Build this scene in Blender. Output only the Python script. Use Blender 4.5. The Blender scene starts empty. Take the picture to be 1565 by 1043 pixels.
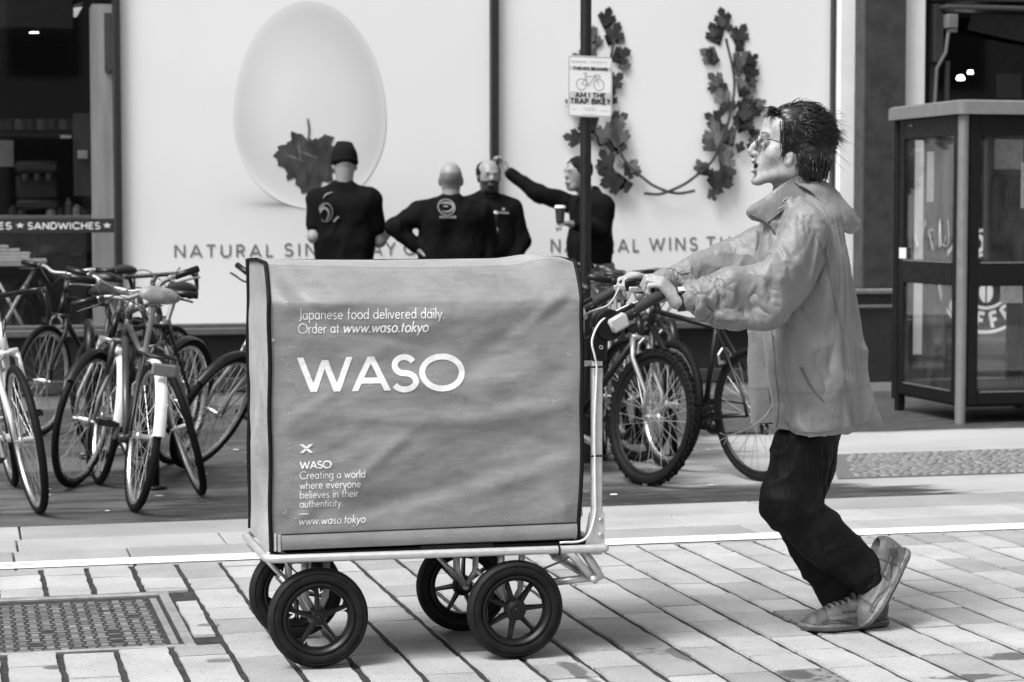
import bpy, bmesh, math, random
import numpy as np
from mathutils import Vector, Matrix

# ------------------------------------------------------------------ camera, sky, sun, exposure
S = bpy.context.scene
COL = S.collection
CAM_H = 1.33
YAW = math.atan(841 / 3300.0)
PITCH = math.atan((521.5 - 325) / 3300.0)
FW = np.array([math.sin(YAW) * math.cos(PITCH), math.cos(YAW) * math.cos(PITCH), -math.sin(PITCH)])
RT = np.array([math.cos(YAW), -math.sin(YAW), 0.0])
UP = np.cross(RT, FW)
CPOS = np.array([0.0, 0.0, CAM_H])
cd = bpy.data.cameras.new('camera')
cam = bpy.data.objects.new('camera', cd)
COL.objects.link(cam)
cd.sensor_width = 36.0
cd.lens = 36.0 * 3300.0 / 1565.0
cd.clip_start = 0.1
cd.clip_end = 2000.0
m = Matrix.Identity(4)
for i in range(3):
    m[i][0] = RT[i]; m[i][1] = UP[i]; m[i][2] = -FW[i]; m[i][3] = CPOS[i]
cam.matrix_world = m
cd.dof.use_dof = True
cd.dof.focus_distance = 6.75
cd.dof.aperture_fstop = 5.6
S.camera = cam

SUN_DIR = Vector((-0.48, -0.28, 0.84)).normalized()      # towards the (veiled) sun
W = bpy.data.worlds.new('World'); S.world = W; W.use_nodes = True
nt = W.node_tree
sky = nt.nodes.new('ShaderNodeTexSky'); sky.sky_type = 'NISHITA'; sky.sun_disc = False
sky.sun_elevation = math.asin(SUN_DIR.z)
sky.sun_rotation = math.atan2(SUN_DIR.x, SUN_DIR.y)
sky.air_density = 1.0; sky.dust_density = 5.0; sky.ozone_density = 1.0
bw = nt.nodes.new('ShaderNodeRGBToBW')
bg = nt.nodes['Background']
nt.links.new(sky.outputs[0], bw.inputs[0]); nt.links.new(bw.outputs[0], bg.inputs[0])
bg.inputs[1].default_value = 0.095
sd = bpy.data.lights.new('sun', 'SUN'); sd.energy = 1.5; sd.angle = math.radians(20); sd.color = (1, 1, 1)
sun = bpy.data.objects.new('sun', sd); COL.objects.link(sun)
sun.rotation_euler = SUN_DIR.to_track_quat('Z', 'Y').to_euler()
S.view_settings.view_transform = 'Standard'; S.view_settings.look = 'None'
S.view_settings.exposure = 1.26; S.view_settings.gamma = 1.0

# ------------------------------------------------------------------ helpers
rnd = random.Random(7)
def V(*a): return np.array(a, float)
def nrm(v): return v / (np.linalg.norm(v) + 1e-12)
def ray(px, py): return FW + RT * ((px - 782.5) / 3300.0) + UP * ((521.5 - py) / 3300.0)
def onZ(px, py, z=0.0):
    d = ray(px, py); return CPOS + d * ((z - CAM_H) / d[2])
def onY(px, py, y):
    d = ray(px, py); return CPOS + d * (y / d[1])
def atD(px, py, depth): return CPOS + ray(px, py) * depth

def tag(o, label=None, cat=None, group=None, kind=None):
    if label: o['label'] = label
    if cat: o['category'] = cat
    if group: o['group'] = group
    if kind: o['kind'] = kind
    return o
def empty(name, loc=(0, 0, 0), label=None, cat=None, group=None):
    o = bpy.data.objects.new(name, None); COL.objects.link(o)
    o.location = [float(c) for c in loc]; o.empty_display_size = 0.1
    return tag(o, label, cat, group)
def copy_tree(o, parent=None):
    c = o.copy(); COL.objects.link(c)
    if parent is not None:
        c.parent = parent
    for ch in list(o.children): copy_tree(ch, c)
    return c

class NT:
    """tiny node helper"""
    def __init__(s, name):
        s.m = bpy.data.materials.new(name); s.m.use_nodes = True
        s.t = s.m.node_tree; s.b = s.t.nodes['Principled BSDF']
        s.out = s.t.nodes['Material Output']
    def n(s, typ, **kw):
        x = s.t.nodes.new(typ)
        for k, v in kw.items(): setattr(x, k, v)
        return x
    def put(s, sock, v):
        if hasattr(v, 'is_output') or isinstance(v, bpy.types.NodeSocket): s.t.links.new(v, sock)
        else:
            try: sock.default_value = v
            except Exception: sock.default_value = (v, v, v, 1)
    def math(s, op, a, b=0.0, clamp=False):
        x = s.n('ShaderNodeMath', operation=op, use_clamp=clamp)
        s.put(x.inputs[0], a); s.put(x.inputs[1], b); return x.outputs[0]
    def ramp(s, v, a, b, lo=0.0, hi=1.0):
        x = s.n('ShaderNodeMapRange'); x.clamp = True
        x.interpolation_type = 'SMOOTHSTEP'
        s.put(x.inputs[0], v); x.inputs[1].default_value = a; x.inputs[2].default_value = b
        x.inputs[3].default_value = lo; x.inputs[4].default_value = hi
        return x.outputs[0]
    def coord(s):
        if not hasattr(s, '_co'): s._co = s.n('ShaderNodeTexCoord').outputs['Object']
        return s._co
    def xyz(s):
        if not hasattr(s, '_x'):
            x = s.n('ShaderNodeSeparateXYZ'); s.t.links.new(s.coord(), x.inputs[0]); s._x = x.outputs
        return s._x
    def noise(s, scale, detail=4.0, rough=0.55, stretch=None, dist=0.0):
        x = s.n('ShaderNodeTexNoise'); x.inputs['Scale'].default_value = scale
        x.inputs['Detail'].default_value = detail; x.inputs['Roughness'].default_value = rough
        x.inputs['Distortion'].default_value = dist
        c = s.coord()
        if stretch:
            mp = s.n('ShaderNodeMapping'); s.t.links.new(c, mp.inputs[0]); mp.inputs['Scale'].default_value = stretch
            c = mp.outputs[0]
        s.t.links.new(c, x.inputs['Vector']); return x.outputs[0]
    def mix(s, f, a, b):
        x = s.n('ShaderNodeMix', data_type='FLOAT'); s.put(x.inputs[0], f); s.put(x.inputs[2], a); s.put(x.inputs[3], b)
        return x.outputs[0]
    def attr(s, name):
        x = s.n('ShaderNodeAttribute'); x.attribute_name = name; return x.outputs['Fac']
    def bump(s, h, strength=0.3, dist=0.01):
        x = s.n('ShaderNodeBump'); x.inputs['Strength'].default_value = strength; x.inputs['Distance'].default_value = dist
        s.t.links.new(h, x.inputs['Height'])
        s.t.links.new(x.outputs[0], s.b.inputs['Normal']); return x.outputs[0]
    def color(s, v): s.put(s.b.inputs['Base Color'], v if not isinstance(v, (int, float)) else (v, v, v, 1))
    def set(s, rough=0.5, metal=0.0, spec=0.5):
        if isinstance(rough, (int, float)): s.b.inputs['Roughness'].default_value = rough
        else: s.t.links.new(rough, s.b.inputs['Roughness'])
        s.b.inputs['Metallic'].default_value = metal
        s.b.inputs['Specular IOR Level'].default_value = spec
        return s.m

_M = {}
def mat(name, base, rough=0.5, metal=0.0, spec=0.5, var=0.12, scale=12.0, bump=0.0, bscale=60.0, attr=False, stretch=None):
    """mottled grey material; attr multiplies the base by the mesh's own 'tone' attribute"""
    if name in _M: return _M[name]
    t = NT(name)
    n = t.noise(scale, stretch=stretch)
    c = t.math('MULTIPLY', base, t.ramp(n, 0.25, 0.75, 1 - var, 1 + var))
    if attr: c = t.math('MULTIPLY', c, t.attr('tone')); t.m['needs'] = 'tone'
    t.color(c)
    if bump > 0: t.bump(t.noise(bscale, 5.0), bump, 0.004)
    r = t.ramp(t.noise(scale * 1.7), 0.3, 0.7, max(rough - 0.06, 0.02), min(rough + 0.06, 1))
    _M[name] = t.set(r, metal, spec); return _M[name]
def glass(name='window_glass', tint=0.9, refl=1.0, dust=0.0):
    if name in _M: return _M[name]
    t = NT(name); tr = t.n('ShaderNodeBsdfTransparent'); gl = t.n('ShaderNodeBsdfGlossy'); mx = t.n('ShaderNodeMixShader')
    fr = t.n('ShaderNodeFresnel'); ge = t.n('ShaderNodeNewGeometry'); t.t.links.new(t.mix(ge.outputs['Backfacing'], 1.5, 1 / 1.5), fr.inputs[0])
    tr.inputs[0].default_value = (tint, tint, tint, 1); gl.inputs['Roughness'].default_value = 0.03
    gl.inputs[0].default_value = (refl, refl, refl, 1)
    t.t.links.new(fr.outputs[0], mx.inputs[0]); t.t.links.new(tr.outputs[0], mx.inputs[1]); t.t.links.new(gl.outputs[0], mx.inputs[2])
    if dust > 0:
        df = t.n('ShaderNodeBsdfDiffuse'); df.inputs[0].default_value = (.5, .5, .5, 1); m2 = t.n('ShaderNodeMixShader')
        t.t.links.new(t.math('MULTIPLY', t.ramp(t.noise(5.0, 6.0, .7, stretch=(1, 1, .5)), .35, .75, .15, 1.6), dust), m2.inputs[0]); t.t.links.new(mx.outputs[0], m2.inputs[1]); t.t.links.new(df.outputs[0], m2.inputs[2]); mx = m2
    t.t.links.new(mx.outputs[0], t.out.inputs[0]); _M[name] = t.m; return t.m
def emit(name, v):
    if name in _M: return _M[name]
    t = NT(name); t.color(0.8); t.b.inputs['Emission Color'].default_value = (1, 1, 1, 1); t.b.inputs['Emission Strength'].default_value = v
    _M[name] = t.m; return t.m

class MB:
    """collects faces, builds ONE mesh object"""
    def __init__(s): s.v = []; s.f = []; s.t = []; s.tone = 1.0
    def add(s, vs, fs, tone=None):
        o = len(s.v); s.v += [tuple(map(float, p)) for p in vs]; s.f += [tuple(i + o for i in f) for f in fs]
        s.t += [s.tone if tone is None else tone] * len(vs)
        return s
    def box(s, lo, hi, R=None, c=None, tone=None, bev=0.0):
        lo = V(*lo); hi = V(*hi); b = min(bev, 0.49 * float(min(hi - lo)))
        if b <= 0:
            vs = [V(x, y, z) for x in (lo[0], hi[0]) for y in (lo[1], hi[1]) for z in (lo[2], hi[2])]
            fs = [(0, 1, 3, 2), (4, 6, 7, 5), (0, 4, 5, 1), (2, 3, 7, 6), (0, 2, 6, 4), (1, 5, 7, 3)]
        else:
            vs = []; idx = {}
            for i in (0, 1):
                for j in (0, 1):
                    for k in (0, 1):
                        p = V(*(hi[a] if q else lo[a] for a, q in enumerate((i, j, k)))); sgn = V(*(1 if q else -1 for q in (i, j, k)))
                        for a in range(3):
                            q = p - sgn * b; q[a] = p[a]; idx[(i, j, k, a)] = len(vs); vs.append(q)
            g = lambda *a: idx[a]
            fs = []
            for a in range(3):
                u, w = [(1, 2), (0, 2), (0, 1)][a]
                for e in (0, 1):
                    q = []
                    for (p1, p2) in ((0, 0), (1, 0), (1, 1), (0, 1)):
                        key = [0, 0, 0]; key[a] = e; key[u] = p1; key[w] = p2; q.append(g(*key, a))
                    fs.append(tuple(q))
            for a in range(3):
                u, w = [(1, 2), (0, 2), (0, 1)][a]
                for p1 in (0, 1):
                    for p2 in (0, 1):
                        k0 = [0, 0, 0]; k0[u] = p1; k0[w] = p2; k1 = list(k0); k1[a] = 1
                        fs.append((g(*k0, u), g(*k1, u), g(*k1, w), g(*k0, w)))
            for i in (0, 1):
                for j in (0, 1):
                    for k in (0, 1): fs.append((g(i, j, k, 0), g(i, j, k, 1), g(i, j, k, 2)))
        if R is not None: vs = [R @ p for p in vs]
        if c is not None: vs = [p + V(*c) for p in vs]
        return s.add(vs, fs, tone)
    def tube(s, pts, r, n=8, closed=False, caps=True, flat=None, tone=None):
        """round tube along a polyline; r scalar or per point; flat=(a,b) scales section"""
        P = [V(*p) for p in pts]; m_ = len(P)
        rr = [r] * m_ if np.isscalar(r) else list(r)
        T = []
        for i in range(m_):
            a = P[i - 1] if (i > 0 or closed) else P[i]; b = P[(i + 1) % m_] if (i < m_ - 1 or closed) else P[i]
            T.append(nrm(b - a))
        up = V(0, 0, 1) if abs(T[0][2]) < 0.9 else V(1, 0, 0)
        X = nrm(np.cross(up, T[0])); vs = []
        for i in range(m_):
            X = nrm(X - T[i] * (X @ T[i])); Y = np.cross(T[i], X)
            fx, fy = flat if flat else (1, 1)
            for k in range(n):
                a = 2 * math.pi * k / n
                vs.append(P[i] + rr[i] * (fx * math.cos(a) * X + fy * math.sin(a) * Y))
        fs = []
        for i in range(m_ if closed else m_ - 1):
            j = (i + 1) % m_
            for k in range(n):
                l = (k + 1) % n
                fs.append((i * n + k, i * n + l, j * n + l, j * n + k))
        if caps and not closed:
            fs.append(tuple(range(n - 1, -1, -1))); fs.append(tuple((m_ - 1) * n + k for k in range(n)))
        return s.add(vs, fs, tone)
    def lathe(s, prof, n=32, axis='y', c=(0, 0, 0), close=True, tone=None):
        """prof: (radius, height) list revolved about axis through c"""
        vs = []; q = len(prof)
        for k in range(n):
            a = 2 * math.pi * k / n
            for (r, h) in prof:
                x, z = r * math.cos(a), r * math.sin(a)
                p = {'y': (x, h, z), 'z': (x, z, h), 'x': (h, x, z)}[axis]
                vs.append(V(*p) + V(*c))
        fs = []
        for k in range(n):
            l = (k + 1) % n
            for i in range(q if close else q - 1):
                j = (i + 1) % q
                fs.append((k * q + i, k * q + j, l * q + j, l * q + i))
        return s.add(vs, fs, tone)
    def prism(s, poly, origin, ux, uy, depth, tone=None):
        """polygon (2-D list) extruded by depth along -normal side; origin+ux*a+uy*b"""
        o = V(*origin); ux = V(*ux); uy = V(*uy); n = nrm(np.cross(ux, uy)); q = len(poly)
        a = [o + ux * x + uy * y for x, y in poly]; b = [p - n * depth for p in a]
        fs = [tuple(range(q)), tuple(range(2 * q - 1, q - 1, -1))]
        fs += [(i, i + q, (i + 1) % q + q, (i + 1) % q) for i in range(q)]
        return s.add(a + b, fs, tone)
    def ball(s, c, r, n=12, m_=8, tone=None):
        r = V(*r) if not np.isscalar(r) else V(r, r, r); vs = []; fs = []
        for i in range(m_ + 1):
            t = math.pi * i / m_
            for k in range(n):
                a = 2 * math.pi * k / n
                vs.append(V(*c) + r * V(math.sin(t) * math.cos(a), math.sin(t) * math.sin(a), math.cos(t)))
        for i in range(m_):
            for k in range(n):
                l = (k + 1) % n
                fs.append((i * n + k, i * n + l, (i + 1) * n + l, (i + 1) * n + k))
        return s.add(vs, fs, tone)
    def build(s, name, material, parent=None, smooth=None):
        me = bpy.data.meshes.new(name); me.from_pydata(s.v, [], s.f); 
        bm = bmesh.new(); bm.from_mesh(me); bmesh.ops.recalc_face_normals(bm, faces=bm.faces); bm.to_mesh(me); bm.free()
        if any(t != 1.0 for t in s.t) or 'tone' in material.get('needs', ''):
            a = me.attributes.new('tone', 'FLOAT', 'POINT'); a.data.foreach_set('value', np.array(s.t, np.float32))
        return link(name, me, material, parent, smooth)
def link(name, me, material, parent=None, smooth=None):
    me.materials.append(material)
    if smooth is not None:
        me.polygons.foreach_set('use_smooth', [True] * len(me.polygons))
        if smooth < 180: me.set_sharp_from_angle(angle=math.radians(smooth))
    o = bpy.data.objects.new(name, me); COL.objects.link(o)
    if parent is not None:
        o.parent = parent
        pm = parent
        off = V(0, 0, 0)
        while pm is not None: off = off + V(*pm.location); pm = pm.parent
        o.location = [-c for c in off] if getattr(link, 'world', True) else (0, 0, 0)
    return o
# parts are modelled in world coordinates (link.world True) or in the thing's own coordinates (False)
link.world = True
def mesh_tone(me, arr, name='tone'):
    a = me.attributes.new(name, 'FLOAT', 'POINT'); a.data.foreach_set('value', np.asarray(arr, np.float32))

# ---- signed-distance modelling with surface nets (for bodies and cloth)
class SDF:
    def __init__(s, lo, hi, h):
        s.lo = V(*lo); s.h = h; s.n = np.ceil((V(*hi) - s.lo) / h).astype(int) + 1
        s.g = np.full(s.n, 0.5, np.float32)
    def _sub(s, lo, hi):
        a = np.clip(np.floor((lo - s.lo) / s.h).astype(int), 0, s.n - 1); b = np.clip(np.ceil((hi - s.lo) / s.h).astype(int) + 1, 1, s.n)
        if np.any(b <= a): return None
        sl = tuple(slice(a[i], b[i]) for i in range(3))
        ax = [(s.lo[i] + s.h * np.arange(a[i], b[i])).astype(np.float32) for i in range(3)]
        X, Y, Z = np.meshgrid(*ax, indexing='ij', sparse=True); return sl, X, Y, Z
    def _join(s, sl, d, k, op):
        g = s.g[sl]
        if op == 'u':
            if k > 0:
                hh = np.maximum(k - np.abs(g - d), 0) / k; s.g[sl] = np.minimum(g, d) - hh * hh * k * 0.25
            else: s.g[sl] = np.minimum(g, d)
        else:
            d = -d
            if k > 0:
                hh = np.maximum(k - np.abs(g - d), 0) / k; s.g[sl] = np.maximum(g, d) + hh * hh * k * 0.25
            else: s.g[sl] = np.maximum(g, d)
    def cap(s, a, b, ra, rb=None, k=0.02, op='u', flat=None):
        """tapered capsule; flat=(dir, factor) squashes it along dir"""
        a = V(*a); b = V(*b); rb = ra if rb is None else rb; R = max(ra, rb) + k * 1.5 + 3 * s.h
        q = s._sub(np.minimum(a, b) - R, np.maximum(a, b) + R)
        if q is None: return s
        sl, X, Y, Z = q; d = b - a; L2 = float(d @ d) + 1e-12
        px, py, pz = X - a[0], Y - a[1], Z - a[2]
        t = np.clip((px * d[0] + py * d[1] + pz * d[2]) / L2, 0, 1)
        ex, ey, ez = px - t * d[0], py - t * d[1], pz - t * d[2]
        if flat:
            n = nrm(V(*flat[0])); f = flat[1]; w = ex * n[0] + ey * n[1] + ez * n[2]
            e2 = ex * ex + ey * ey + ez * ez + w * w * (1 / f / f - 1)
            D = (np.sqrt(e2) - (ra + t * (rb - ra))) * (f if f < 1 else 1)
        else: D = np.sqrt(ex * ex + ey * ey + ez * ez) - (ra + t * (rb - ra))
        s._join(sl, D.astype(np.float32), k, op); return s
    def chain(s, pts, rs, k=0.02, flat=None):
        for i in range(len(pts) - 1): s.cap(pts[i], pts[i + 1], rs[i], rs[i + 1], k, flat=flat)
        return s
    def ell(s, c, r, R=None, k=0.02, op='u'):
        c = V(*c); r = V(*r); M = float(r.max()) + k * 1.5 + 3 * s.h
        q = s._sub(c - M, c + M)
        if q is None: return s
        sl, X, Y, Z = q; p = [X - c[0], Y - c[1], Z - c[2]]
        if R is not None:
            Rt = np.asarray(R).T; p = [Rt[i][0] * p[0] + Rt[i][1] * p[1] + Rt[i][2] * p[2] for i in range(3)]
        k0 = np.sqrt((p[0] / r[0]) ** 2 + (p[1] / r[1]) ** 2 + (p[2] / r[2]) ** 2)
        k1 = np.sqrt((p[0] / r[0] ** 2) ** 2 + (p[1] / r[1] ** 2) ** 2 + (p[2] / r[2] ** 2) ** 2) + 1e-9
        D = k0 * (k0 - 1) / k1
        s._join(sl, D.astype(np.float32), k, op); return s
    def halfspace(s, p, n):
        """cut away the side n points to"""
        p = V(*p); n = nrm(V(*n)); sl, X, Y, Z = s._sub(s.lo, s.lo + s.h * s.n)
        D = (X - p[0]) * n[0] + (Y - p[1]) * n[1] + (Z - p[2]) * n[2]
        s.g = np.maximum(s.g, D.astype(np.float32)); return s
    def mesh(s, smooth=1):
        g = s.g; n = g.shape
        ins = g < 0
        c = np.zeros(tuple(x - 1 for x in n), np.int8)
        for i in (0, 1):
            for j in (0, 1):
                for k in (0, 1): c += ins[i:n[0] - 1 + i, j:n[1] - 1 + j, k:n[2] - 1 + k]
        act = np.argwhere((c > 0) & (c < 8)); idm = np.full(c.shape, -1, np.int32)
        idm[act[:, 0], act[:, 1], act[:, 2]] = np.arange(len(act))
        acc = np.zeros((len(act), 3)); cnt = np.zeros(len(act))
        cor = [(i, j, k) for i in (0, 1) for j in (0, 1) for k in (0, 1)]
        for a in cor:
            for ax in range(3):
                if a[ax] == 1: continue
                b = list(a); b[ax] = 1
                va = g[act[:, 0] + a[0], act[:, 1] + a[1], act[:, 2] + a[2]]; vb = g[act[:, 0] + b[0], act[:, 1] + b[1], act[:, 2] + b[2]]
                m_ = (va < 0) != (vb < 0); t = np.where(m_, va / np.where(m_, va - vb, 1), 0)
                p = np.array(a, float)[None, :].repeat(len(act), 0); p[:, ax] = t
                acc[m_] += p[m_]; cnt[m_] += 1
        P = s.lo + s.h * (act + acc / cnt[:, None]); F = []
        for ax in range(3):
            sl0 = [slice(None)] * 3; sl1 = [slice(None)] * 3; sl0[ax] = slice(0, n[ax] - 1); sl1[ax] = slice(1, n[ax])
            A = ins[tuple(sl0)]; B = ins[tuple(sl1)]; e = np.argwhere(A != B)
            u, w = (ax + 1) % 3, (ax + 2) % 3
            e = e[(e[:, u] > 0) & (e[:, w] > 0) & (e[:, u] < n[u] - 1) & (e[:, w] < n[w] - 1)]
            q = []
            for (du, dw) in ((0, 0), (-1, 0), (-1, -1), (0, -1)):
                x = e.copy(); x[:, u] += du; x[:, w] += dw; q.append(idm[x[:, 0], x[:, 1], x[:, 2]])
            q = np.stack(q, 1); fl = ~A[e[:, 0], e[:, 1], e[:, 2]]
            q[fl] = q[fl][:, ::-1]; F.append(q)
        F = np.concatenate(F); F = F[(F >= 0).all(1)]
        for _ in range(smooth):
            s_ = np.zeros_like(P); w_ = np.zeros(len(P))
            for i in range(4):
                for j in ((i + 1) % 4, (i + 3) % 4):
                    np.add.at(s_, F[:, i], P[F[:, j]]); np.add.at(w_, F[:, i], 1)
            P = 0.5 * P + 0.5 * s_ / np.maximum(w_, 1)[:, None]
        return P, F
def vnormals(P, F):
    n = np.cross(P[F[:, 2]] - P[F[:, 0]], P[F[:, 3]] - P[F[:, 1]]); N = np.zeros_like(P)
    for i in range(4): np.add.at(N, F[:, i], n)
    return N / (np.linalg.norm(N, axis=1)[:, None] + 1e-12)
def npmesh(name, P, F, material, parent=None, tone=None, smooth=180):
    me = bpy.data.meshes.new(name)
    me.vertices.add(len(P)); me.vertices.foreach_set('co', np.asarray(P, np.float32).ravel())
    me.loops.add(F.size); me.loops.foreach_set('vertex_index', F.astype(np.int32).ravel())
    me.polygons.add(len(F)); me.polygons.foreach_set('loop_start', np.arange(0, F.size, F.shape[1], dtype=np.int32))
    me.polygons.foreach_set('loop_total', np.full(len(F), F.shape[1], np.int32))
    me.update(calc_edges=True); me.validate()
    if tone is not None: mesh_tone(me, tone)
    return link(name, me, material, parent, smooth)
_rs = np.random.RandomState(3); _NG = _rs.rand(32, 32, 32)
def vnoise(P, sc=1.0):
    """smooth value noise -1..1 at points P"""
    q = np.asarray(P) * sc; i = np.floor(q).astype(int); f = q - i; f = f * f * (3 - 2 * f); r = 0
    for a in (0, 1):
        for b in (0, 1):
            for c in (0, 1):
                w = (f[:, 0] if a else 1 - f[:, 0]) * (f[:, 1] if b else 1 - f[:, 1]) * (f[:, 2] if c else 1 - f[:, 2])
                r = r + w * _NG[(i[:, 0] + a) % 32, (i[:, 1] + b) % 32, (i[:, 2] + c) % 32]
    return r * 2 - 1
_WJ = _rs.rand(32, 32, 32, 3)
def worley(Q):
    """distance to the nearest of jittered lattice points: facets that meet in sharp creases"""
    i0 = np.floor(Q).astype(int); best = np.full(len(Q), 9.0)
    for a in (-1, 0, 1):
        for b in (-1, 0, 1):
            for c in (-1, 0, 1):
                i = i0 + (a, b, c); p = i + _WJ[i[:, 0] % 32, i[:, 1] % 32, i[:, 2] % 32]; best = np.minimum(best, ((Q - p) ** 2).sum(1))
    return np.sqrt(best + .003)
def facets(P, ax, s_along, s_across, off):
    ax = nrm(V(*ax)); al = (P @ ax)[:, None] * ax; Q = al * s_along + (P - al) * s_across
    Q = Q + .30 * np.stack([vnoise(P * 7 + off), vnoise(P * 7 + off + 7), vnoise(P * 7 + off + 13)], 1)
    return worley(Q + off) / s_across
def rotm(axis, deg):
    return np.array(Matrix.Rotation(math.radians(deg), 3, Vector(axis)))
def smoothpath(pts, n=6):
    """Catmull-Rom through pts"""
    P = [V(*p) for p in pts]; P = [2 * P[0] - P[1]] + P + [2 * P[-1] - P[-2]]; o = []
    for i in range(1, len(P) - 2):
        for k in range(n):
            t = k / n; a, b, c, d = P[i - 1], P[i], P[i + 1], P[i + 2]
            o.append(0.5 * (2 * b + (c - a) * t + (2 * a - 5 * b + 4 * c - d) * t * t + (3 * b - a - 3 * c + d) * t ** 3))
    o.append(P[-2]); return o

# ---- cloth that settles over the body
def crumple(P, F, pinw, grow=0.25, pin=1.0, frames=18, bend=.05, tens=15., grav=0.3, mass=.15, damp=3., col=None, thick=.004):
    """let a slightly oversized cloth settle round its own shape: real buckling folds"""
    me = bpy.data.meshes.new('cloth_tmp'); me.from_pydata([tuple(p) for p in P.tolist()], [], [tuple(f) for f in F.tolist()]); o = bpy.data.objects.new('cloth_tmp', me); COL.objects.link(o)
    vg = o.vertex_groups.new(name='pin')
    lv = np.clip((pinw * 20).astype(int), 0, 20)
    for q in range(1, 21):
        ids = np.where(lv == q)[0]
        if len(ids): vg.add([int(i) for i in ids], q / 20.0, 'REPLACE')
    md = o.modifiers.new('cloth', 'CLOTH'); c = md.settings
    c.quality = 6; c.mass = mass; c.tension_stiffness = tens; c.compression_stiffness = tens; c.shear_stiffness = tens * .4; c.bending_stiffness = bend
    c.bending_model = 'ANGULAR'; c.shrink_min = -grow; c.shrink_max = -grow; c.vertex_group_mass = 'pin'; c.pin_stiffness = pin; c.air_damping = damp; c.effector_weights.gravity = grav
    c.tension_damping = 8; c.compression_damping = 8; c.shear_damping = 8; c.bending_damping = .5
    if col is not None:
        cm = bpy.data.meshes.new('col_tmp'); cm.from_pydata([tuple(p) for p in col[0].tolist()], [], [tuple(f) for f in col[1].tolist()]); co = bpy.data.objects.new('col_tmp', cm); COL.objects.link(co); co.modifiers.new('col', 'COLLISION'); co.collision.thickness_outer = thick; co.collision.cloth_friction = 8; co.collision.damping = .5
    md.collision_settings.use_collision = col is not None; md.collision_settings.distance_min = thick; md.collision_settings.collision_quality = 3; md.collision_settings.use_self_collision = False
    md.point_cache.frame_start = 1; md.point_cache.frame_end = frames + 2
    for f in range(1, frames + 1): S.frame_set(f)
    dg = bpy.context.evaluated_depsgraph_get(); e = o.evaluated_get(dg); m_ = e.to_mesh(); Q = np.empty(len(m_.vertices) * 3, np.float32); m_.vertices.foreach_get('co', Q); e.to_mesh_clear()
    if col is not None: bpy.data.objects.remove(co, do_unlink=True)
    bpy.data.objects.remove(o, do_unlink=True); bpy.data.meshes.remove(me); S.frame_set(1)
    return Q.reshape(-1, 3).astype(float)

def subdiv(P, F):
    me = bpy.data.meshes.new('sub_tmp'); me.from_pydata([tuple(p) for p in P.tolist()], [], [tuple(f) for f in F.tolist()]); o = bpy.data.objects.new('sub_tmp', me); COL.objects.link(o)
    md = o.modifiers.new('s', 'SUBSURF'); md.levels = 1; md.render_levels = 1
    e = o.evaluated_get(bpy.context.evaluated_depsgraph_get()); m_ = e.to_mesh(); Q = np.empty(len(m_.vertices) * 3, np.float32); m_.vertices.foreach_get('co', Q)
    L = np.empty(len(m_.loops), np.int32); m_.loops.foreach_get('vertex_index', L); e.to_mesh_clear(); bpy.data.objects.remove(o, do_unlink=True); bpy.data.meshes.remove(me)
    return Q.reshape(-1, 3).astype(float), L.reshape(-1, 4)

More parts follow.
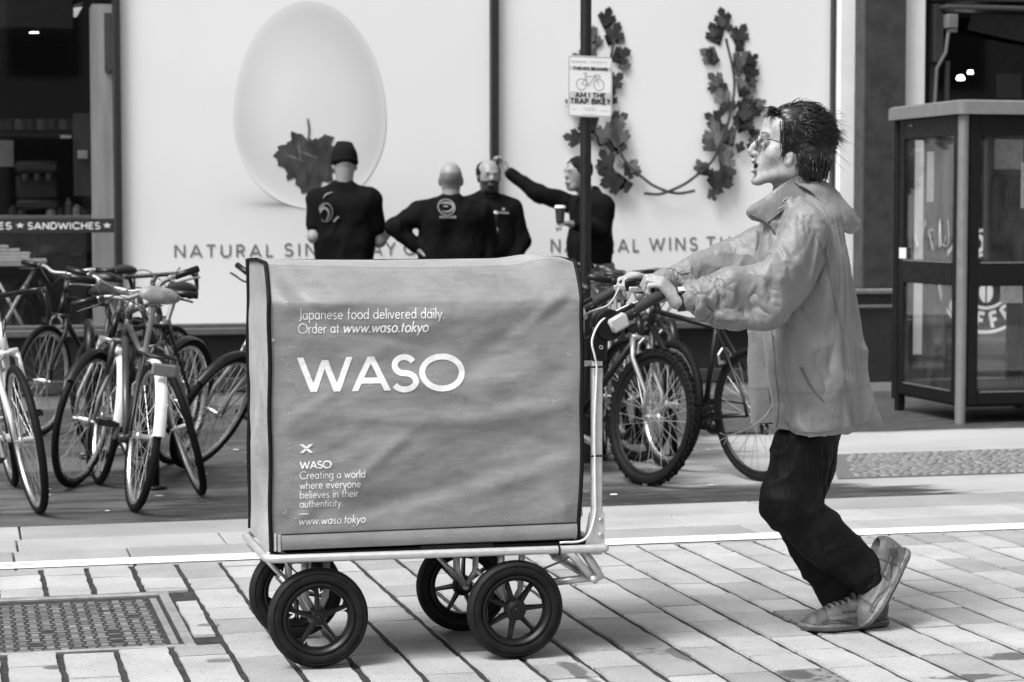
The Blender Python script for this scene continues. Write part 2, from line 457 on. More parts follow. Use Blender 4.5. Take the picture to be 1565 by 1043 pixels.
# ---- stroke lettering
def arc(cx, cy, rx, ry, a0, a1, n=10):
    return [(cx + rx * math.cos(math.radians(a0 + (a1 - a0) * i / n)), cy + ry * math.sin(math.radians(a0 + (a1 - a0) * i / n))) for i in range(n + 1)]
GL = {
 'A': (.8, [[(.03, 0), (.4, 1), (.77, 0)], [(.15, .3), (.65, .3)]]),
 'B': (.62, [[(.08, 0), (.08, 1)], [(.08, .96), (.3, .96)] + arc(.3, .74, .24, .22, 90, -90) + [(.08, .52)], [(.3, .52)] + arc(.3, .28, .27, .25, 90, -90) + [(.08, .03)]]),
 'C': (.86, [arc(.5, .5, .45, .46, 42, 318, 18)]),
 'D': (.76, [[(.08, 0), (.08, 1)], [(.08, .96), (.3, .96)] + arc(.3, .5, .41, .46, 90, -90, 14) + [(.08, .04)]]),
 'E': (.58, [[(.08, 0), (.08, 1)], [(.08, .95), (.52, .95)], [(.08, .52), (.48, .52)], [(.08, .05), (.52, .05)]]),
 'F': (.55, [[(.08, 0), (.08, 1)], [(.08, .95), (.52, .95)], [(.08, .5), (.46, .5)]]),
 'G': (.9, [arc(.5, .5, .45, .46, 42, 360, 18) + [(.55, .5)]]),
 'H': (.74, [[(.08, 0), (.08, 1)], [(.66, 0), (.66, 1)], [(.08, .52), (.66, .52)]]),
 'I': (.18, [[(.09, 0), (.09, 1)]]),
 'J': (.4, [[(.3, 1), (.3, .1)] + arc(.14, .1, .16, .16, 0, -110, 7)]),
 'K': (.68, [[(.08, 0), (.08, 1)], [(.62, 1), (.1, .48)], [(.22, .58), (.66, 0)]]),
 'L': (.54, [[(.08, 1), (.08, .05), (.5, .05)]]),
 'M': (.92, [[(.08, 0), (.08, 1), (.46, .2), (.84, 1), (.84, 0)]]),
 'N': (.78, [[(.08, 0), (.08, 1), (.7, 0), (.7, 1)]]),
 'O': (1.0, [arc(.5, .5, .46, .47, 0, 360, 24)]),
 'P': (.6, [[(.08, 0), (.08, 1)], [(.08, .95), (.3, .95)] + arc(.3, .7, .25, .25, 90, -90) + [(.08, .45)]]),
 'R': (.64, [[(.08, 0), (.08, 1)], [(.08, .95), (.3, .95)] + arc(.3, .71, .25, .24, 90, -90) + [(.08, .47)], [(.3, .47), (.58, 0)]]),
 'S': (.62, [arc(.31, .73, .22, .24, 25, 250, 12) + arc(.31, .26, .25, .24, 80, -155, 14)]),
 'T': (.64, [[(.02, .95), (.62, .95)], [(.32, 0), (.32, .95)]]),
 'U': (.76, [[(.08, 1), (.08, .35)] + arc(.38, .35, .3, .32, 180, 360, 12) + [(.68, 1)]]),
 'V': (.76, [[(.03, 1), (.38, 0), (.73, 1)]]),
 'W': (1.16, [[(.03, 1), (.32, 0), (.58, .92), (.84, 0), (1.13, 1)]]),
 'Y': (.7, [[(.03, 1), (.35, .48), (.67, 1)], [(.35, .48), (.35, 0)]]),
 '?': (.56, [arc(.28, .74, .2, .22, 165, -50, 12) + [(.28, .42), (.28, .24)], [(.28, .1), (.28, 0)]]),
 'a': (.58, [arc(.27, .31, .22, .28, 0, 360, 14), [(.5, 0), (.5, .62)]]),
 'b': (.58, [arc(.31, .31, .22, .28, 0, 360, 14), [(.08, 0), (.08, 1)]]),
 'c': (.48, [arc(.29, .31, .22, .28, 48, 312, 12)]),
 'd': (.58, [arc(.27, .31, .22, .28, 0, 360, 14), [(.5, 0), (.5, 1)]]),
 'e': (.56, [[(.06, .33), (.5, .33)] + arc(.28, .31, .22, .28, 5, 320, 14)]),
 'f': (.34, [arc(.26, .86, .12, .12, 70, 180, 5) + [(.14, 0)], [(.02, .58), (.3, .58)]]),
 'g': (.58, [arc(.27, .31, .22, .28, 0, 360, 14), [(.5, .62), (.5, -.08)] + arc(.28, -.08, .22, .2, 0, -160, 9)]),
 'h': (.54, [[(.08, 0), (.08, 1)], [(.08, .35)] + arc(.27, .38, .19, .2, 170, 0, 9) + [(.46, 0)]]),
 'i': (.16, [[(.08, 0), (.08, .6)], [(.08, .8), (.08, .9)]]),
 'k': (.48, [[(.08, 0), (.08, 1)], [(.42, .6), (.1, .3)], [(.18, .36), (.46, 0)]]),
 'l': (.16, [[(.08, 0), (.08, 1)]]),
 'm': (.84, [[(.08, 0), (.08, .6)], [(.08, .38)] + arc(.25, .38, .17, .2, 170, 0, 8) + [(.42, 0)], [(.42, .38)] + arc(.59, .38, .17, .2, 170, 0, 8) + [(.76, 0)]]),
 'n': (.54, [[(.08, 0), (.08, .6)], [(.08, .35)] + arc(.27, .38, .19, .2, 170, 0, 9) + [(.46, 0)]]),
 'o': (.58, [arc(.29, .31, .24, .28, 0, 360, 16)]),
 'p': (.58, [arc(.31, .31, .22, .28, 0, 360, 14), [(.08, -.3), (.08, .62)]]),
 'r': (.36, [[(.08, 0), (.08, .6)], [(.08, .36)] + arc(.28, .36, .19, .22, 170, 70, 6)]),
 's': (.42, [arc(.21, .45, .13, .14, 35, 250, 9) + arc(.21, .16, .15, .14, 80, -150, 10)]),
 't': (.34, [[(.16, 0), (.16, .85)], [(.02, .58), (.31, .58)]]),
 'u': (.54, [[(.08, .6), (.08, .22)] + arc(.27, .22, .19, .2, 180, 360, 9) + [(.46, .6)]]),
 'v': (.5, [[(.03, .6), (.25, 0), (.47, .6)]]),
 'w': (.78, [[(.03, .6), (.22, 0), (.39, .56), (.56, 0), (.75, .6)]]),
 'y': (.5, [[(.03, .6), (.26, .02)], [(.47, .6), (.14, -.3)]]),
 '.': (.2, [[(.1, 0), (.1, .11)]]), ' ': (.3, []), '-': (.5, [[(.02, .45), (.48, .45)]]),
}
def star(r=0.5): return [((r if i % 2 == 0 else r * .42) * math.sin(i * math.pi / 5), (r if i % 2 == 0 else r * .42) * math.cos(i * math.pi / 5)) for i in range(10)]
def letters(mb, text, put, size, weight=0.12, track=0.08, x0=0.0, y0=0.0, slant=0.0, seg=9.0, fit=None):
    """flat stroke letters; put(u, v, lift) maps text plane to space. fit = total width"""
    w = sum((GL[c][0] if c != '*' else 0.8) + track for c in text) - track
    sx = size if fit is None else fit / w
    x = x0; lift = 0
    for c in text:
        if c == '*':
            pts = [put(x + (a + .4) * sx, y0 + (b + .5) * size, 0) for a, b in star(0.45)]
            ctr = put(x + .4 * sx, y0 + .5 * size, 0); mb.add([ctr] + pts, [(0, i + 1, (i + 1) % 10 + 1) for i in range(10)])
            x += (0.8 + track) * sx; continue
        gw, strokes = GL[c]
        for st in strokes:
            P = [V(x + (a + slant * b) * sx, y0 + b * size) for a, b in st]
            if c in 'AVWMNvwyKk' and all(abs(P[i + 1][1] - P[i][1]) > 1e-9 for i in range(len(P) - 1)):
                for i in range(len(P) - 1):
                    a, b = P[i], P[i + 1]; d = nrm(b - a); hx = weight * size / 2 / abs(d[1]); k = max(1, int(math.ceil(np.linalg.norm(b - a) / seg))); lift += 1
                    L = [a + (b - a) * j / k for j in range(k + 1)]
                    vs = [put(p[0] - hx, p[1], lift) for p in L] + [put(p[0] + hx, p[1], lift) for p in L]
                    mb.add(vs, [(j, j + 1, k + 2 + j, k + 1 + j) for j in range(k)])
                continue
            Q = [P[0]]
            for p in P[1:]:
                k = max(1, int(math.ceil(np.linalg.norm(p - Q[-1]) / seg))); a = Q[-1]
                for i in range(1, k + 1): Q.append(a + (p - a) * i / k)
            P = Q; closed = np.linalg.norm(P[0] - P[-1]) < 1e-6; n = len(P); hw = weight * size / 2; L = []; R_ = []
            for i in range(n):
                a = P[i - 1] if i > 0 else (P[-2] if closed else None); b = P[i + 1] if i < n - 1 else (P[1] if closed else None)
                d0 = nrm(P[i] - a) if a is not None else nrm(b - P[i]); d1 = nrm(b - P[i]) if b is not None else d0
                n0 = V(-d0[1], d0[0]); n1 = V(-d1[1], d1[0]); mm = nrm(n0 + n1); k = min(1 / max(mm @ n0, 0.2), 2.2)
                L.append(P[i] + mm * hw * k); R_.append(P[i] - mm * hw * k)
            lift += 1
            vs = [put(p[0], p[1], lift) for p in L] + [put(p[0], p[1], lift) for p in R_]
            mb.add(vs, [(i, i + 1, n + i + 1, n + i) for i in range(n - 1)])
        x += (gw + track) * sx
    return x
# ------------------------------------------------------------------ ground
def wet_mask(t, spots, edge=0.5):
    """dark damp stains: ellipses (x, y, rx, ry) with ragged outlines"""
    x = t.xyz(); n = t.noise(9.0, 5.0, 0.6); tot = None
    for (cx, cy, rx, ry) in spots:
        a = t.math('DIVIDE', t.math('SUBTRACT', x[0], cx), rx); b = t.math('DIVIDE', t.math('SUBTRACT', x[1], cy), ry)
        d = t.math('SQRT', t.math('ADD', t.math('MULTIPLY', a, a), t.math('MULTIPLY', b, b)))
        d = t.math('ADD', d, t.math('MULTIPLY', t.math('SUBTRACT', n, 0.5), 2.6))
        w = t.ramp(d, 0.75, 1.05, 1, 0)
        tot = w if tot is None else t.math('MAXIMUM', tot, w)
    return tot
def spot(px, py, rx, ry):
    p = onZ(px, py); return (p[0], p[1], rx, ry)

# bare earth/asphalt far around
t = NT('asphalt_far'); t.color(t.math('MULTIPLY', 0.06, t.ramp(t.noise(3.0), 0.2, 0.8, 0.7, 1.3))); m_far = t.set(0.85)
g = MB(); g.add([(-400, -400, -0.06), (400, -400, -0.06), (400, 400, -0.06), (-400, 400, -0.06)], [(0, 1, 2, 3)])
tag(g.build('ground', m_far), kind='structure')

# mortar bed under the setts
t = NT('sett_mortar'); n = t.noise(26.0, 6.0, 0.7)
t.color(t.math('MULTIPLY', 0.020, t.ramp(n, 0.35, 0.8, 0.5, 2.6))); t.bump(n, 0.5, 0.006); m_mortar = t.set(0.9)
g = MB(); g.add([(-6, 1.5, -0.007), (14, 1.5, -0.007), (14, 8.2, -0.007), (-6, 8.2, -0.007)], [(0, 1, 2, 3)])
tag(g.build('road_bed', m_mortar), kind='structure')

# stone setts: rows run away from the kerb, 166 mm apart
t = NT('sett_stone')
n1 = t.noise(3.2, 5.0, 0.6); n2 = t.noise(160.0, 3.0, 0.7); n3 = t.noise(22.0, 6.0, 0.65, stretch=(1.0, 2.4, 1.0))
c = t.math('MULTIPLY', t.attr('tone'), t.ramp(n1, 0.25, 0.75, 0.84, 1.14))
c = t.math('MULTIPLY', c, t.ramp(n2, 0.25, 0.75, 0.76, 1.22))
n5 = t.noise(60.0, 4.0, .7, stretch=(1.0, 2.0, 1.0)); c = t.math('MULTIPLY', c, t.ramp(n3, 0.57, 0.72, 1.0, 0.62)); c = t.math('MULTIPLY', c, t.ramp(n5, 0.58, 0.68, 1.0, 0.55))
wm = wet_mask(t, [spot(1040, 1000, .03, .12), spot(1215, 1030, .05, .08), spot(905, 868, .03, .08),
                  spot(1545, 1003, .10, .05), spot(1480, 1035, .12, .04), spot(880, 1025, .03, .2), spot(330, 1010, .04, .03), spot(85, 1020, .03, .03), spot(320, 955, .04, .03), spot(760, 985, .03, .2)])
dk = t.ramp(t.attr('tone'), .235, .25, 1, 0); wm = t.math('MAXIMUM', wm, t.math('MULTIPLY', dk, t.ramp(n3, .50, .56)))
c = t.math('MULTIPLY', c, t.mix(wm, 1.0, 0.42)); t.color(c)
hh = t.math('ADD', t.math('MULTIPLY', n2, 0.35), n3); t.bump(hh, 0.35, 0.004)
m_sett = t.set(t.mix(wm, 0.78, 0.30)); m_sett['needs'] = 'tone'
sett_hole = (-0.62, 0.69, 6.62, 7.60)
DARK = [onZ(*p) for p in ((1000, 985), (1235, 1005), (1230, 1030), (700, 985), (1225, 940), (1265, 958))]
mb = MB(); r = random.Random(11)
for i in range(-34, 82):
    x0 = 0.105 + 0.1663 * i; jw = r.uniform(0.008, 0.013); y = 1.6 + r.uniform(0, 0.3)
    while y < 8.19:
        L = r.choice([0.22, 0.26, 0.30, 0.34, 0.36, 0.4]) + r.uniform(-.02, .02); y1 = min(y + L, 8.192)
        if y1 - y > 0.05:
            a0, a1 = x0 + jw, x0 + 0.1663 - r.uniform(0.007, 0.012); b0, b1 = y + 0.0025, y1 - 0.0025
            if a1 > sett_hole[0] and a0 < sett_hole[1] and b1 > sett_hole[2] and b0 < sett_hole[3]:
                if b0 < sett_hole[2] - 0.05: b1 = sett_hole[2] - 0.003
                elif b1 > sett_hole[3] + 0.05: b0 = sett_hole[3] + 0.003
                elif a1 > sett_hole[1] + .03: a0 = max(a0, sett_hole[1] + .004)
                else: y = y1; continue
            vis = -1.0 < x0 < 6.0 and y1 > 4.2
            k = 5 if vis else 1; q = []
            jt = (lambda s=0.0032: r.uniform(-s, s)) if vis else (lambda s=0: 0)
            for e in range(k): q.append((a0 + jt(), b0 + (b1 - b0) * e / k))
            for e in range(3 if vis else 1): q.append((a0 + (a1 - a0) * e / (3 if vis else 1), b1 + jt(0.0016)))
            for e in range(k): q.append((a1 + jt(), b1 - (b1 - b0) * e / k))
            for e in range(3 if vis else 1): q.append((a1 - (a1 - a0) * e / (3 if vis else 1), b0 + jt(0.0016)))
            n = len(q); cx, cy = (a0 + a1) / 2, (b0 + b1) / 2; zt = r.uniform(-0.0012, 0.0012); zx = r.uniform(-.012, .012); zy = r.uniform(-.006, .006)
            top = [(cx + (x - cx) * 0.955, cy + (yy - cy) * 0.985, zt + (x - cx) * zx + (yy - cy) * zy) for x, yy in q]
            tone = r.choice([0.36, 0.38, 0.35, 0.385, 0.37, 0.355, 0.335, 0.30, 0.265]) * r.uniform(0.95, 1.05)
            if r.random() < 0.05: tone = 0.27
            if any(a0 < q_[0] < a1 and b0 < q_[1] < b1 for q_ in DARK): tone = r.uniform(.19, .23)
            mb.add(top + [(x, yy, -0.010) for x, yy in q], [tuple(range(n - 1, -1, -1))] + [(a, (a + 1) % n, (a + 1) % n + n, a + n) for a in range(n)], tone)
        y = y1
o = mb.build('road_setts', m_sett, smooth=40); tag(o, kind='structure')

# long granite kerb slabs and the double white line
t = NT('kerb_stone'); n1 = t.noise(2.2, 5.0); n2 = t.noise(150.0, 3.0, 0.7); n3 = t.noise(12.0, 6.0, 0.7, stretch=(0.6, 2.0, 1.0))
c = t.math('MULTIPLY', t.attr('tone'), t.ramp(n1, 0.25, 0.75, 0.84, 1.12)); c = t.math('MULTIPLY', c, t.ramp(n2, 0.25, 0.75, 0.9, 1.1))
c = t.math('MULTIPLY', c, t.ramp(n3, 0.58, 0.75, 1.0, 0.66)); t.color(c); t.bump(n2, 0.2, 0.003); m_kerb = t.set(0.75); m_kerb['needs'] = 'tone'
mb = MB()
for (ya, yb, joints) in ((8.200, 8.636, [-2, -.9, 0.18, 0.62, 1.1, 1.72, 2.42, 3.2, 3.7, 4.35, 5.1, 6, 7, 8]), (8.640, 8.95, [-2.2, -1, 0.2, 1.02, 1.9, 3.0, 3.9, 4.6, 5.6, 6.8, 8]),
                       (8.954, 9.32, [-2, -.7, 0.22, 1.5, 2.6, 3.5, 4.8, 6.1, 7.5, 9])):
    for a, b in zip(joints[:-1], joints[1:]):
        mb.box((a + .004, ya, -0.06), (b - .004, yb, rnd.uniform(-.001, .001)), tone=rnd.uniform(0.30, 0.37) if rnd.random() > .25 else 0.26, bev=0.004)
tag(mb.build('kerb', m_kerb), kind='structure')
t = NT('road_paint'); n = t.noise(40.0, 5.0, 0.7); t.color(t.math('MULTIPLY', 0.80, t.ramp(n, 0.62, 0.75, 1.0, 0.6))); m_paint = t.set(0.6)
mb = MB()
for (ya, yb) in ((8.205, 8.275), (8.287, 8.355)):
    q = [(-2 + 0.1 * i) for i in range(110)]
    A = [(x, ya + rnd.uniform(-.003, .003), 0.004) for x in q] + [(x, yb + rnd.uniform(-.003, .003), 0.004) for x in q]
    mb.add(A, [(i, i + 1, 111 + i, 110 + i) for i in range(109)])
tag(mb.build('road_line', m_paint), kind='structure')

# pavement behind the kerb: dark asphalt to the left, pale flags to the right, ragged damp borders
t = NT('pavement_asphalt'); x = t.xyz(); n1 = t.noise(1.1, 6.0, 0.62, stretch=(0.55, 1.6, 1)); n2 = t.noise(90.0, 4.0, 0.7); n3 = t.noise(5.0, 6.0, 0.65, stretch=(0.5, 2.2, 1.0))
base = t.math('MULTIPLY', 0.024, t.ramp(n2, 0.25, 0.75, 0.6, 1.5))
base = t.math('MULTIPLY', base, t.ramp(n3, .3, .72, .6, 2.3)); base = t.math('MULTIPLY', base, t.ramp(n1, .3, .7, .75, 1.35)); base = t.math('MULTIPLY', base, t.ramp(t.noise(16.0, 5.0, .7, stretch=(.6, 1.5, 1)), .35, .68, .65, 1.9)); base = t.math('ADD', base, t.ramp(t.noise(42.0, 3.0, .6), .66, .72, 0, .10))
n4 = t.math('MULTIPLY', t.math('SUBTRACT', n3, 0.5), 1.3)
def band(y0, y1, soft, amp=1.0):
    yy = t.math('ADD', x[1], t.math('MULTIPLY', n4, amp))
    return t.math('MULTIPLY', t.ramp(yy, y0 - soft, y0 + soft), t.ramp(yy, y1 - soft, y1 + soft, 1, 0))
dry = t.math('MULTIPLY', band(9.83, 10.55, 0.07, 0.5), t.ramp(n1, 0.42, 0.55))
dry2 = t.math('MULTIPLY', band(11.3, 11.9, 0.1, 0.5), 0.7)
dry3 = t.math('MULTIPLY', band(14.9, 15.7, 0.05, 0.1), 0.9)
edge_l = t.math('MULTIPLY', t.ramp(t.math('ADD', x[0], n4), 0.45, 0.85, 1, 0), band(9.0, 9.62, 0.05, 0.3))
# pale flags right of about x = 3.4 (their damp edge curls in front of the bicycles)
xe = t.math('ADD', x[0], t.math('MULTIPLY', n4, 0.8))
yl = t.math('ADD', x[1], t.math('MULTIPLY', n4, 0.18))
rt1 = t.math('MULTIPLY', t.ramp(xe, 4.0, 4.35), t.ramp(yl, 9.62, 9.72)); rt1 = t.math('MAXIMUM', rt1, t.ramp(xe, 4.45, 4.7))
rt2 = t.math('MULTIPLY', t.ramp(xe, 3.3, 3.7), t.math('MULTIPLY', t.ramp(yl, 9.85, 9.95), t.ramp(yl, 10.8, 11.2, 1, 0.25)))
pale = t.math('MULTIPLY', t.math('MAXIMUM', rt1, rt2), t.ramp(yl, 12.05, 12.15, 1, 0))
f = t.math('MAXIMUM', t.math('MAXIMUM', dry, dry2), t.math('MAXIMUM', dry3, edge_l))
f = t.math('MULTIPLY', f, t.ramp(n3, 0.3, 0.6, 0.55, 1.0))
lo = t.mix(f, base, t.math('MULTIPLY', 0.12, t.ramp(n2, .3, .7, .7, 1.3)))
stain = t.ramp(n3, 0.60, 0.70, 1.0, 0.62)
hi = t.math('MULTIPLY', t.math('MULTIPLY', 0.35, t.ramp(n1, 0.3, 0.7, 0.88, 1.1)), stain)
c = t.mix(pale, lo, hi)
wl = t.math('MULTIPLY', t.ramp(xe, 3.9, 4.3, 1, 0), band(9.2, 9.78, 0.03, 0.22))
c = t.math('MULTIPLY', c, t.mix(wl, 1.0, 0.75)); t.color(c); t.bump(n2, 0.25, 0.004); m_pave = t.set(t.mix(pale, 0.62, 0.7))
g = MB(); g.add([(-8, 9.322, 0), (16, 9.322, 0), (16, 15.998, 0), (-8, 15.998, 0)], [(0, 1, 2, 3)])
tag(g.build('pavement', m_pave), kind='structure')
# cobbled strip: small rounded stones on a dark bed
t = NT('cobble_stone'); n2 = t.noise(60.0, 4.0); t.color(t.math('MULTIPLY', t.attr('tone'), t.ramp(n2, 0.25, 0.75, 0.8, 1.2))); m_cob = t.set(0.6); m_cob['needs'] = 'tone'
mb = MB(); mb.add([(4.22, 9.98, 0.004), (9.5, 9.98, 0.004), (9.5, 11.0, 0.004), (4.6, 11.0, 0.004)], [(0, 1, 2, 3)], 0.12)
yy = 10.03; row = 0
while yy < 10.98:
    xx = 4.30 + (yy - 9.98) * 0.36 + rnd.uniform(0, .06)
    while xx < 7.6:
        w_, d_ = rnd.uniform(.035, .06), rnd.uniform(.013, .017); mb_t = rnd.uniform(.13, .22)
        top = [(xx + w_ / 2 + w_ * .42 * math.cos(a), yy + d_ * .85 * math.sin(a), .012) for a in [k * math.pi / 4 for k in range(8)]]
        bot = [(xx + w_ / 2 + w_ * .52 * math.cos(a), yy + d_ * 1.1 * math.sin(a), .003) for a in [k * math.pi / 4 for k in range(8)]]
        mb.add(top + bot, [tuple(range(8))] + [(k, (k + 1) % 8, (k + 1) % 8 + 8, k + 8) for k in range(8)], mb_t); xx += w_ * 1.12
    yy += .038
tag(mb.build('cobbles', m_cob, smooth=60), kind='structure')

# litter flecks on the asphalt
mb = MB(); r = random.Random(5)
for k in range(46):
    x_, y_ = r.uniform(0.0, 4.2), r.uniform(9.5, 12.5); s_ = r.uniform(.008, .02); a = r.uniform(0, 6)
    mb.add([(x_ + s_ * math.cos(a + b) * (1.4 if j % 2 else 1), y_ + s_ * 1.2 * math.sin(a + b), 0.006) for j, b in enumerate([0, 1.2, 2.5, 3.7, 5])], [(0, 1, 2, 3, 4)])
tag(mb.build('litter', mat('litter_paper', 0.7, 0.8)), kind='stuff')

# ------------------------------------------------------------------ manhole cover
mh = empty('manhole_cover', (0.05, 7.1, 0), 'worn iron manhole cover with raised basket weave tread among the pale setts', 'manhole cover')
m_iron = mat('worn_iron', 0.20, 0.55, 0.3, var=0.25, scale=14, bump=0.3, bscale=80)
t = NT('cast_iron'); n = t.noise(16.0, 5.0, .6); t.color(t.math('MULTIPLY', t.attr('tone'), t.ramp(n, .25, .75, .75, 1.25))); m_cast = t.set(0.5, 0.35); m_cast['needs'] = 'tone'
mb = MB(); X0, X1, Y0, Y1 = -0.60, 0.672, 6.645, 7.545
for lo, hi in (((X0 - .015, Y1, -.03), (X1 + .015, Y1 + .04, .002)), ((X0 - .015, Y0 - .02, -.03), (X1 + .015, Y0, .001)), ((X1 - .02, Y0, -.03), (X1 + .012, Y1, .002)), ((X0 - .015, Y0, -.03), (X0 + .02, Y1, .002))):
    mb.box(lo, hi, bev=.003, tone=.30)
mb.box((X1 - .058, Y0 + .03, -.03), (X1 - .036, Y1 - .05, -.004), tone=.28)
mb.build('cover_frame', m_cast, mh)
mb = MB(); mb.box((X0 + .03, Y0 + .008, -.035), (X1 - .066, Y1 - .012, -.012), tone=.12)
p = .041; ny = int((Y1 - Y0 - .05) / p); nx = int((X1 - X0 - .12) / p)
for i in range(nx):
    for j in range(ny):
        x_, y_ = X0 + .05 + (i + .5) * p, Y0 + .025 + (j + .5) * p
        if abs(x_ - 0.0) < .06 and abs(y_ - 7.2) < .05 or rnd.random() < .03: continue
        w_, d_ = (p * .36, p * .62) if (i + j) % 2 == 0 else (p * .62, p * .2)
        t_ = .19 * rnd.uniform(.7, 1.3)
        hx, hy = w_ * .75, d_ * .8
        mb.add([(x_ - w_, y_ - d_, -.0125), (x_ + w_, y_ - d_, -.0125), (x_ + w_, y_ + d_, -.0125), (x_ - w_, y_ + d_, -.0125), (x_ - hx, y_ - hy, -.006), (x_ + hx, y_ - hy, -.006), (x_ + hx, y_ + hy, -.006), (x_ - hx, y_ + hy, -.006)],
               [(4, 5, 6, 7), (0, 1, 5, 4), (1, 2, 6, 5), (2, 3, 7, 6), (3, 0, 4, 7)], t_)
mb.build('cover_plate', m_cast, mh)
mb = MB(); mb.box((-0.05, 7.14, -.012), (0.06, 7.26, -.005), bev=.003, tone=.2); mb.box((-.02, 7.18, -.005), (.03, 7.2, -.001), tone=.05)
mb.build('lifting_plate', m_cast, mh)
# ------------------------------------------------------------------ shop building
WY = 16.0                                         # plane of the glazing
def wx(px, py=300): return float(onY(px, py, WY)[0])
def wz(py, px=700): return float(onY(px, py, WY)[2])
bld = empty('shop_building', (4.0, WY, 0), 'sandwich shop front with big pale poster windows, dark plinth and stone pillars', 'building')
m_frame = mat('dark_frame', 0.022, 0.45, 0.2, var=0.1)
m_plinth = mat('plinth_paint', 0.011, 0.55, 0, var=0.15, scale=5)
m_sill = mat('sill_paint', 0.09, 0.5, 0)
m_dark = mat('interior_dark', 0.012, 0.8)
m_white = mat('white_render', 0.74, 0.55, var=0.05, scale=4)
m_gran = mat('pillar_granite', 0.034, 0.45, var=0.35, scale=9, bump=.1)
XA, XB, XC, XD = wx(187, 250), wx(754, 250), wx(1275, 250), wx(1283, 250)
ZS = wz(492, 500)                                 # sill height
print('wall', XA, XB, XC, XD, ZS)
TOP = 4.4
# plinth with recessed panels
mb = MB(); mb.box((-5, WY - .02, 0), (XC + .1, WY + .25, ZS - .085)); mb.build('plinth', m_plinth, bld)
mb = MB(); mb.box((-5, WY - .10, ZS - .085), (XC + .1, WY + .02, ZS - .03), bev=.008); mb.box((-5, WY - .065, ZS - .03), (XC + .1, WY + .02, ZS + .0), bev=.006)
mb.build('sill', m_sill, bld)
mb = MB(); mb.box((-5, WY - .055, 0.004), (XC + .1, WY - .022, 0.11), bev=.01); mb.build('skirting', mat('skirting', 0.035, .6), bld)
# frames (mullions)
for (a, b, nm) in ((wx(173, 100), wx(185, 250), 'mullion'), (wx(748, 120), wx(760, 120), 'mullion'), (wx(1268, 150), wx(1281, 150), 'mullion')):
    mb = MB(); mb.box((a, WY - .06, ZS), (b, WY + .12, TOP), bev=.006); mb.build('mullion', m_frame, bld)
mb = MB(); mb.box((-5, WY + .3, TOP), (13, WY + .8, 9)); mb.box((-5, WY - .06, TOP), (13, WY + .3, TOP + .8)); mb.build('upper_wall', mat('upper_wall', .3, .8), bld)
# back of building so the light stays out
mb = MB(); mb.box((-5, WY + 5, 0), (13, WY + 5.2, 9)); mb.box((-5.2, WY, 0), (-5, WY + 5.2, 9)); mb.box((13, WY, 0), (13.2, WY + 5.2, 9)); mb.box((-5, WY + .3, 8.9), (13, WY + 5, 9))
mb.box((-5, WY + .25, TOP - .02), (13, WY + 5, TOP + .05)); mb.build('shell', m_dark, bld)

# poster panels behind glass: printed graphics, so the tones are in the print
def egg_r(dx, dz): pass
EC = (wx(474, 165), wz(165, 474)); EA = (wx(592, 190) - wx(359, 190)) / 2; EH = wz(2, 474) - wz(318, 440)
t = NT('poster_print'); x = t.xyz()
base = t.mix(t.ramp(t.noise(0.7, 2.0), 0.3, 0.7), 0.76, 0.80)
def gauss(cx, cz, rx, rz):
    a = t.math('DIVIDE', t.math('SUBTRACT', x[0], cx), rx); b = t.math('DIVIDE', t.math('SUBTRACT', x[2], cz), rz)
    return t.math('POWER', 2.718, t.math('MULTIPLY', -1.0, t.math('ADD', t.math('MULTIPLY', a, a), t.math('MULTIPLY', b, b))))
g1 = gauss(wx(425, 305), wz(309, 425), .25, .075); g2 = gauss(wx(480, 330), wz(335, 480), 1.1, .30); g3 = gauss(wx(448, 312), wz(313, 448), .26, .022)
c = t.math('SUBTRACT', base, t.math('MULTIPLY', g1, 0.16)); c = t.math('SUBTRACT', c, t.math('MULTIPLY', g2, 0.08)); c = t.math('SUBTRACT', c, t.math('MULTIPLY', g3, 0.30))
t.color(c); t.b.inputs['Coat Weight'].default_value = 0.5; t.b.inputs['Coat Roughness'].default_value = 0.06; m_post = t.set(0.5)
t = NT('poster_print_plain'); t.color(t.mix(t.ramp(t.noise(0.6, 2.0), 0.3, 0.7), 0.75, 0.79)); t.b.inputs['Coat Weight'].default_value = 0.5; t.b.inputs['Coat Roughness'].default_value = 0.06; m_post2 = t.set(0.5)
po1 = MB().box((wx(185, 250), WY, ZS), (wx(748, 150), WY + .02, TOP)).build('poster', m_post, bld)
po2 = MB().box((wx(760, 150), WY, ZS), (wx(1269, 150), WY + .02, TOP)).build('poster', m_post2, bld)
# printed egg
zc = wz(185, 474); hb = zc - wz(319, 450); ht = wz(2, 474) - zc
pts = []
for k in range(64):
    a = 2 * math.pi * k / 64; cx_, cz_ = math.cos(a), math.sin(a)
    pts.append((EC[0] + EA * cx_ * (1 if cz_ < 0 else 1), zc + (ht if cz_ > 0 else hb) * cz_))
t = NT('egg_print'); x = t.xyz()
u = t.math('DIVIDE', t.math('SUBTRACT', x[0], EC[0]), EA); w = t.math('SUBTRACT', x[2], zc)
w = t.math('DIVIDE', w, t.mix(t.math('GREATER_THAN', w, 0.0), hb, ht)); r2 = t.math('SQRT', t.math('ADD', t.math('MULTIPLY', u, u), t.math('MULTIPLY', w, w)))
c = t.ramp(r2, 0.35, 1.0, 0.67, 0.55); c = t.math('ADD', c, t.math('MULTIPLY', gauss(wx(400, 130), wz(90, 440), .35, .6), 0.08))
c = t.mix(t.ramp(r2, 0.90, 1.0), c, t.math('ADD', c, .07)); c = t.math('ADD', c, t.math('MULTIPLY', t.ramp(r2, 0.6, 1.0), t.ramp(w, -0.2, -0.95, 0, 0.14))); t.color(c); t.b.inputs['Coat Weight'].default_value = 0.5; t.b.inputs['Coat Roughness'].default_value = 0.06
m_egg = t.set(0.5)
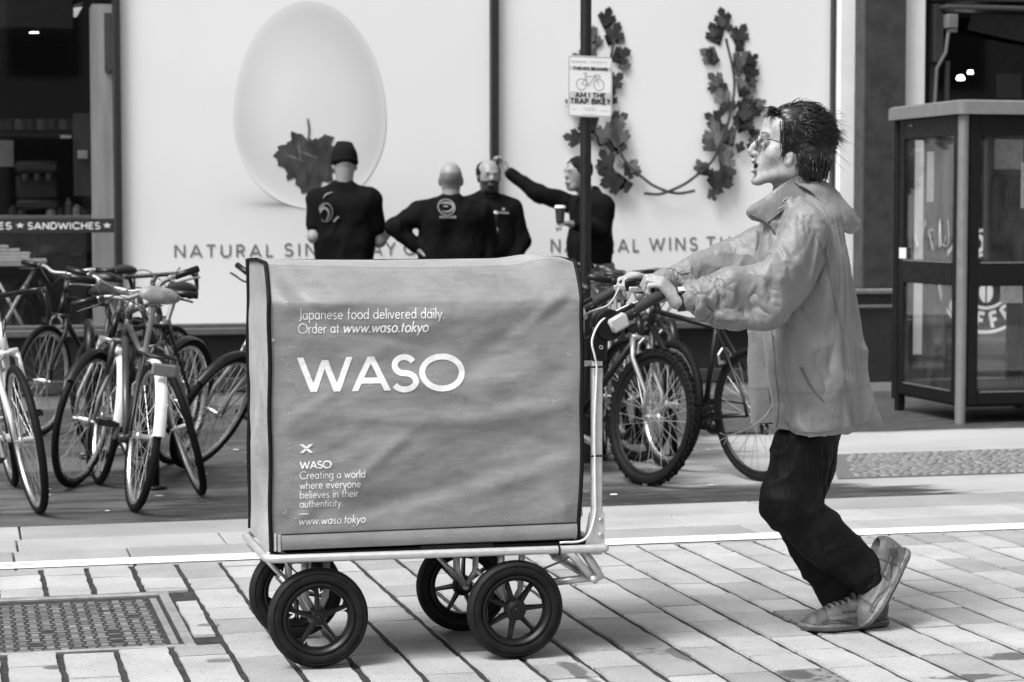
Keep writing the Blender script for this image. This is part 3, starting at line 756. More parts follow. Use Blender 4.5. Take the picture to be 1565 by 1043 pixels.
eg = MB(); eg.add([(a, WY - .004, b) for a, b in pts], [tuple(range(64))]); eg.build('egg_print', m_egg, po1)
# printed leaves
t = NT('leaf_print'); x = t.xyz(); n = t.noise(14.0, 4.0, .6, stretch=(1, 1, .5)); t.color(t.math('MULTIPLY', t.attr('tone'), t.ramp(n, .3, .7, .5, 1.6))); m_leaf = t.set(.4); m_leaf['needs'] = 'tone'
def leaf_poly(n_lobes, depth, rr, r):
    o = []
    for k in range(96):
        a = 2 * math.pi * k / 96; lob = abs(math.cos(a * n_lobes / 2)); q = 1 - depth * (1 - lob) ** 1.1
        q *= 1 - .10 * abs(math.sin(a * 13)) - .05 * abs(math.sin(a * 29 + 1)); o.append((rr * q * math.cos(a), rr * q * math.sin(a)))
    return o
def put_print(mb, poly, px, py, rot, sx, sy, lift, tone):
    c = onY(px, py, WY); cr, sr = math.cos(math.radians(rot)), math.sin(math.radians(rot))
    P = [(c[0] + (a * sx * cr - b * sy * sr), WY - lift, c[2] + (a * sx * sr + b * sy * cr)) for a, b in poly]
    n = len(P); mb.add([(c[0], WY - lift, c[2])] + P, [(0, i + 1, (i + 1) % n + 1) for i in range(n)], tone)
lf = MB(); r = random.Random(2)
parsley = []
for k in range(140):
    a = 2 * math.pi * k / 140                                  # three broad lobes with toothed edges, notch at the stalk (top)
    th = a - math.pi / 2
    lob = max(math.cos((th) / 1.0) ** 2 * .0, max(math.exp(-((math.atan2(math.sin(a - b), math.cos(a - b))) / s_) ** 2) * q for b, s_, q in ((math.radians(4), .60, 1.04), (math.radians(176), .60, 1.04), (math.radians(-90), .60, .98), (math.radians(52), .30, .80), (math.radians(128), .30, .80), (math.radians(-42), .2, .75), (math.radians(-138), .2, .75))))
    q = .60 + .44 * lob; q *= 1 - .10 * abs(math.sin(a * 11 + .4)) - .04 * abs(math.sin(a * 23)); parsley.append((q * math.cos(a), q * math.sin(a)))
put_print(lf, parsley, 474, 244, -4, .275, .275, .008, .045)
for k in range(7):
    put_print(lf, [(-.5, 0), (-.2, .12), (.5, .05), (.5, -.05), (-.2, -.12)], 474 + r.uniform(-34, 34), 246 + r.uniform(-24, 22), r.uniform(-90, 90), .16, .09, .0085 + k * .0003, r.choice([.03, .045, .11]))
stem = smoothpath([onY(470, 182, WY), onY(472, 200, WY), onY(470, 216, WY)], 4)
for i in range(len(stem) - 1):
    a, b = stem[i], stem[i + 1]; lf.add([(a[0] - .008, WY - .011, a[2]), (a[0] + .008, WY - .011, a[2]), (b[0] + .008, WY - .011, b[2]), (b[0] - .008, WY - .011, b[2])], [(0, 1, 2, 3)], .13)
lf.build('parsley_print', m_leaf, po1)
lw = MB(); lift = .008
def leaf3():
    o = []
    for q in range(72):
        a = 2 * math.pi * q / 72 - math.pi; lob = max(math.exp(-((math.atan2(math.sin(a - b), math.cos(a - b))) / .50) ** 4) * k_ for b, k_ in ((0, 1.0), (1.0, .72), (-1.0, .72)))
        rr = (.20 + .46 * lob) * (1 - .13 * abs(math.sin(a * 8))); o.append((.30 + rr * math.cos(a), rr * .95 * math.sin(a)))
    return o
WR = []                                              # wreath leaves: px, py, angle, length px
for (px, py, a, L) in ((1100, 70, 115, 45), (1122, 68, 60, 42), (1108, 45, 105, 40), (1120, 110, 50, 48), (1098, 95, 150, 42), (1088, 88, 130, 20), (1128, 150, 60, 50), (1105, 135, 140, 40), (1140, 125, 70, 40), (1138, 100, 40, 30), (1110, 165, 120, 40),
                       (1135, 178, 40, 44), (1102, 192, 150, 40), (1126, 205, 70, 46), (1150, 165, 30, 26), (1118, 225, 120, 48), (1140, 215, 10, 40), (1095, 200, 125, 30), (1092, 232, 95, 56), (1098, 262, 60, 44), (1080, 270, 130, 34), (1088, 276, 25, 44), (1070, 268, 110, 30), (1075, 275, -10, 52), (1132, 190, 85, 36)):
    for (dx_, dy_, da_, k_) in ((0, 0, 0, 1.0), (r.uniform(-8, 8), r.uniform(-14, 14), r.uniform(-60, 60), .6), (r.uniform(-10, 10), r.uniform(-16, 16), r.uniform(-60, 60), .5)): WR.append((px + dx_, py + dy_, a + da_, L * k_))
    WR.append((2 * 1016 - px + r.uniform(-12, 12), py + r.uniform(-14, 14), 180 - a + r.uniform(-60, 60), L * .6)); WR.append((2 * 1016 - px + r.uniform(-10, 10), py + r.uniform(-16, 16), 180 - a + r.uniform(-60, 60), L * .5)); WR.append((2 * 1016 - px - (1.5 if py > 0 else 0), py, 180 - a, L))
for i, (px, py, a, L) in enumerate(WR):
    lift += .0004; put_print(lw, leaf3(), px, py, a, L * .92 / 195.0, L * .86 / 195.0, lift, r.choice([.018, .025, .04, .06, .09, .13, .03]))
for pts_ in ([(1058, 292), (1030, 296), (1000, 287), (978, 272), (950, 245), (935, 200), (925, 130), (935, 60)], [(980, 296), (1005, 297), (1034, 286), (1056, 272), (1085, 245), (1105, 200), (1118, 130), (1105, 60)]):
    pp = smoothpath([onY(a, b, WY) for a, b in pts_], 5); lift += .0004
    for i in range(len(pp) - 1):
        a, b = pp[i], pp[i + 1]; d = nrm(b - a); n_ = V(-d[2], 0, d[0]) * .011
        lw.add([(a + n_) * V(1, 0, 1) + V(0, WY - lift, 0), (a - n_) * V(1, 0, 1) + V(0, WY - lift, 0), (b - n_) * V(1, 0, 1) + V(0, WY - lift, 0), (b + n_) * V(1, 0, 1) + V(0, WY - lift, 0)], [(0, 1, 2, 3)], .05)
lw.build('wreath_print', m_leaf, po2)
# printed lettering
m_pl = mat('poster_lettering', 0.16, .5)
def wall_text(txt, px0, px1, pyb, pyt, weight, parent, name='lettering', material=None, y=WY - .004, track=.3):
    a = onY(px0, pyb, WY); b = onY(px1, pyb, WY); h = wz(pyt, px0) - wz(pyb, px0); mb = MB()
    letters(mb, txt, lambda u, v, l: (a[0] + u, y - l * .00006, a[2] + v), h, weight, track, fit=b[0] - a[0], seg=9)
    return mb.build(name, material or m_pl, parent)
wall_text('NATURAL', 266, 418, 393.5, 374.5, .15, po1); wall_text('SINCE', 434, 530, 391.5, 372.5, .15, po1); wall_text('DAY', 546, 604, 390.5, 371, .15, po1); wall_text('ONE', 617, 676, 389.5, 370, .15, po1)
wall_text('NATURAL', 841, 977, 385.5, 366, .15, po2); wall_text('WINS', 992, 1066, 383, 363.5, .15, po2); wall_text('THE', 1079, 1136, 381.5, 362, .15, po2)
wall_text('PRET', 934, 992, 433, 418, .12, po2, track=.35); wall_text('*', 994, 1002, 432, 421, .12, po2); wall_text('A', 1003, 1014, 432, 417, .12, po2); wall_text('*', 1015, 1020, 431, 422, .12, po2); wall_text('MANGER', 1022, 1110, 431, 416, .12, po2, track=.35)

# left shop window: glass, dark interior, SANDWICHES band
m_glass = glass('window_glass', .88)
wl0, wl1 = -5.0, wx(173, 250)
mb = MB(); mb.box((wl0, WY - .006, ZS), (wl1, WY, TOP)); mb.build('window_pane', m_glass, bld)
zb0, zb1 = wz(356, 80), wz(334.5, 80)
mb = MB(); mb.box((wl0, WY - .011, zb0), (wl1, WY - .008, zb1)); bandp = mb.build('window_band', mat('band_vinyl', .022, .5), bld)
m_wl = mat('white_vinyl', .72, .5)
wall_text('SANDWICHES', 42, 153, 350.5, 340.5, .2, bandp, material=m_wl, y=WY - .013, track=.13); wall_text('*', 24, 37, 350.5, 339.5, .2, bandp, material=m_wl, y=WY - .013); wall_text('*', 157, 170, 350.5, 339.5, .2, bandp, material=m_wl, y=WY - .013)
wall_text('SOUPS* * *PASTRIES', -180, 19, 350.5, 340.5, .2, bandp, material=m_wl, y=WY - .013, track=.13) if False else wall_text('ES', -3, 18, 350.5, 340.5, .2, bandp, material=m_wl, y=WY - .013, track=.13)
# reveal / light return wall just inside the glass at right, and interior furniture
def ip(px, py, d): return onY(px, py, WY + d)
mb = MB(); a = ip(140, 200, .5); b = ip(168, 200, .5); mb.box((a[0], WY + .25, ZS - .3), (b[0] + .05, WY + .6, wz(12, 150) + .05)); mb.build('inner_pier', mat('inner_pier', .60, .7, var=.2, scale=2, stretch=(6, 6, .6)), bld)
mb = MB(); mb.box((-4.9, WY + .2, ZS - .4), (XC, WY + .24, ZS - .02)); mb.box((XA - .02, WY + .05, 0), (XA + .05, WY + .2, TOP)); mb.build('inner_wall', m_dark, bld)
mb = MB(); mb.box((XA + .05, WY + .03, 0), (XC, WY + .05, TOP)); mb.build('poster_backing', m_dark, bld)
# right bay: white jamb, granite pillar, white pilaster
PYr = WY - .10
def px_box(mb, p0, p1, z0, z1, yf, yb, bev=0.01):
    mb.box((float(onY(p0, 250, yf)[0]), yf, z0), (float(onY(p1, 250, yf)[0]), yb, z1), bev=bev)
zj = float(onY(1300, 440, WY - .12)[2])
mb = MB(); px_box(mb, 1281.5, 1321, zj, TOP, WY - .12, WY + .4); mb.build('white_jamb', m_white, bld)
mb = MB(); px_box(mb, 1319, 1383.5, zj + .0, TOP, WY - .30, WY + .4); mb.build('granite_pillar', m_gran, bld)
mb = MB(); px_box(mb, 1381, 1413, 0.2, TOP, WY - .2, WY + .4); mb.build('white_pilaster', m_white, bld)
mb = MB(); px_box(mb, 1284, 1389, zj - .045, zj, WY - .40, WY + .3, .012); px_box(mb, 1286, 1387, zj - .155, zj - .125, WY - .37, WY + .3, .01); mb.build('base_moulding', mat('base_moulding_stone', .15, .3), bld)
mb = MB(); px_box(mb, 1288, 1385, 0, zj - .045, WY - .33, WY + .3, .01); mb.build('pillar_base', mat('polished_granite', .02, .25, spec=.6), bld)
# right shop front
xs0 = float(onY(1413, 250, WY)[0]); zsr = .15
mb = MB(); mb.box((xs0, WY - .05, 0), (13, WY + .25, zsr)); mb.build('stall_riser', mat('stall_riser', .012, .4), bld)
mb = MB(); mb.box((xs0, WY - .012, zsr), (13, WY - .006, TOP)); shopg = mb.build('window_pane', m_glass, bld)
mb = MB()
mb.box((xs0, WY - .08, zsr), (xs0 + .07, WY + .06, TOP), bev=.005); mb.box((xs0 + .10, WY - .16, zsr), (xs0 + .135, WY - .13, wz(95, 1430)), bev=.004)
mb.box((xs0 - .02, WY - .2, wz(98, 1420)), (xs0 + .06, WY - .03, wz(10, 1420)), bev=.005); mb.build('shop_frame', mat('shop_frame', .03, .4), bld)
aw = empty('shop_awning', (xs0 + 1.6, WY, wz(40, 1450)), 'dark rolled awning with metal bracket above the right hand shop window', 'awning')
mb = MB(); mb.box((xs0 + .02, WY - .32, wz(20, 1450)), (12.5, WY - .05, wz(13, 1450)), bev=.01); mb.box((xs0 + .0, WY - .28, wz(6, 1450)), (12.5, WY - .05, TOP), bev=.01); mb.build('cassette', mat('awning_metal', .05, .4), aw)
mb = MB(); q = [(xs0 + .3 + .22 * i, WY - .2 - .02 * (i % 2), wz(24, 1450)) for i in range(24)]; w_ = [(xs0 + .3 + .22 * i, WY - .12, wz(24, 1450) - .12 - .16 * math.sin(min(i, 6) / 6 * 1.57)) for i in range(24)]
mb.add(q + w_, [(i, i + 1, 25 + i, 24 + i) for i in range(23)]); mb.build('fabric', mat('awning_cloth', .02, .8), aw)
mb = MB(); a = onY(1455, 34, WY - .35); mb.box(a + V(-.05, -.03, -.05), a + V(.04, .05, .06), bev=.006); mb.box(a + V(-.03, -.02, -.08), a + V(.04, .04, -.05), bev=.004)
mb.tube([a + V(-.03, 0, -.08), a + V(-.05, 0, -.24), a + V(-.1, .05, -.36), a + V(-.1, .1, -.8)], .014); mb.build('bracket', mat('bracket_metal', .16, .5, .3), aw)
# coffee house roundel on that glass
m_rl = mat('roundel_vinyl', .85, .6)
cpx, cpy = 1506, 430; cc = onY(cpx, cpy, WY); RX = float(onY(1570, cpy, WY)[0] - cc[0]) + .08; Rz = .40
mb = MB()
def ring(mb, r0, r1, a0=0, a1=360, n=64, y=WY - .016):
    v = []; f = []
    for i in range(n + 1):
        a = math.radians(a0 + (a1 - a0) * i / n); v += [(cc[0] + r0 * math.cos(a), y, cc[2] + r0 * math.sin(a)), (cc[0] + r1 * math.cos(a), y, cc[2] + r1 * math.sin(a))]
    f = [(2 * i, 2 * i + 1, 2 * i + 3, 2 * i + 2) for i in range(n)]; mb.add(v, f)
ring(mb, .40, .425); ring(mb, .205, .23)
def arc_text(mb, txt, rad, h, mid, span, inside=False, y=WY - .016):
    n = len(txt)
    for i, ch in enumerate(txt):
        a = math.radians(mid + (span * (i - (n - 1) / 2) / max(n - 1, 1)) * (-1 if not inside else 1)); gw = GL[ch][0] * h
        ux = V(math.sin(a), -math.cos(a)) * (1 if not inside else -1); uy = V(math.cos(a), math.sin(a)) * (1 if not inside else -1)
        o = V(cc[0] + rad * math.cos(a), cc[2] + rad * math.sin(a)) - ux * gw / 2 - uy * h / 2
        letters(mb, ch, lambda u, v, l: ((o + ux * u + uy * v)[0], y - l * .0001, (o + ux * u + uy * v)[1]), h, .24, seg=9)
arc_text(mb, 'COSTA', .318, .14, 84, 92); arc_text(mb, 'COFFEE', .318, .125, 272, 112, True)
for (dx, dz, ro) in ((-.075, .05, 25), (.08, .05, -25), (0, -.09, 0)):
    c_, s_ = math.cos(math.radians(ro)), math.sin(math.radians(ro)); P = [(.062 * math.cos(a), .085 * math.sin(a)) for a in [k * math.pi / 10 for k in range(20)]]
    for sg in (0, 1):
        half = [(max(x_, .007) if sg else min(x_, -.007), z_) for x_, z_ in P]
        mb.add([(cc[0] + dx + x_ * c_ - z_ * s_, WY - .016, cc[2] + dz + x_ * s_ + z_ * c_) for x_, z_ in half], [tuple(range(20))])
mb.build('roundel_sign', m_rl, bld)
# things glimpsed inside the shops
def inner(name, label, cat, lo, hi, base, group=None, bev=.01, em=None):
    mb = MB(); mb.box(lo, hi, bev=bev); o = mb.build(name, em or mat('inside_%02d' % int(base * 100), base, .7), None); tag(o, label, cat, group); return o
m_lamp = emit('lit_lamp', 6.0); m_lamp2 = emit('dim_lamp', .25)
def lampo(px, py, d, r, label, group, mt, panel=None):
    c = ip(px, py, d); mb = MB()
    if panel: 
        u, w = panel; mb.add([c + V(-u, 0, -w * .6), c + V(u * .6, 0, -w * .3) , c + V(u, .3, w * .8), c + V(-u * .3, .3, w * .5)], [(0, 1, 2, 3)]); mb.add([c + V(-u, .0, .03 - w * .6), c + V(u, .3, .03 + w * .8), c + V(u, .32, .03 + w * .8), c + V(-u, .02, .03 - w * .6)], [(0, 1, 2, 3)])
    else: mb.lathe([(0, -r * .3), (r * .8, -r * .25), (r, 0), (r * .8, r * .4), (.02, r * .9)], 16, 'z', c, False)
    o = mb.build('ceiling_lamp', mt, None, 40); tag(o, label, 'lamp', group)
lampo(98, 20, 1.5, .1, 'slanted lit ceiling panel high inside the left sandwich shop', None, m_lamp2, (.16, .10))
lampo(52, 48, 1.6, .045, 'small bright spot lamp below the ceiling panel inside the left shop', None, m_lamp)
lampo(1468, 121, 1.2, .036, 'larger bright oval lamp glowing inside the coffee shop', None, m_lamp)
lampo(1483, 112, 1.5, .025, 'smaller of the two bright lamps inside the coffee shop', None, m_lamp)
# interior ceilings (pale at left top), counters, posters
a = ip(0, 52, 1.8)
inner('shop_ceiling_panel', 'grey lowered ceiling bulkhead inside the left sandwich shop', 'bulkhead', (-4.8, WY + 1.2, a[2]), (wx(104, 20) + .1, WY + 3, a[2] + .5), .04)
m_int = [mat('inside_a', .03, .5), mat('inside_b', .08, .5), mat('inside_c', .22, .6)]
ct = empty('shop_counter', ip(70, 340, 1.2) * V(1, 1, 0), 'pale topped counter inside the left sandwich shop behind the lettered band', 'counter')
a = ip(38, 335, 1.2); b = ip(140, 318, 1.2); mb = MB(); mb.box((-3, WY + 1.0, a[2] - .02), (b[0], WY + 1.6, a[2] + .03), bev=.008); mb.build('worktop', m_int[2], ct); mb = MB(); mb.box((-3, WY + 1.05, 0), (b[0] - .05, WY + 1.6, a[2] - .02)); mb.build('counter_body', m_int[0], ct)
def wallpic(px0, py0, px1, py1, d, tone, label, cat='poster', name='wall_notice'):
    a = ip(px0, py1, d); b = ip(px1, py0, d); mb = MB(); mb.box((a[0], WY + d, a[2]), (b[0], WY + d + .03, b[2]), bev=.004); o = mb.build(name, mat('inside_t%03d' % int(tone * 1000), tone, .7), None); tag(o, label, cat)
wallpic(-10, 215, 21, 255, 1.4, .22, 'pale square notice at the far left inside the sandwich shop')
wallpic(113, 174, 141, 300, 1.0, .05, 'dark grey upright panel beside the pier inside the left shop', 'panel', 'display_panel')
wallpic(119, 230, 134, 243, .95, .45, 'small white card on the dark panel inside the left shop', 'card', 'price_card')
wallpic(92, 207, 109, 212, 1.1, .5, 'thin white shelf label glowing in the dark left shop', 'card', 'price_card')
wallpic(160, 20, 172, 110, .22, .12, 'dark curved edge notice hanging on the pier inside the left shop', 'notice', 'wall_notice')
cf = empty('coffee_machine', ip(58, 300, 1.3), 'dark espresso machine standing on the counter inside the left shop', 'coffee machine')
mb = MB(); c0 = ip(58, 325, 1.2); mb.box(c0 + V(-.16, 0, .02), c0 + V(.16, .3, .10), bev=.02); mb.box(c0 + V(-.16, .12, .10), c0 + V(.16, .3, .30), bev=.02); mb.box(c0 + V(-.17, .02, .30), c0 + V(.17, .3, .40), bev=.03); mb.build('machine_body', m_int[0], cf, 40); mb = MB(); [mb.lathe([(0, 0), (.022, 0), (.028, .05), (.0, .05)], 12, 'z', c0 + V(x_, .06, .25)) for x_ in (-.09, .0, .09)]; mb.tube([c0 + V(-.13, .04, .33), c0 + V(.13, .04, .33)], .008, 6); mb.build('brew_heads', m_int[1], cf, 40)
for k, (px, h_, rr) in enumerate(((20, 15, .035), (33, 12, .03), (78, 20, .04), (92, 14, .035), (105, 26, .03), (118, 16, .04), (130, 10, .035))):
    c0 = ip(px, 318, 1.25); mb = MB(); hh_ = h_ / 190; mb.lathe([(0, 0), (rr, 0), (rr, hh_ * .7), (rr * .4, hh_ * .85), (rr * .4, hh_), (0, hh_)], 12, 'z', V(c0[0], WY + 1.25, a[2] * 0 + ip(80, 335, 1.2)[2] + .03)); o = mb.build('bottle', m_int[k % 3], None, 40)
    tag(o, 'small %s bottle on the counter inside the left sandwich shop' % ['dark', 'grey', 'pale'][k % 3], 'bottle', 'bottles on the shop counter, %s' % ['dark', 'grey', 'pale'][k % 3])
for k in range(9):
    px = -4 + k * 17; c0 = ip(px, 199, 2.6); mb = MB(); mb.lathe([(0, 0), (.05, 0), (.055, .09), (0, .09)], 12, 'z', c0); o = mb.build('jar', m_int[1 if k % 2 else 2], None, 40); tag(o, 'round jar in the row on the back shelf of the left shop', 'jar', 'jars on the back shelf')
mb = MB(); c0 = ip(60, 204, 2.6); mb.box((-3, WY + 2.5, c0[2] - .03), (1.0, WY + 2.9, c0[2]), bev=.004); o = mb.build('wall_shelf', m_int[0]); tag(o, 'long dark shelf at the back of the left shop carrying jars', 'shelf')
# inside right shop: board
wallpic(1525, 113, 1562, 150, 1.0, .12, 'grey slanted board behind the coffee shop window', 'board', 'menu_board')
# reflections need something across the street: plain buildings behind the camera
opp = empty('opposite_building', (3, -16, 0), 'plain brick building across the street behind the camera', 'building')
mb = MB(); mb.box((-25, -17, 0), (30, -15, 7)); mb.build('wall', mat('opposite_brick', .40, .8), opp)
for i in range(18):
    for j in range(2):
        mb = MB(); x_ = -23 + i * 3; z_ = 1 + j * 3.2; mb.box((x_, -15.0, z_), (x_ + 1.5, -14.95, z_ + 1.9)); mb.build('window', mat('opposite_window', .04, .15), opp)
# ------------------------------------------------------------------ delivery cart
cart = empty('delivery_cart', (1.33, 6.43, 0), 'tall canvas covered delivery handcart lettered WASO on four black spoked wheels, pushed over the setts', 'handcart')
CX0, CX1, CZ0, CZ1, CYN, CYF = 0.860, 1.792, 0.350, 1.182, 6.200, 6.665
def ga(x, z, cx, cz, rx, rz, rot=0.0):
    c, s = math.cos(math.radians(rot)), math.sin(math.radians(rot)); a = (x - cx) * c + (z - cz) * s; b = -(x - cx) * s + (z - cz) * c
    return np.exp(-(a / rx) ** 2 - (b / rz) ** 2)
def cpx(px, py): p = onY(px, py, CYN); return p[0], p[2]
_FOLDS = []
for (px, py, rx, rz, rot, amp) in ((440, 470, .20, .022, -52, .012), (458, 450, .16, .016, -45, -.008), (520, 462, .12, .03, 0, .008), (840, 470, .14, .022, 38, .010), (800, 500, .2, .03, 30, -.008), (850, 575, .07, .045, 15, -.012), (800, 630, .18, .03, 5, .010), (640, 640, .3, .025, -3, .006),
                                (600, 560, .35, .05, 8, -.006), (770, 735, .22, .03, 12, .009), (640, 760, .25, .035, 10, -.011), (700, 690, .10, .03, -50, -.006), (580, 700, .14, .02, 40, .006), (500, 820, .1, .03, 60, .006), (870, 790, .09, .022, -55, .010), (700, 480, .35, .03, 4, .006), (560, 510, .2, .02, -12, -.005), (660, 590, .2, .02, -18, .004),
                                (480, 620, .12, .02, 30, .004), (730, 560, .12, .025, 25, -.004), (840, 680, .1, .02, -25, -.005), (470, 780, .06, .02, 50, .005), (760, 800, .4, .02, 1, .004)):
    cx_, cz_ = cpx(px, py); _FOLDS.append((cx_, cz_, rx, rz, rot, amp))
def cover_y(x, z):
    """front sheet of the cover: depth at (x, z)"""
    x = np.asarray(x, float); z = np.asarray(z, float)
    y = np.full(np.broadcast(x, z).shape, CYN)
    top = np.clip((z - 1.07) / 0.112, 0, 1); y = y + 0.080 * top ** 1.22
    w = np.clip((x - CX0) / .05, 0, 1) * np.clip((CX1 - x) / .05, 0, 1) * np.clip((z - CZ0 - .035) / .06, 0, 1) * np.clip((CZ1 - z) / .08, 0, 1)
    d = sum(a * ga(x, z, cx, cz, rx, rz, ro) for cx, cz, rx, rz, ro, a in _FOLDS)
    P = np.stack([np.broadcast_to(x, y.shape).ravel() * 5, np.zeros(y.size), np.broadcast_to(z, y.shape).ravel() * 11], 1)
    d = d + (vnoise(P) * .0035 + vnoise(P * 2.3 + 9) * .0018 + vnoise(P * 5.1 + 3) * .0007).reshape(y.shape)
    d = d + (.055 * facets(np.stack([np.broadcast_to(x, y.shape).ravel(), np.zeros(y.size), np.broadcast_to(z, y.shape).ravel()], 1), V(.9, 0, .25), 4, 11, 3.0)).reshape(y.shape) - .003
    d = d + .012 * np.exp(-((z - .75) / .25) ** 2) * np.exp(-((x - 1.33) / .4) ** 2)
    return y - d * w
t = NT('cover_canvas'); n1 = t.noise(240.0, 3.0, .7); n2 = t.noise(4.0, 5.0, .6); n3 = t.noise(55.0, 2.0, .5, stretch=(1, 1, 2.4)); n4 = t.noise(30.0, 3.0, .6, stretch=(.5, 1, 3.0))
c = t.math('MULTIPLY', t.attr('tone'), t.ramp(n1, .2, .8, .88, 1.12)); c = t.math('MULTIPLY', c, t.ramp(n2, .3, .7, .9, 1.1)); c = t.math('MULTIPLY', c, t.ramp(n4, .35, .7, .95, 1.08))
x_ = t.xyz(); low_ = t.ramp(x_[2], -.01, .0); c = t.math('MULTIPLY', c, t.ramp(t.noise(11.0, 5.0, .65), .52, .68, 1.0, .86)); sc = t.ramp(n3, .76, .79); c = t.mix(t.math('MULTIPLY', sc, .6), c, .55)
t.color(c); t.bump(t.math('ADD', n1, t.math('MULTIPLY', n4, 1.2)), .14, .004); m_canvas = t.set(.52, 0, .45); m_canvas['needs'] = 'tone'
nx, nz = 150, 130
X = np.linspace(CX0, CX1, nx); Z = np.linspace(CZ0, CZ1, nz)
XX, ZZ = np.meshgrid(X, Z, indexing='ij'); sag = -.010 * np.sin((XX - CX0) / (CX1 - CX0) * math.pi) + .016 * np.exp(-((XX - 1.70) / .06) ** 2) - .003
ZS_ = ZZ + sag * ((ZZ - CZ0) / (CZ1 - CZ0)) ** 6
hang = .010 * np.clip((XX - 1.70) / .09, 0, 1) ** 2 * np.exp(-((ZZ - .38) / .08) ** 2)
YY = cover_y(XX, ZZ); P = np.stack([XX - hang, YY, ZS_], -1).reshape(-1, 3)
I = np.arange(nx * nz).reshape(nx, nz)
F = np.stack([I[:-1, :-1], I[1:, :-1], I[1:, 1:], I[:-1, 1:]], -1).reshape(-1, 4)
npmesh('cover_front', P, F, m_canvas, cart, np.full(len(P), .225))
# top sheet: from the rolled front edge back to the far edge
ny = 24; Yt = np.linspace(0, 1, ny); front = ZS_[:, -1]; fy = YY[:, -1]
PT = np.zeros((nx, ny, 3)); PT[..., 0] = X[:, None] - hang[:, -1:]; PT[..., 1] = fy[:, None] + (CYF - .01 - fy[:, None]) * Yt
PT[..., 2] = front[:, None] + .012 * np.sin(Yt * math.pi) + (1.183 - front[:, None]) * Yt ** 2 * .7 + (vnoise(PT.reshape(-1, 3) * V(6, 9, 1)) * .003).reshape(nx, ny) * np.sin(Yt * math.pi)
I = np.arange(nx * ny).reshape(nx, ny); F = np.stack([I[:-1, :-1], I[1:, :-1], I[1:, 1:], I[:-1, 1:]], -1).reshape(-1, 4)
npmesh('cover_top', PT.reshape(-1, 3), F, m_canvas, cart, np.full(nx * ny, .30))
# end sheets and back
def end_sheet(x, sgn, name, tone, fold):
    ny_, nz_ = 40, 110; A = np.linspace(0, 1, ny_); B = np.linspace(CZ0, CZ1, nz_); a, z = np.meshgrid(A, B, indexing='ij')
    yn = cover_y(np.full_like(z, x), z) + .004; y = yn + (CYF - yn) * a
    e = np.sin(a * math.pi) * np.clip((CZ1 - z) / .1, 0, 1)
    d = e * (.012 * np.sin(z * 9 + a * 3) + fold * (ga(a * .45, z, .12, .50, .05, .10, 0) * -.05 + ga(a * .45, z, .2, .63, .05, .16, 20) * .02)) + .02 * np.exp(-((z - CZ0) / .06) ** 2) * 1.0 * e
    Pq = np.stack([x + sgn * d, y, z], -1).reshape(-1, 3); Pq[:, 0] += sgn * .003 * vnoise(Pq * 14)
    I = np.arange(ny_ * nz_).reshape(ny_, nz_); F = np.stack([I[:-1, :-1], I[1:, :-1], I[1:, 1:], I[:-1, 1:]], -1).reshape(-1, 4)
    npmesh(name, Pq, F, m_canvas, cart, np.full(len(Pq), tone))
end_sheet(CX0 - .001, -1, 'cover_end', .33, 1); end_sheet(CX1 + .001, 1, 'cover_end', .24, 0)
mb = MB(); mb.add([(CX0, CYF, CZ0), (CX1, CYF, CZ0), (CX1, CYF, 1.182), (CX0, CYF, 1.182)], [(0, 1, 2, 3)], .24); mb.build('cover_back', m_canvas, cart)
m_pipe = mat('piping_black', .005, .7, spec=.2, var=.3, scale=60)
mb = MB()
for xx, off in ((CX0, -.003), (CX1, .003)):
    zz = np.linspace(CZ0 - .004, CZ1, 60); yy = cover_y(np.full(60, xx), zz); hg = .010 * np.exp(-((zz - .38) / .08) ** 2) * (1 if xx == CX1 else 0)
    path = [V(xx + off - h + .0015 * math.sin(z * 23), y - .002, z) for y, z, h in zip(yy, zz, hg)] + [V(xx + off, yy[-1] + .03, CZ1 + .003)]
    mb.tube(path, .0066, 6); path = [V(xx + off + .002 * math.sin(z * 19), CYF + .002, z) for z in np.linspace(CZ0, CZ1 + .004, 30)]; mb.tube(path, .0072, 6)
    mb.tube([V(xx + off, yy[-1] + .02, CZ1 + .002), V(xx + off, (yy[-1] + CYF) / 2, CZ1 + .008), V(xx + off, CYF, CZ1 + .002)], .006, 6)
q = [(x_, CYF, z_ + .002) for x_, z_ in zip(X[::6], PT[::6, -1, 2])]; mb.tube(q, .004, 6)
mb.build('piping', m_pipe, cart, 180)
# bottom hem band, corner strip, stitched
zh = np.linspace(CZ0 + .001, CZ0 + .043, 5); xs_ = np.linspace(CX0 + .028, CX1 - .012, 90); a, b = np.meshgrid(xs_, zh, indexing='ij')
bul = .006 + .004 * np.sin((b - zh[0]) / (zh[-1] - zh[0]) * math.pi); Pq = np.stack([a, CYN - bul, b + .004 * (a - CX0)], -1).reshape(-1, 3)
I = np.arange(len(xs_) * 5).reshape(-1, 5); F = np.stack([I[:-1, :-1], I[1:, :-1], I[1:, 1:], I[:-1, 1:]], -1).reshape(-1, 4); npmesh('cover_hem', Pq, F, m_canvas, cart, np.full(len(Pq), .235))
mb = MB(); mb.tube([(x_, CYN - .0045, CZ0 + .046 + .004 * (x_ - CX0)) for x_ in xs_], .0016, 5); mb.build('hem_stitch', m_pipe, cart)
for lo_, hi_, t_ in (((CX0 + .007, CYN - .005, CZ0 - .002), (CX0 + .013, CYN, CZ0 + .05), .5), ((CX0 + .018, CYN - .005, CZ0 - .004), (CX0 + .026, CYN, CZ0 + .045), .4), ((CX1 - .022, CYN - .006, CZ0), (CX1 - .014, CYN, CZ0 + .045), .12)): MB().box(lo_, hi_, tone=t_).build('hem_strap', m_canvas, cart)
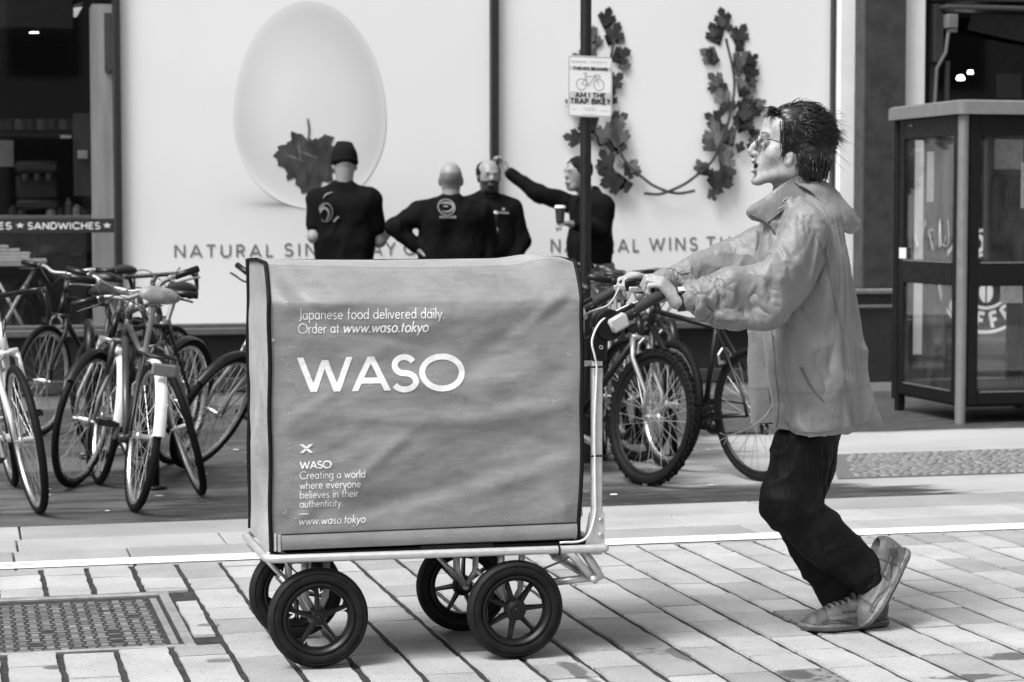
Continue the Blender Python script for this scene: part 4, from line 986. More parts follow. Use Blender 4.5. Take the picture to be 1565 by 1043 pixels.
mb = MB(); mb.add([(CX1 - .01, CYN + .04, CZ0 + .02), (CX1 + .022, CYN + .05, CZ0 + .065), (CX1 + .015, CYN + .045, CZ0 + .14), (CX1 - .01, CYN + .04, CZ0 + .1)], [(0, 1, 2, 3)], .45); mb.build('cover_flap', m_canvas, cart)
# printed words
m_print = mat('cover_print', .76, .55, var=.10, scale=70)
def cover_text(txt, p0, p1, pyb, pyt, wgt, track=.06, slant=0.0):
    x0, z0 = cpx(p0, pyb); x1, _ = cpx(p1, pyb); _, z1 = cpx(p0, pyt); mb = MB()
    letters(mb, txt, lambda u, v, l: (x0 + u, float(cover_y(x0 + u, z0 + v)) - .0013 - l * .00002, z0 + v), z1 - z0, wgt, track, fit=x1 - x0, seg=.012, slant=slant)
    return mb.build('lettering', m_print, cart)
cover_text('WASO', 457, 708, 599.5, 547, .175, .05)
cover_text('Japanese food delivered daily.', 455, 678, 489, 472.5, .085)
cover_text('Order at', 455, 519, 510, 494.5, .085); cover_text('www.waso.tokyo', 524, 653, 509, 492, .135, slant=.18)
cover_text('WASO', 458, 506, 716.5, 705.5, .19, .05)
for txt, p1, yb in (('Creating a world', 557.5, 732.5), ('where everyone', 550.5, 747.5), ('believes in their', 547, 762), ('authenticity.', 524, 776)): cover_text(txt, 457.5, p1, yb, yb - 12.2, .10)
cover_text('www.waso.tokyo', 456, 558, 802.5, 790, .095, slant=.18)
mb = MB(); x0, z0 = cpx(457.5, 786.5); mb.add([(x0 + a, float(cover_y(x0, z0)) - .0022, z0 + b) for a, b in ((0, 0), (.026, 0), (.026, .003), (0, .003))], [(0, 1, 2, 3)])
xc, zc_ = cpx(468, 685.5); w_, h_, q = .020, .0125, .0065
for sg in (1, -1):
    pl = [(-w_, sg * h_), (-w_ * .45, sg * h_), (0, sg * .005), (w_ * .45, sg * h_), (w_, sg * h_), (w_ * .28, sg * .0004), (-w_ * .28, sg * .0004)]
    mb.add([(xc + a, float(cover_y(xc + a, zc_ + b)) - .0022, zc_ + b) for a, b in pl], [tuple(range(7))])
mb.build('logo_mark', m_print, cart)
# pale specks and scratches on the cloth
mb = MB(); r = random.Random(21)
for k in range(80):
    x_, z_ = r.uniform(CX0 + .03, CX1 - .03), r.uniform(CZ0 + .06, 1.08)
    if r.random() < .35: x_ = CX0 + .03 + abs(r.gauss(0, .03))
    a = r.uniform(-.6, .8); L = r.choice([.003, .004, .006, .009, .014]) ; w_ = .0011
    p0 = V(x_, z_); p1 = p0 + L * V(math.cos(a), math.sin(a)); n_ = w_ * V(-math.sin(a), math.cos(a)); 
    qs = [p0 - n_, p1 - n_ * .3, p1 + n_ * .3, p0 + n_]; mb.add([(u, float(cover_y(u, v)) - .0018, v) for u, v in qs], [(0, 1, 2, 3)])
x_, z_ = cpx(417, 520); mb.add([(x_ + .005 * math.cos(a), float(cover_y(x_, z_)) - .002, z_ + .005 * math.sin(a)) for a in [k * .7 for k in range(9)]], [tuple(range(9))])
tag(mb.build('scuffs', mat('scuff_white', .45, .7), cart), kind='stuff')
# frame: tubular rail all round, posts, brackets, lower stand
m_alu = mat('brushed_aluminium', .60, .38, .55, var=.08, scale=30)
m_dkpl = mat('black_plastic', .006, .5, spec=.25, var=.2, scale=30)
ZR = .326
def rail_loop():
    x0, x1, y0, y1, rr = .842, 1.862, 6.172, 6.690, .05; o = []
    for cx, cy, a0 in ((x0 + rr, y0 + rr, 180), (x1 - .004, y0 + .004, 270), (x1 - .004, y1 - .004, 0), (x0 + rr, y1 - rr, 90)):
        q = rr if cx < 1.5 else .004; o += [V(cx + q * math.cos(math.radians(a)), cy + q * math.sin(math.radians(a)), ZR + .004 * (1 if cx < 1.5 else -1) * .8) for a in np.linspace(a0, a0 + 90, 7)]
    return o
mb = MB(); mb.tube(rail_loop(), .0125, 10, closed=True); mb.build('frame_rail', m_alu, cart, 180)
mb = MB(); mb.box((.9, 6.2, ZR + .002), (1.83, 6.66, ZR + .016)); mb.box((1.30, 6.185, ZR + .011), (1.52, 6.5, ZR + .021)); mb.build('deck_board', m_dkpl, cart)
for yy in (6.205, 6.655):
    mb = MB(); mb.box((1.828, yy - .013, .30), (1.860, yy + .013, .905), bev=.004); mb.build('handle_post', m_alu, cart)
    mb = MB(); mb.add([(1.805, yy - .016, ZR - .013), (1.866, yy - .016, ZR - .013), (1.866, yy - .016, ZR + .10), (1.826, yy - .016, ZR + .10), (1.805, yy + .016, ZR - .013), (1.866, yy + .016, ZR - .013), (1.866, yy + .016, ZR + .10), (1.826, yy + .016, ZR + .10)], [(0, 1, 2, 3), (4, 5, 6, 7), (0, 1, 5, 4), (1, 2, 6, 5), (2, 3, 7, 6), (3, 0, 4, 7)])
    br = mb.build('post_bracket', m_alu, cart)
    [MB().ball((1.852, yy - .017, z_), (.0075, .005, .0075), 10, 6).build('bolt', mat('steel_bolt', .5, .3, .8), br, 180) for z_ in (ZR + .035, ZR + .08)]
mb = MB(); mb.box((1.792, 6.215, .868), (1.83, 6.235, .885), bev=.002); mb.box((1.792, 6.625, .868), (1.83, 6.645, .885), bev=.002); mb.tube([(1.79, 6.25, .66), (1.845, 6.23, .635)], .012); mb.build('cross_stay', m_alu, cart, 60)
for yy in (6.21, 6.62):                       # two V struts and a low bar of the kick stand
    mb = MB(); mb.tube([(1.75, yy, ZR - .005), (1.80, yy, .265), (1.835, yy, .225)], .0125, 8); mb.tube([(1.80, yy + .02, ZR - .005), (1.835, yy + .01, .27), (1.86, yy, .222)], .014, 8); mb.build('stand_strut', m_alu, cart, 180)
mb = MB(); mb.tube([(1.835, 6.19, .225), (1.835, 6.65, .225)], .0125); mb.tube([(1.70, 6.28, .205), (1.845, 6.22, .228)], .012); mb.build('stand_bar', m_alu, cart, 180)
# wheels
t = NT('tyre_rubber'); n = t.noise(18.0, 5.0); t.color(t.math('MULTIPLY', .0045, t.ramp(n, .3, .75, .6, 3.0))); m_tyre = t.set(.62, 0, .25)
m_hub = mat('hub_plastic', .005, .42, spec=.35, var=.25, scale=20)
def cart_wheel(cx, cy, spokes, yaw, rot):
    w = empty('wheel', (cx, cy, .148)); w.parent = cart; w.location = (cx - 1.33, cy - 6.43, .148)
    Rz = rotm((0, 0, 1), yaw)
    old = link.world; link.world = False
    def fin(mb, name, m_, sm=40):
        mb.v = [tuple(Rz @ V(*p)) for p in mb.v]; return mb.build(name, m_, w, sm)
    a = np.linspace(-1.9, 1.9, 13); mb = MB(); prof = [(.122 + .026 * math.cos(q), .026 * math.sin(q)) for q in a] + [(.100, .017), (.098, 0), (.100, -.017)]
    mb.lathe(prof, 72, 'y'); mb.lathe([(.133, -.0265), (.136, -.0265), (.136, -.0235), (.133, -.0235)], 72, 'y'); fin(mb, 'tyre', m_tyre, 60)
    mb = MB(); mb.lathe([(.103, -.020), (.105, -.0245), (.100, -.0255), (.093, -.021), (.088, -.012), (.088, .012), (.093, .021), (.105, .0245)], 72, 'y')
    mb.lathe([(.0, -.034), (.008, -.034), (.010, -.030), (.018, -.029), (.020, -.022), (.030 if spokes > 5 else .022, -.017), (.034 if spokes > 5 else .024, -.005), (.03, .02), (.0, .02)], 36, 'y', close=False)
    for k in range(spokes):
        th = rot + 2 * math.pi * k / spokes; c_, s_ = math.cos(th), math.sin(th)
        pts = []
        for (rr, hw, y0, y1) in ((.012, .0105, -.020, .008), (.055, .0075, -.015, .010), (.094, .0055, -.012, .012)):
            for (sw, yy) in ((-1, y1), (-.45, y0), (.45, y0), (1, y1)): pts.append((rr * c_ - sw * hw * s_, yy, rr * s_ + sw * hw * c_))
        mb.add(pts, [(0, 1, 5, 4), (1, 2, 6, 5), (2, 3, 7, 6), (3, 0, 4, 7), (4, 5, 9, 8), (5, 6, 10, 9), (6, 7, 11, 10), (7, 4, 8, 11)])
        if spokes == 5:                        # webs rounding the windows
            for sg in (-1, 1): mb.add([(.094 * math.cos(th + sg * .07), -.01, .094 * math.sin(th + sg * .07)), (.092 * math.cos(th + sg * .28), -.01, .092 * math.sin(th + sg * .28)), (.075 * math.cos(th + sg * .09), -.01, .075 * math.sin(th + sg * .09))], [(0, 1, 2)])
    fin(mb, 'wheel_rim', m_hub, 35); link.world = old
cart_wheel(.995, 6.200, 5, -1.5, .35); cart_wheel(.998, 6.655, 5, 3, 1.0); cart_wheel(1.585, 6.185, 7, 1, .05); cart_wheel(1.528, 6.635, 7, -6, .6)
for (cx, cy) in ((.995, 6.2), (.998, 6.655), (1.585, 6.185), (1.528, 6.635)):
    dy = .05 if cy < 6.4 else -.05; mb = MB(); mb.tube([(cx - .03, cy + dy, ZR), (cx - .03, cy + dy, .2), (cx, cy + dy * .8, .148)], .0115, 8); mb.tube([(cx + .035, cy + dy, ZR), (cx + .03, cy + dy, .2), (cx, cy + dy * .8, .148)], .010, 8)
    mb.tube([(cx - .1, cy + dy * 1.5, .26), (cx - .02, cy + dy * 1.2, .17)], .008, 6); mb.tube([(cx, cy, .148), (cx, cy + dy * 1.2, .148)], .009, 8); mb.build('caster_fork', m_alu, cart, 180)
mb = MB(); mb.tube(smoothpath([(.90, 6.19, .32), (.93, 6.2, .285), (.98, 6.22, .24)]), .0025, 5); mb.tube(smoothpath([(1.80, 6.2, .32), (1.74, 6.21, .285), (1.68, 6.22, .26)]), .0035, 5); mb.build('brake_rod', m_dkpl, cart)
# handlebar: pivots, arms, cross bar, levers, cable
P0 = V(1.878, 6.205, .993)
for yy in (6.205, 6.655):
    mb = MB(); mb.box((1.826, yy - .017, .885), (1.872, yy + .017, .99), bev=.004); mb.lathe([(0, -.024), (.044, -.024), (.048, -.018), (.048, .018), (.044, .024), (0, .024)], 32, 'y', (1.878, yy, .993), False)
    mb.add([tuple(rotm((0, 1, 0), -28) @ V(*p) + V(1.878, yy, .993)) for p in [(x_, y_, z_) for x_ in (0, .10) for y_ in (-.016, .016) for z_ in (-.020, .020)]], [(0, 1, 3, 2), (4, 6, 7, 5), (0, 4, 5, 1), (2, 3, 7, 6), (0, 2, 6, 4), (1, 5, 7, 3)])
    pv = mb.build('handle_pivot', m_dkpl, cart, 40)
    R = rotm((0, 1, 0), -28); mb = MB(); mb.box((-.012, -.012, -.024), (.048, .012, .022), R, (1.886, yy - .034, .993), bev=.007); mb.build('pivot_button', mat('button_grey', .38, .45), pv, 40)
    MB().lathe([(.0035, -.001), (.006, -.002), (.007, 0), (.0035, 0)], 14, 'y', (1.852, yy - .0175, .927)).build('rivet', mat('steel_bolt', .5), pv); mb = MB(); q = R @ V(.085, 0, 0) + V(1.878, yy, .993); mb.lathe([(.0035, -.001), (.006, -.002), (.007, 0), (.0035, 0)], 14, 'y', (q[0], yy - .0165, q[2])); mb.build('rivet', mat('steel_bolt', .5), pv)
d28 = V(math.cos(math.radians(28)), 0, math.sin(math.radians(28)))
GE = V(1.878, 0, .993) + d28 * .222                            # where the arms bend into the cross bar
mb = MB()
for yy, sg in ((6.205, 1), (6.655, -1)):
    a = V(1.878, yy, .993) + d28 * .06; mb.tube([a, V(1.878, yy, .993) + d28 * .10], .0195, 12); mb.tube([V(1.878, yy, .993) + d28 * .098, V(1.878, yy, .993) + d28 * .195, GE + V(-.012, yy + sg * .024, -.006), GE + V(.002, yy + sg * .045, -.001)], .0175, 12)
mb.tube([GE + V(.002, 6.248, -.001), GE + V(.002, 6.612, -.001)], .0165, 12); mb.build('push_handle', mat('grip_foam', .022, .75, var=.3, scale=120, bump=.4, bscale=300), cart, 60)
for yy, sg in ((6.36, 1), (6.52, -1)):
    c0 = GE + V(.004, yy, 0); mb = MB(); mb.tube([c0 + V(0, -.018, 0), c0 + V(0, .018, 0)], .023, 10); mb.box(c0 + V(-.05, -.012, -.008), c0 + V(-.005, .012, .022), bev=.005); hb_ = mb.build('lever_clamp', m_dkpl, cart, 40)
    mb = MB(); mb.tube(smoothpath([c0 + V(-.04, 0, .008), c0 + V(-.065, -sg * .03, .014), c0 + V(-.058, -sg * .085, .012), c0 + V(-.045, -sg * .12, .0)]), .0065, 6, flat=(1, 1.5)); mb.build('brake_lever', m_dkpl, hb_, 180)
    mb = MB(); mb.box(c0 + V(-.085, -.007, -.012), c0 + V(-.045, .007, .004), bev=.003); mb.build('cable_stop', m_alu, hb_)
mb = MB(); mb.tube(smoothpath([GE + V(-.05, 6.36, .0), onY(1000, 458, 6.30), onY(975, 462, 6.24), onY(945, 474, 6.2), onY(918, 492, 6.18), onY(905, 520, 6.175), onY(909, 545, 6.178), V(1.838, 6.186, .86), V(1.832, 6.186, .7), V(1.834, 6.186, .5), V(1.832, 6.184, .42), V(1.80, 6.178, .352), V(1.72, 6.17, .345)], 8), .0034, 7)
mb.build('brake_cable', mat('cable_white', .70, .45), cart, 180)
mb = MB(); mb.tube(smoothpath([GE + V(-.06, 6.52, .0), onY(930, 466, 6.45), onY(895, 482, 6.5), onY(888, 520, 6.6), V(1.83, 6.64, .8)], 8), .003, 6); mb.build('brake_cable', mat('cable_grey', .45, .45), cart, 180)
mb = MB()
for z_ in (.868, .60): mb.tube([(1.822, 6.186, z_), (1.866, 6.186, z_), (1.866, 6.22, z_), (1.822, 6.22, z_)], .003, 5, closed=True)
mb.tube([(1.715 + .0005 * k, 6.171 + .014 * math.cos(k), ZR - .002 + .014 * math.sin(k)) for k in np.linspace(0, 6.28, 14)], .003, 5); mb.build('cable_tie', m_dkpl, cart)
# ------------------------------------------------------------------ the man pushing the cart
MY = 6.43
man = empty('person', (2.62, MY, 0), 'man in a pale hooded rain jacket, dark trousers and glasses, pushing the delivery cart', 'person')
def J(px, py, dy=0.0): return onY(px, py, MY + dy)
def skinmat(name, base):
    t = NT(name); n = t.noise(60.0, 4.0, .6); n2 = t.noise(9.0, 3.0)
    t.color(t.math('MULTIPLY', t.math('MULTIPLY', t.attr('tone'), base), t.math('MULTIPLY', t.ramp(n, .3, .7, .86, 1.12), t.ramp(n2, .3, .7, .90, 1.08))))
    t.b.inputs['Subsurface Weight'].default_value = .12; t.b.inputs['Subsurface Radius'].default_value = (.006, .006, .006); t.b.inputs['Subsurface Scale'].default_value = .6
    t.bump(t.noise(220.0, 3.0), .08, .002); t.m['needs'] = 'tone'; return t.set(.48, 0, .45)
m_skin = skinmat('skin', .33)
def paint(P, tone, c, r, val, soft=.35):
    d = np.linalg.norm((P - c) / (V(*r) if not np.isscalar(r) else r), axis=1); w = np.clip((1 - d) / soft, 0, 1); return tone * (1 - w) + val * w
FSC = 1.0
def hand(s, wrist, knk, nrm_dir, across, curl, fl=.040, thumb=None, rs=1.0, spread=.0195):
    """hand on sdf s: wrist and knuckle-row centre, back-of-hand direction, across (index->little); curl = bend per joint in degrees"""
    w, c = V(*wrist), V(*knk); f = nrm(c - w); n = nrm(V(*nrm_dir) - f * (V(*nrm_dir) @ f)); a = nrm(V(*across) - f * (V(*across) @ f) - n * (V(*across) @ n))
    for i, q in enumerate((-1.5, -.5, .5, 1.5)):
        k0 = c + a * q * spread - n * abs(q) * .002 - f * (abs(q - -.5) * .004); s.cap(w + a * q * .010, k0, .017 * rs, .0125 * rs, .012)
        L = fl * (.95, 1.08, 1.0, .80)[i]; r = (.0098, .0100, .0095, .0085)[i] * rs; d = f; p = k0; cu = curl[i] if isinstance(curl[0], (list, tuple)) else curl
        for j, (bend, fr) in enumerate(zip(cu, (1.0, .66, .52))):
            R = np.array(Matrix.Rotation(math.radians(bend), 3, Vector([float(x) for x in np.cross(f, -n)]))); d = R @ d; p1 = p + d * L * fr
            s.cap(p, p1, r * (1 - .07 * j), r * (1 - .07 * (j + 1)), .004); p = p1
    if thumb is not None:
        t0 = w + (c - w) * .30 - a * .020 - n * .006; s.cap(w + f * .01, t0, .017 * rs, .015 * rs, .012)
        t1, t2 = V(*thumb[0]), V(*thumb[1]); s.cap(t0, t1, .0145 * rs, .0115 * rs, .008); s.cap(t1, t2, .0112 * rs, .0090 * rs, .004)
NW, FWR = J(1035, 460, -.225), J(998, 434, .165)          # wrists (near = his left, far = his right)
NK, FK = J(1011, 429, -.212), J(965, 421, .14)            # knuckle rows
b = SDF((1.86, 6.08, .60), (2.80, 6.76, 1.70), .0032)
# skull, face and neck
b.ell(J(1220, 210), (.098, .076, .100), k=.02); b.ell(J(1192, 228), (.058, .064, .082), rotm((0, 1, 0), 8), .03); b.ell(J(1186, 196), (.040, .058, .046), k=.03)
for sg in (-1, 1):
    b.cap(J(1206, 260, sg * .048), J(1165, 273, sg * .018), .030, .017, .03); b.cap(J(1208, 240, sg * .058), J(1206, 264, sg * .050), .022, .024, .02)
    b.ell(J(1182, 237, sg * .040), (.028, .020, .024), k=.03); b.ell(J(1166, 217, sg * .032), (.013, .017, .012), k=.012, op='s'); b.ell(J(1171, 217, sg * .031), (.0125, .0135, .0125), k=.003)
    b.cap(J(1163, 221, sg * .018), J(1166, 223, sg * .042), .004, .004, .006); b.ell(J(1155, 235, sg * .011), (.011, .008, .008), k=.006)
    b.ell(J(1206, 243, sg * .077), (.015, .010, .026), rotm((0, 1, 0), 12) @ rotm((0, 0, 1), sg * 18), .004); b.ell(J(1204, 241, sg * .087), (.008, .006, .014), rotm((0, 1, 0), 12), .004, 's')
for sg in (-1, 1): b.cap(J(1160, 240, sg * .024), J(1170, 260, sg * .034), .0035, .003, .010, op='s')
b.cap(J(1168, 206, -.034), J(1168, 206, .034), .011, .011, .016)
b.chain([J(1161, 212), J(1152, 224), J(1147, 231)], [.0085, .0098, .0105], .008); b.ell(J(1150, 237, .0), (.012, .012, .006), k=.005)
b.ell(J(1168, 253), (.034, .036, .036), k=.025); b.ell(J(1156, 277), (.017, .02, .014), k=.016)
b.cap(J(1151, 246, -.017), J(1151, 246, .017), .0075, .0075, .005); b.cap(J(1151, 261, -.015), J(1151, 261, .015), .0080, .0080, .005); b.ell(J(1148, 253.5), (.028, .021, .0095), k=.003, op='s')
b.cap(J(1156, 249.5, -.014), J(1156, 249.5, .014), .004, .004, .001)
b.chain([J(1214, 258), J(1214, 295), J(1220, 335)], [.056, .058, .070], .03); b.ell(J(1188, 298), (.016, .014, .018), k=.02)
# trunk, arms under the jacket
b.cap(J(1222, 355, -.13), J(1222, 355, .13), .06, .06, .04); b.cap(J(1225, 360), J(1245, 560), .11, .12, .05, flat=None); b.cap(J(1246, 590, -.07), J(1246, 590, .07), .11, .11, .05)
EL, ER = J(1182, 452, -.27), J(1120, 408, .24)
b.chain([J(1228, 355, -.18), EL, NW], [.05, .042, .027], .02); b.chain([J(1215, 355, .18), ER, FWR], [.05, .042, .027], .02)
hand(b, NW, NK, (.55, -.45, .75), (.35, -.93, -.1), [(38, 70, 55), (42, 72, 55), (48, 74, 55), (56, 74, 55)], .043, (J(1012, 458, -.16), J(1000, 460, -.15)))
hand(b, FWR, FK, (.1, .1, .95), (0, .95, 0), [(30, 52, 40), (34, 58, 40), (40, 62, 40), (45, 62, 40)], .049, (J(986, 443, .10), J(968, 441, .085)), 1.08)
P, F = b.mesh(3)
tone = np.ones(len(P))
for sg in (-1, 1):
    tone = paint(P, tone, J(1164, 203.5, sg * .033), (.022, .019, .0055), .10, .5); tone = paint(P, tone, J(1164, 216, sg * .031), (.010, .010, .0045), .20, .4)
    tone = paint(P, tone, J(1166, 221, sg * .032), (.012, .012, .004), .75); tone = paint(P, tone, J(1150, 237.5, sg * .008), (.006, .004, .004), .25)
    tone = paint(P, tone, J(1200, 242, sg * .080), (.008, .010, .012), .55)
tone = paint(P, tone, J(1149, 246.5), (.014, .020, .006), .62); tone = paint(P, tone, J(1149, 260.5), (.014, .018, .007), .60); tone = paint(P, tone, J(1160, 254), (.030, .022, .011), .07, .25)
tone = paint(P, tone, J(1155, 249.6), (.010, .015, .0035), 1.25, .5)
sn = vnoise(P * 330) + 1.6 * vnoise(P * 120)
for c, r_, v in ((J(1150, 241), (.014, .024, .008), .68), (J(1155, 273), (.022, .024, .017), .70), (J(1178, 276), (.05, .05, .014), .88)):
    tone = paint(P, tone, c, r_, v, .6)
for kx, ky, kz in ((1010, 432, -.165), (1018, 440, -.185), (1003, 431, -.14)): tone = paint(P, tone, J(kx, ky, kz), .010, .85)
npmesh('body', P, F, m_skin, man, tone * (1 + .04 * sn))

# hair: a base shell plus wind-blown locks
m_hair = mat('black_hair', .014, .36, spec=.5, var=.5, scale=90)
h = SDF((2.30, 6.28, 1.30), (2.78, 6.58, 1.76), .004)
h.ell(J(1227, 209), (.094, .083, .099), k=.02); h.ell(J(1240, 232), (.062, .084, .085), k=.03); h.ell(J(1206, 180), (.066, .064, .040), rotm((0, 1, 0), -10), .02)
h.ell(J(1240, 262), (.040, .07, .045), k=.03)
for sg in (-1, 1): h.ell(J(1210, 210, sg * .067), (.038, .017, .058), k=.02); h.ell(J(1232, 250, sg * .066), (.034, .022, .045), k=.03)
for dy in (-.06, .06): h.ell(J(1166, 224, dy * .0), (.046, .09, .070), k=.008, op='s'); h.ell(J(1203, 249, dy * 1.3), (.020, .022, .026), k=.006, op='s')
Ph, Fh = h.mesh(1); Ph = Ph + vnormals(Ph, Fh) * (.004 * np.abs(vnoise(Ph * V(40, 40, 90))) + .004 * vnoise(Ph * V(22, 22, 60) + 5))[:, None]
npmesh('hair', Ph, Fh, m_hair, man)
mb = MB(); r = random.Random(4)
def lock(p, q, bulge, r0, tip=.0006, n=5):
    a, c = V(*p), V(*q); mid = (a + c) / 2 + V(*bulge); pts = smoothpath([a, mid, c], n); rr = [r0 * (1 - (i / (len(pts) - 1)) ** 1.6) + tip for i in range(len(pts))]; mb.tube(pts, rr, 5, flat=(1, .55))
HC = J(1226, 211); HR = V(.103, .090, .109)
def onhair(p, f=1.0): d = (p - HC) / HR; return HC + d / (np.linalg.norm(d) + 1e-9) * f * HR
for k in range(1900):
    d = nrm(V(r.gauss(.25, .8), r.gauss(-.25, .8), r.gauss(.3, .75))); p = HC + d * HR
    if d[0] < -.30 and d[2] < .62: continue
    if d[2] < -.15 and d[0] < .05: continue
    if d[2] < -.75: continue
    loose = r.random() < .45; L = r.uniform(.05, .11); fl = nrm(V(1, r.gauss(0, .35), -.15 - .75 * max(0, .55 - d[2]) * (1 if d[0] > 0 else .6) + r.gauss(0, .35)))
    if d[0] < -.1 and d[2] > .5: fl = nrm(V(r.uniform(-.2, 1), r.uniform(-.8, .8), r.uniform(-.3, .4)))
    lift = r.uniform(.02, .20) if loose else r.uniform(0, .04)
    pts = [onhair(p + fl * L * t_ + V(0, 0, .006 * math.sin(t_ * 5 + k)), .99 + .04 * math.sin(t_ * 2.6) + lift * t_ ** 1.4) for t_ in (0, .33, .66, 1)]
    pts = smoothpath(pts, 3); r0 = r.choice([.0008, .001, .0014, .002, .003]); mb.tube(pts, [r0 * (1 - (i / (len(pts) - 1)) ** 1.8) + .0004 for i in range(len(pts))], 5, flat=(1, .6))
for k in range(130):
    for sg in (-1, 1):
        p = J(r.uniform(1192, 1218), r.uniform(182, 212), sg * r.uniform(.070, .080)); q = p + V(r.uniform(.0, .035), sg * r.uniform(0, .008), -r.uniform(.03, .065)); lock(p, q, (-.004, sg * .006, 0), r.choice([.0015, .002, .003]), .0004)
for k in range(260):                                 # loose strands streaming back from the crown
    p = J(r.uniform(1228, 1268), r.uniform(172, 240), r.uniform(-.085, .05)); L = r.choice([.03, .04, .055, .08]) * r.uniform(.8, 1.1); up_k = r.uniform(-.45, .15) - .5 * max(0, (J(1200, 215)[2] - p[2]) / .05)
    d_ = nrm(V(1, r.uniform(-.25, .25), up_k)); q = p + d_ * L * (1.25 if r.random() < .3 else .8); mid = V(r.uniform(-.004, .004), r.uniform(-.006, .006), r.uniform(.002, .014)); lock(p, q, mid, r.choice([.0006, .0008, .001, .0014, .002]), .0003)
    p = J(r.uniform(1245, 1265), r.uniform(182, 225), r.uniform(-.07, .05)); q = J(1262 + 36 * r.random() ** 1.5, 206 + r.uniform(-8, 20), r.uniform(-.07, .05)); lock(p, q, (0, 0, r.uniform(.002, .018)), r.choice([.0008, .001, .0014, .002, .003]), .0003)
for k in range(40): p = J(r.uniform(1185, 1230), r.uniform(163, 172), r.uniform(-.05, .05)); q = p + V(r.uniform(.03, .07), r.uniform(-.01, .01), r.uniform(-.01, .016)); lock(p, q, (0, 0, .01), r.uniform(.001, .003), .0004)
for k in range(40): p = J(r.uniform(1180, 1196), r.uniform(166, 176), r.uniform(-.055, .055)); q = J(r.uniform(1163, 1176), r.uniform(166, 182), r.uniform(-.06, .05)); lock(p, q, (0, 0, .008), r.uniform(.002, .005), .0004)
for k in range(260): p = J(r.uniform(1218, 1264), r.uniform(222, 262), r.uniform(-.088, -.03)); q = p + V(r.uniform(-.012, .03), r.uniform(-.008, .004), -r.uniform(.03, .065)); q[2] = max(q[2], J(1240, 284)[2] + r.uniform(0, .02)); lock(p, q, (r.uniform(-.006, .008), -.006, 0), r.choice([.0014, .002, .003, .0045]), .0004)
for k in range(16): p = J(r.uniform(1196, 1206), r.uniform(205, 225), -.076); q = J(r.uniform(1190, 1200), r.uniform(238, 250), -.070); lock(p, q, (0, -.006, 0), r.uniform(.002, .004), .0004)
mb.build('hair_locks', m_hair, man, 180)

# glasses and watch
m_wire = mat('glasses_wire', .05, .25, .7)
mb = MB()
for sg in (-1, 1):
    c = J(1156, 216, sg * .032); mb.tube([c + V(.004 * abs(math.sin(a)), .0225 * math.cos(a), .0165 * math.sin(a)) + V(.006 * sg * math.cos(a) * sg, 0, 0) for a in np.linspace(0, 2 * math.pi, 20)[:-1]], .0016, 5, closed=True)
    mb.tube(smoothpath([c + V(.008, sg * .024, .004), J(1180, 214, sg * .071), J(1204, 224, sg * .079), J(1210, 236, sg * .078)]), .0016, 5)
mb.tube([J(1154, 214, -.010), J(1152, 212, 0), J(1154, 214, .010)], .0015, 5); mb.build('glasses', m_wire, man, 180)
wc = NW + nrm(EL - NW) * .012; wd = nrm(EL - NW); mb = MB()
e1 = nrm(np.cross(wd, V(0, 1, 0))); e2 = np.cross(wd, e1)
for i in range(24):
    a0, a1 = 2 * math.pi * i / 24, 2 * math.pi * (i + 1) / 24; q = []
    for a in (a0, a1):
        for w_ in (-.011, .011): q.append(wc + wd * w_ + (e1 * .0335 * math.cos(a) + e2 * .0295 * math.sin(a)))
    mb.add(q, [(0, 1, 3, 2)])
wt = mb.build('watch', mat('watch_strap', .012, .5), man, 180)
up_ = nrm(V(-.15, -.45, .85) - wd * (V(-.15, -.45, .85) @ wd)); R = np.stack([wd, np.cross(up_, wd), up_], 1); mb = MB(); mb.box((-.016, -.015, -.004), (.016, .015, .007), R, wc + up_ * .034, bev=.004); mb.build('watch_case', mat('watch_case', .03, .3), wt, 40)
mb = MB(); mb.box((-.011, -.011, 0), (.011, .011, .002), R, wc + up_ * .0405, bev=.0008); mb.build('watch_face', mat('watch_face', .55, .2), wt)

# jacket
PG = (.15, .40, .3, .020, 26)
FA = 1.05
FB = 0.20
FWARP = .16
def ridge(P, sc, p=1.6, off=0.0): return (1 - np.abs(vnoise(P * sc + off))) ** p
j = SDF((1.98, 6.02, .52), (2.92, 6.84, 1.52), .0088)
j.cap(J(1226, 350, -.165), J(1226, 350, .165), .070, .070, .06); j.ell(J(1226, 400), (.138, .195, .150), k=.06); j.ell(J(1232, 335), (.10, .15, .07), k=.06)
j.chain([J(1232, 420), J(1242, 520), J(1250, 600), J(1256, 690)], [.120, .116, .116, .120], .06); 
for sg in (-1, 1): j.chain([J(1236, 420, sg * .075), J(1246, 520, sg * .075), J(1254, 600, sg * .08), J(1258, 690, sg * .085)], [.112, .110, .112, .120], .06)
j.cap(J(1298, 590, -.04), J(1308, 690, -.05), .026, .032, .03); j.cap(J(1296, 560, .07), J(1308, 690, .09), .026, .034, .03)
SHN, SHF = J(1232, 352, -.185), J(1212, 352, .185)
EL = J(1184, 424, -.262); ER = J(1112, 396, .25)
j.chain([SHN, (SHN + EL) / 2 + V(.004, 0, .004), EL], [.074, .067, .060], .04); j.chain([EL, EL * .6 + NW * .4, EL * .22 + NW * .78, NW + nrm(EL - NW) * .06], [.058, .056, .049, .040], .03); j.chain([NW + nrm(EL - NW) * .065, NW + nrm(EL - NW) * .030], [.040, .036], .012)
j.chain([SHF, (SHF + ER) / 2, ER], [.074, .070, .062], .04); j.chain([ER, ER * .5 + FWR * .5, FWR + nrm(ER - FWR) * .05], [.061, .052, .038], .03); j.chain([FWR + nrm(ER - FWR) * .05, FWR + nrm(ER - FWR) * .02], [.037, .034], .012)
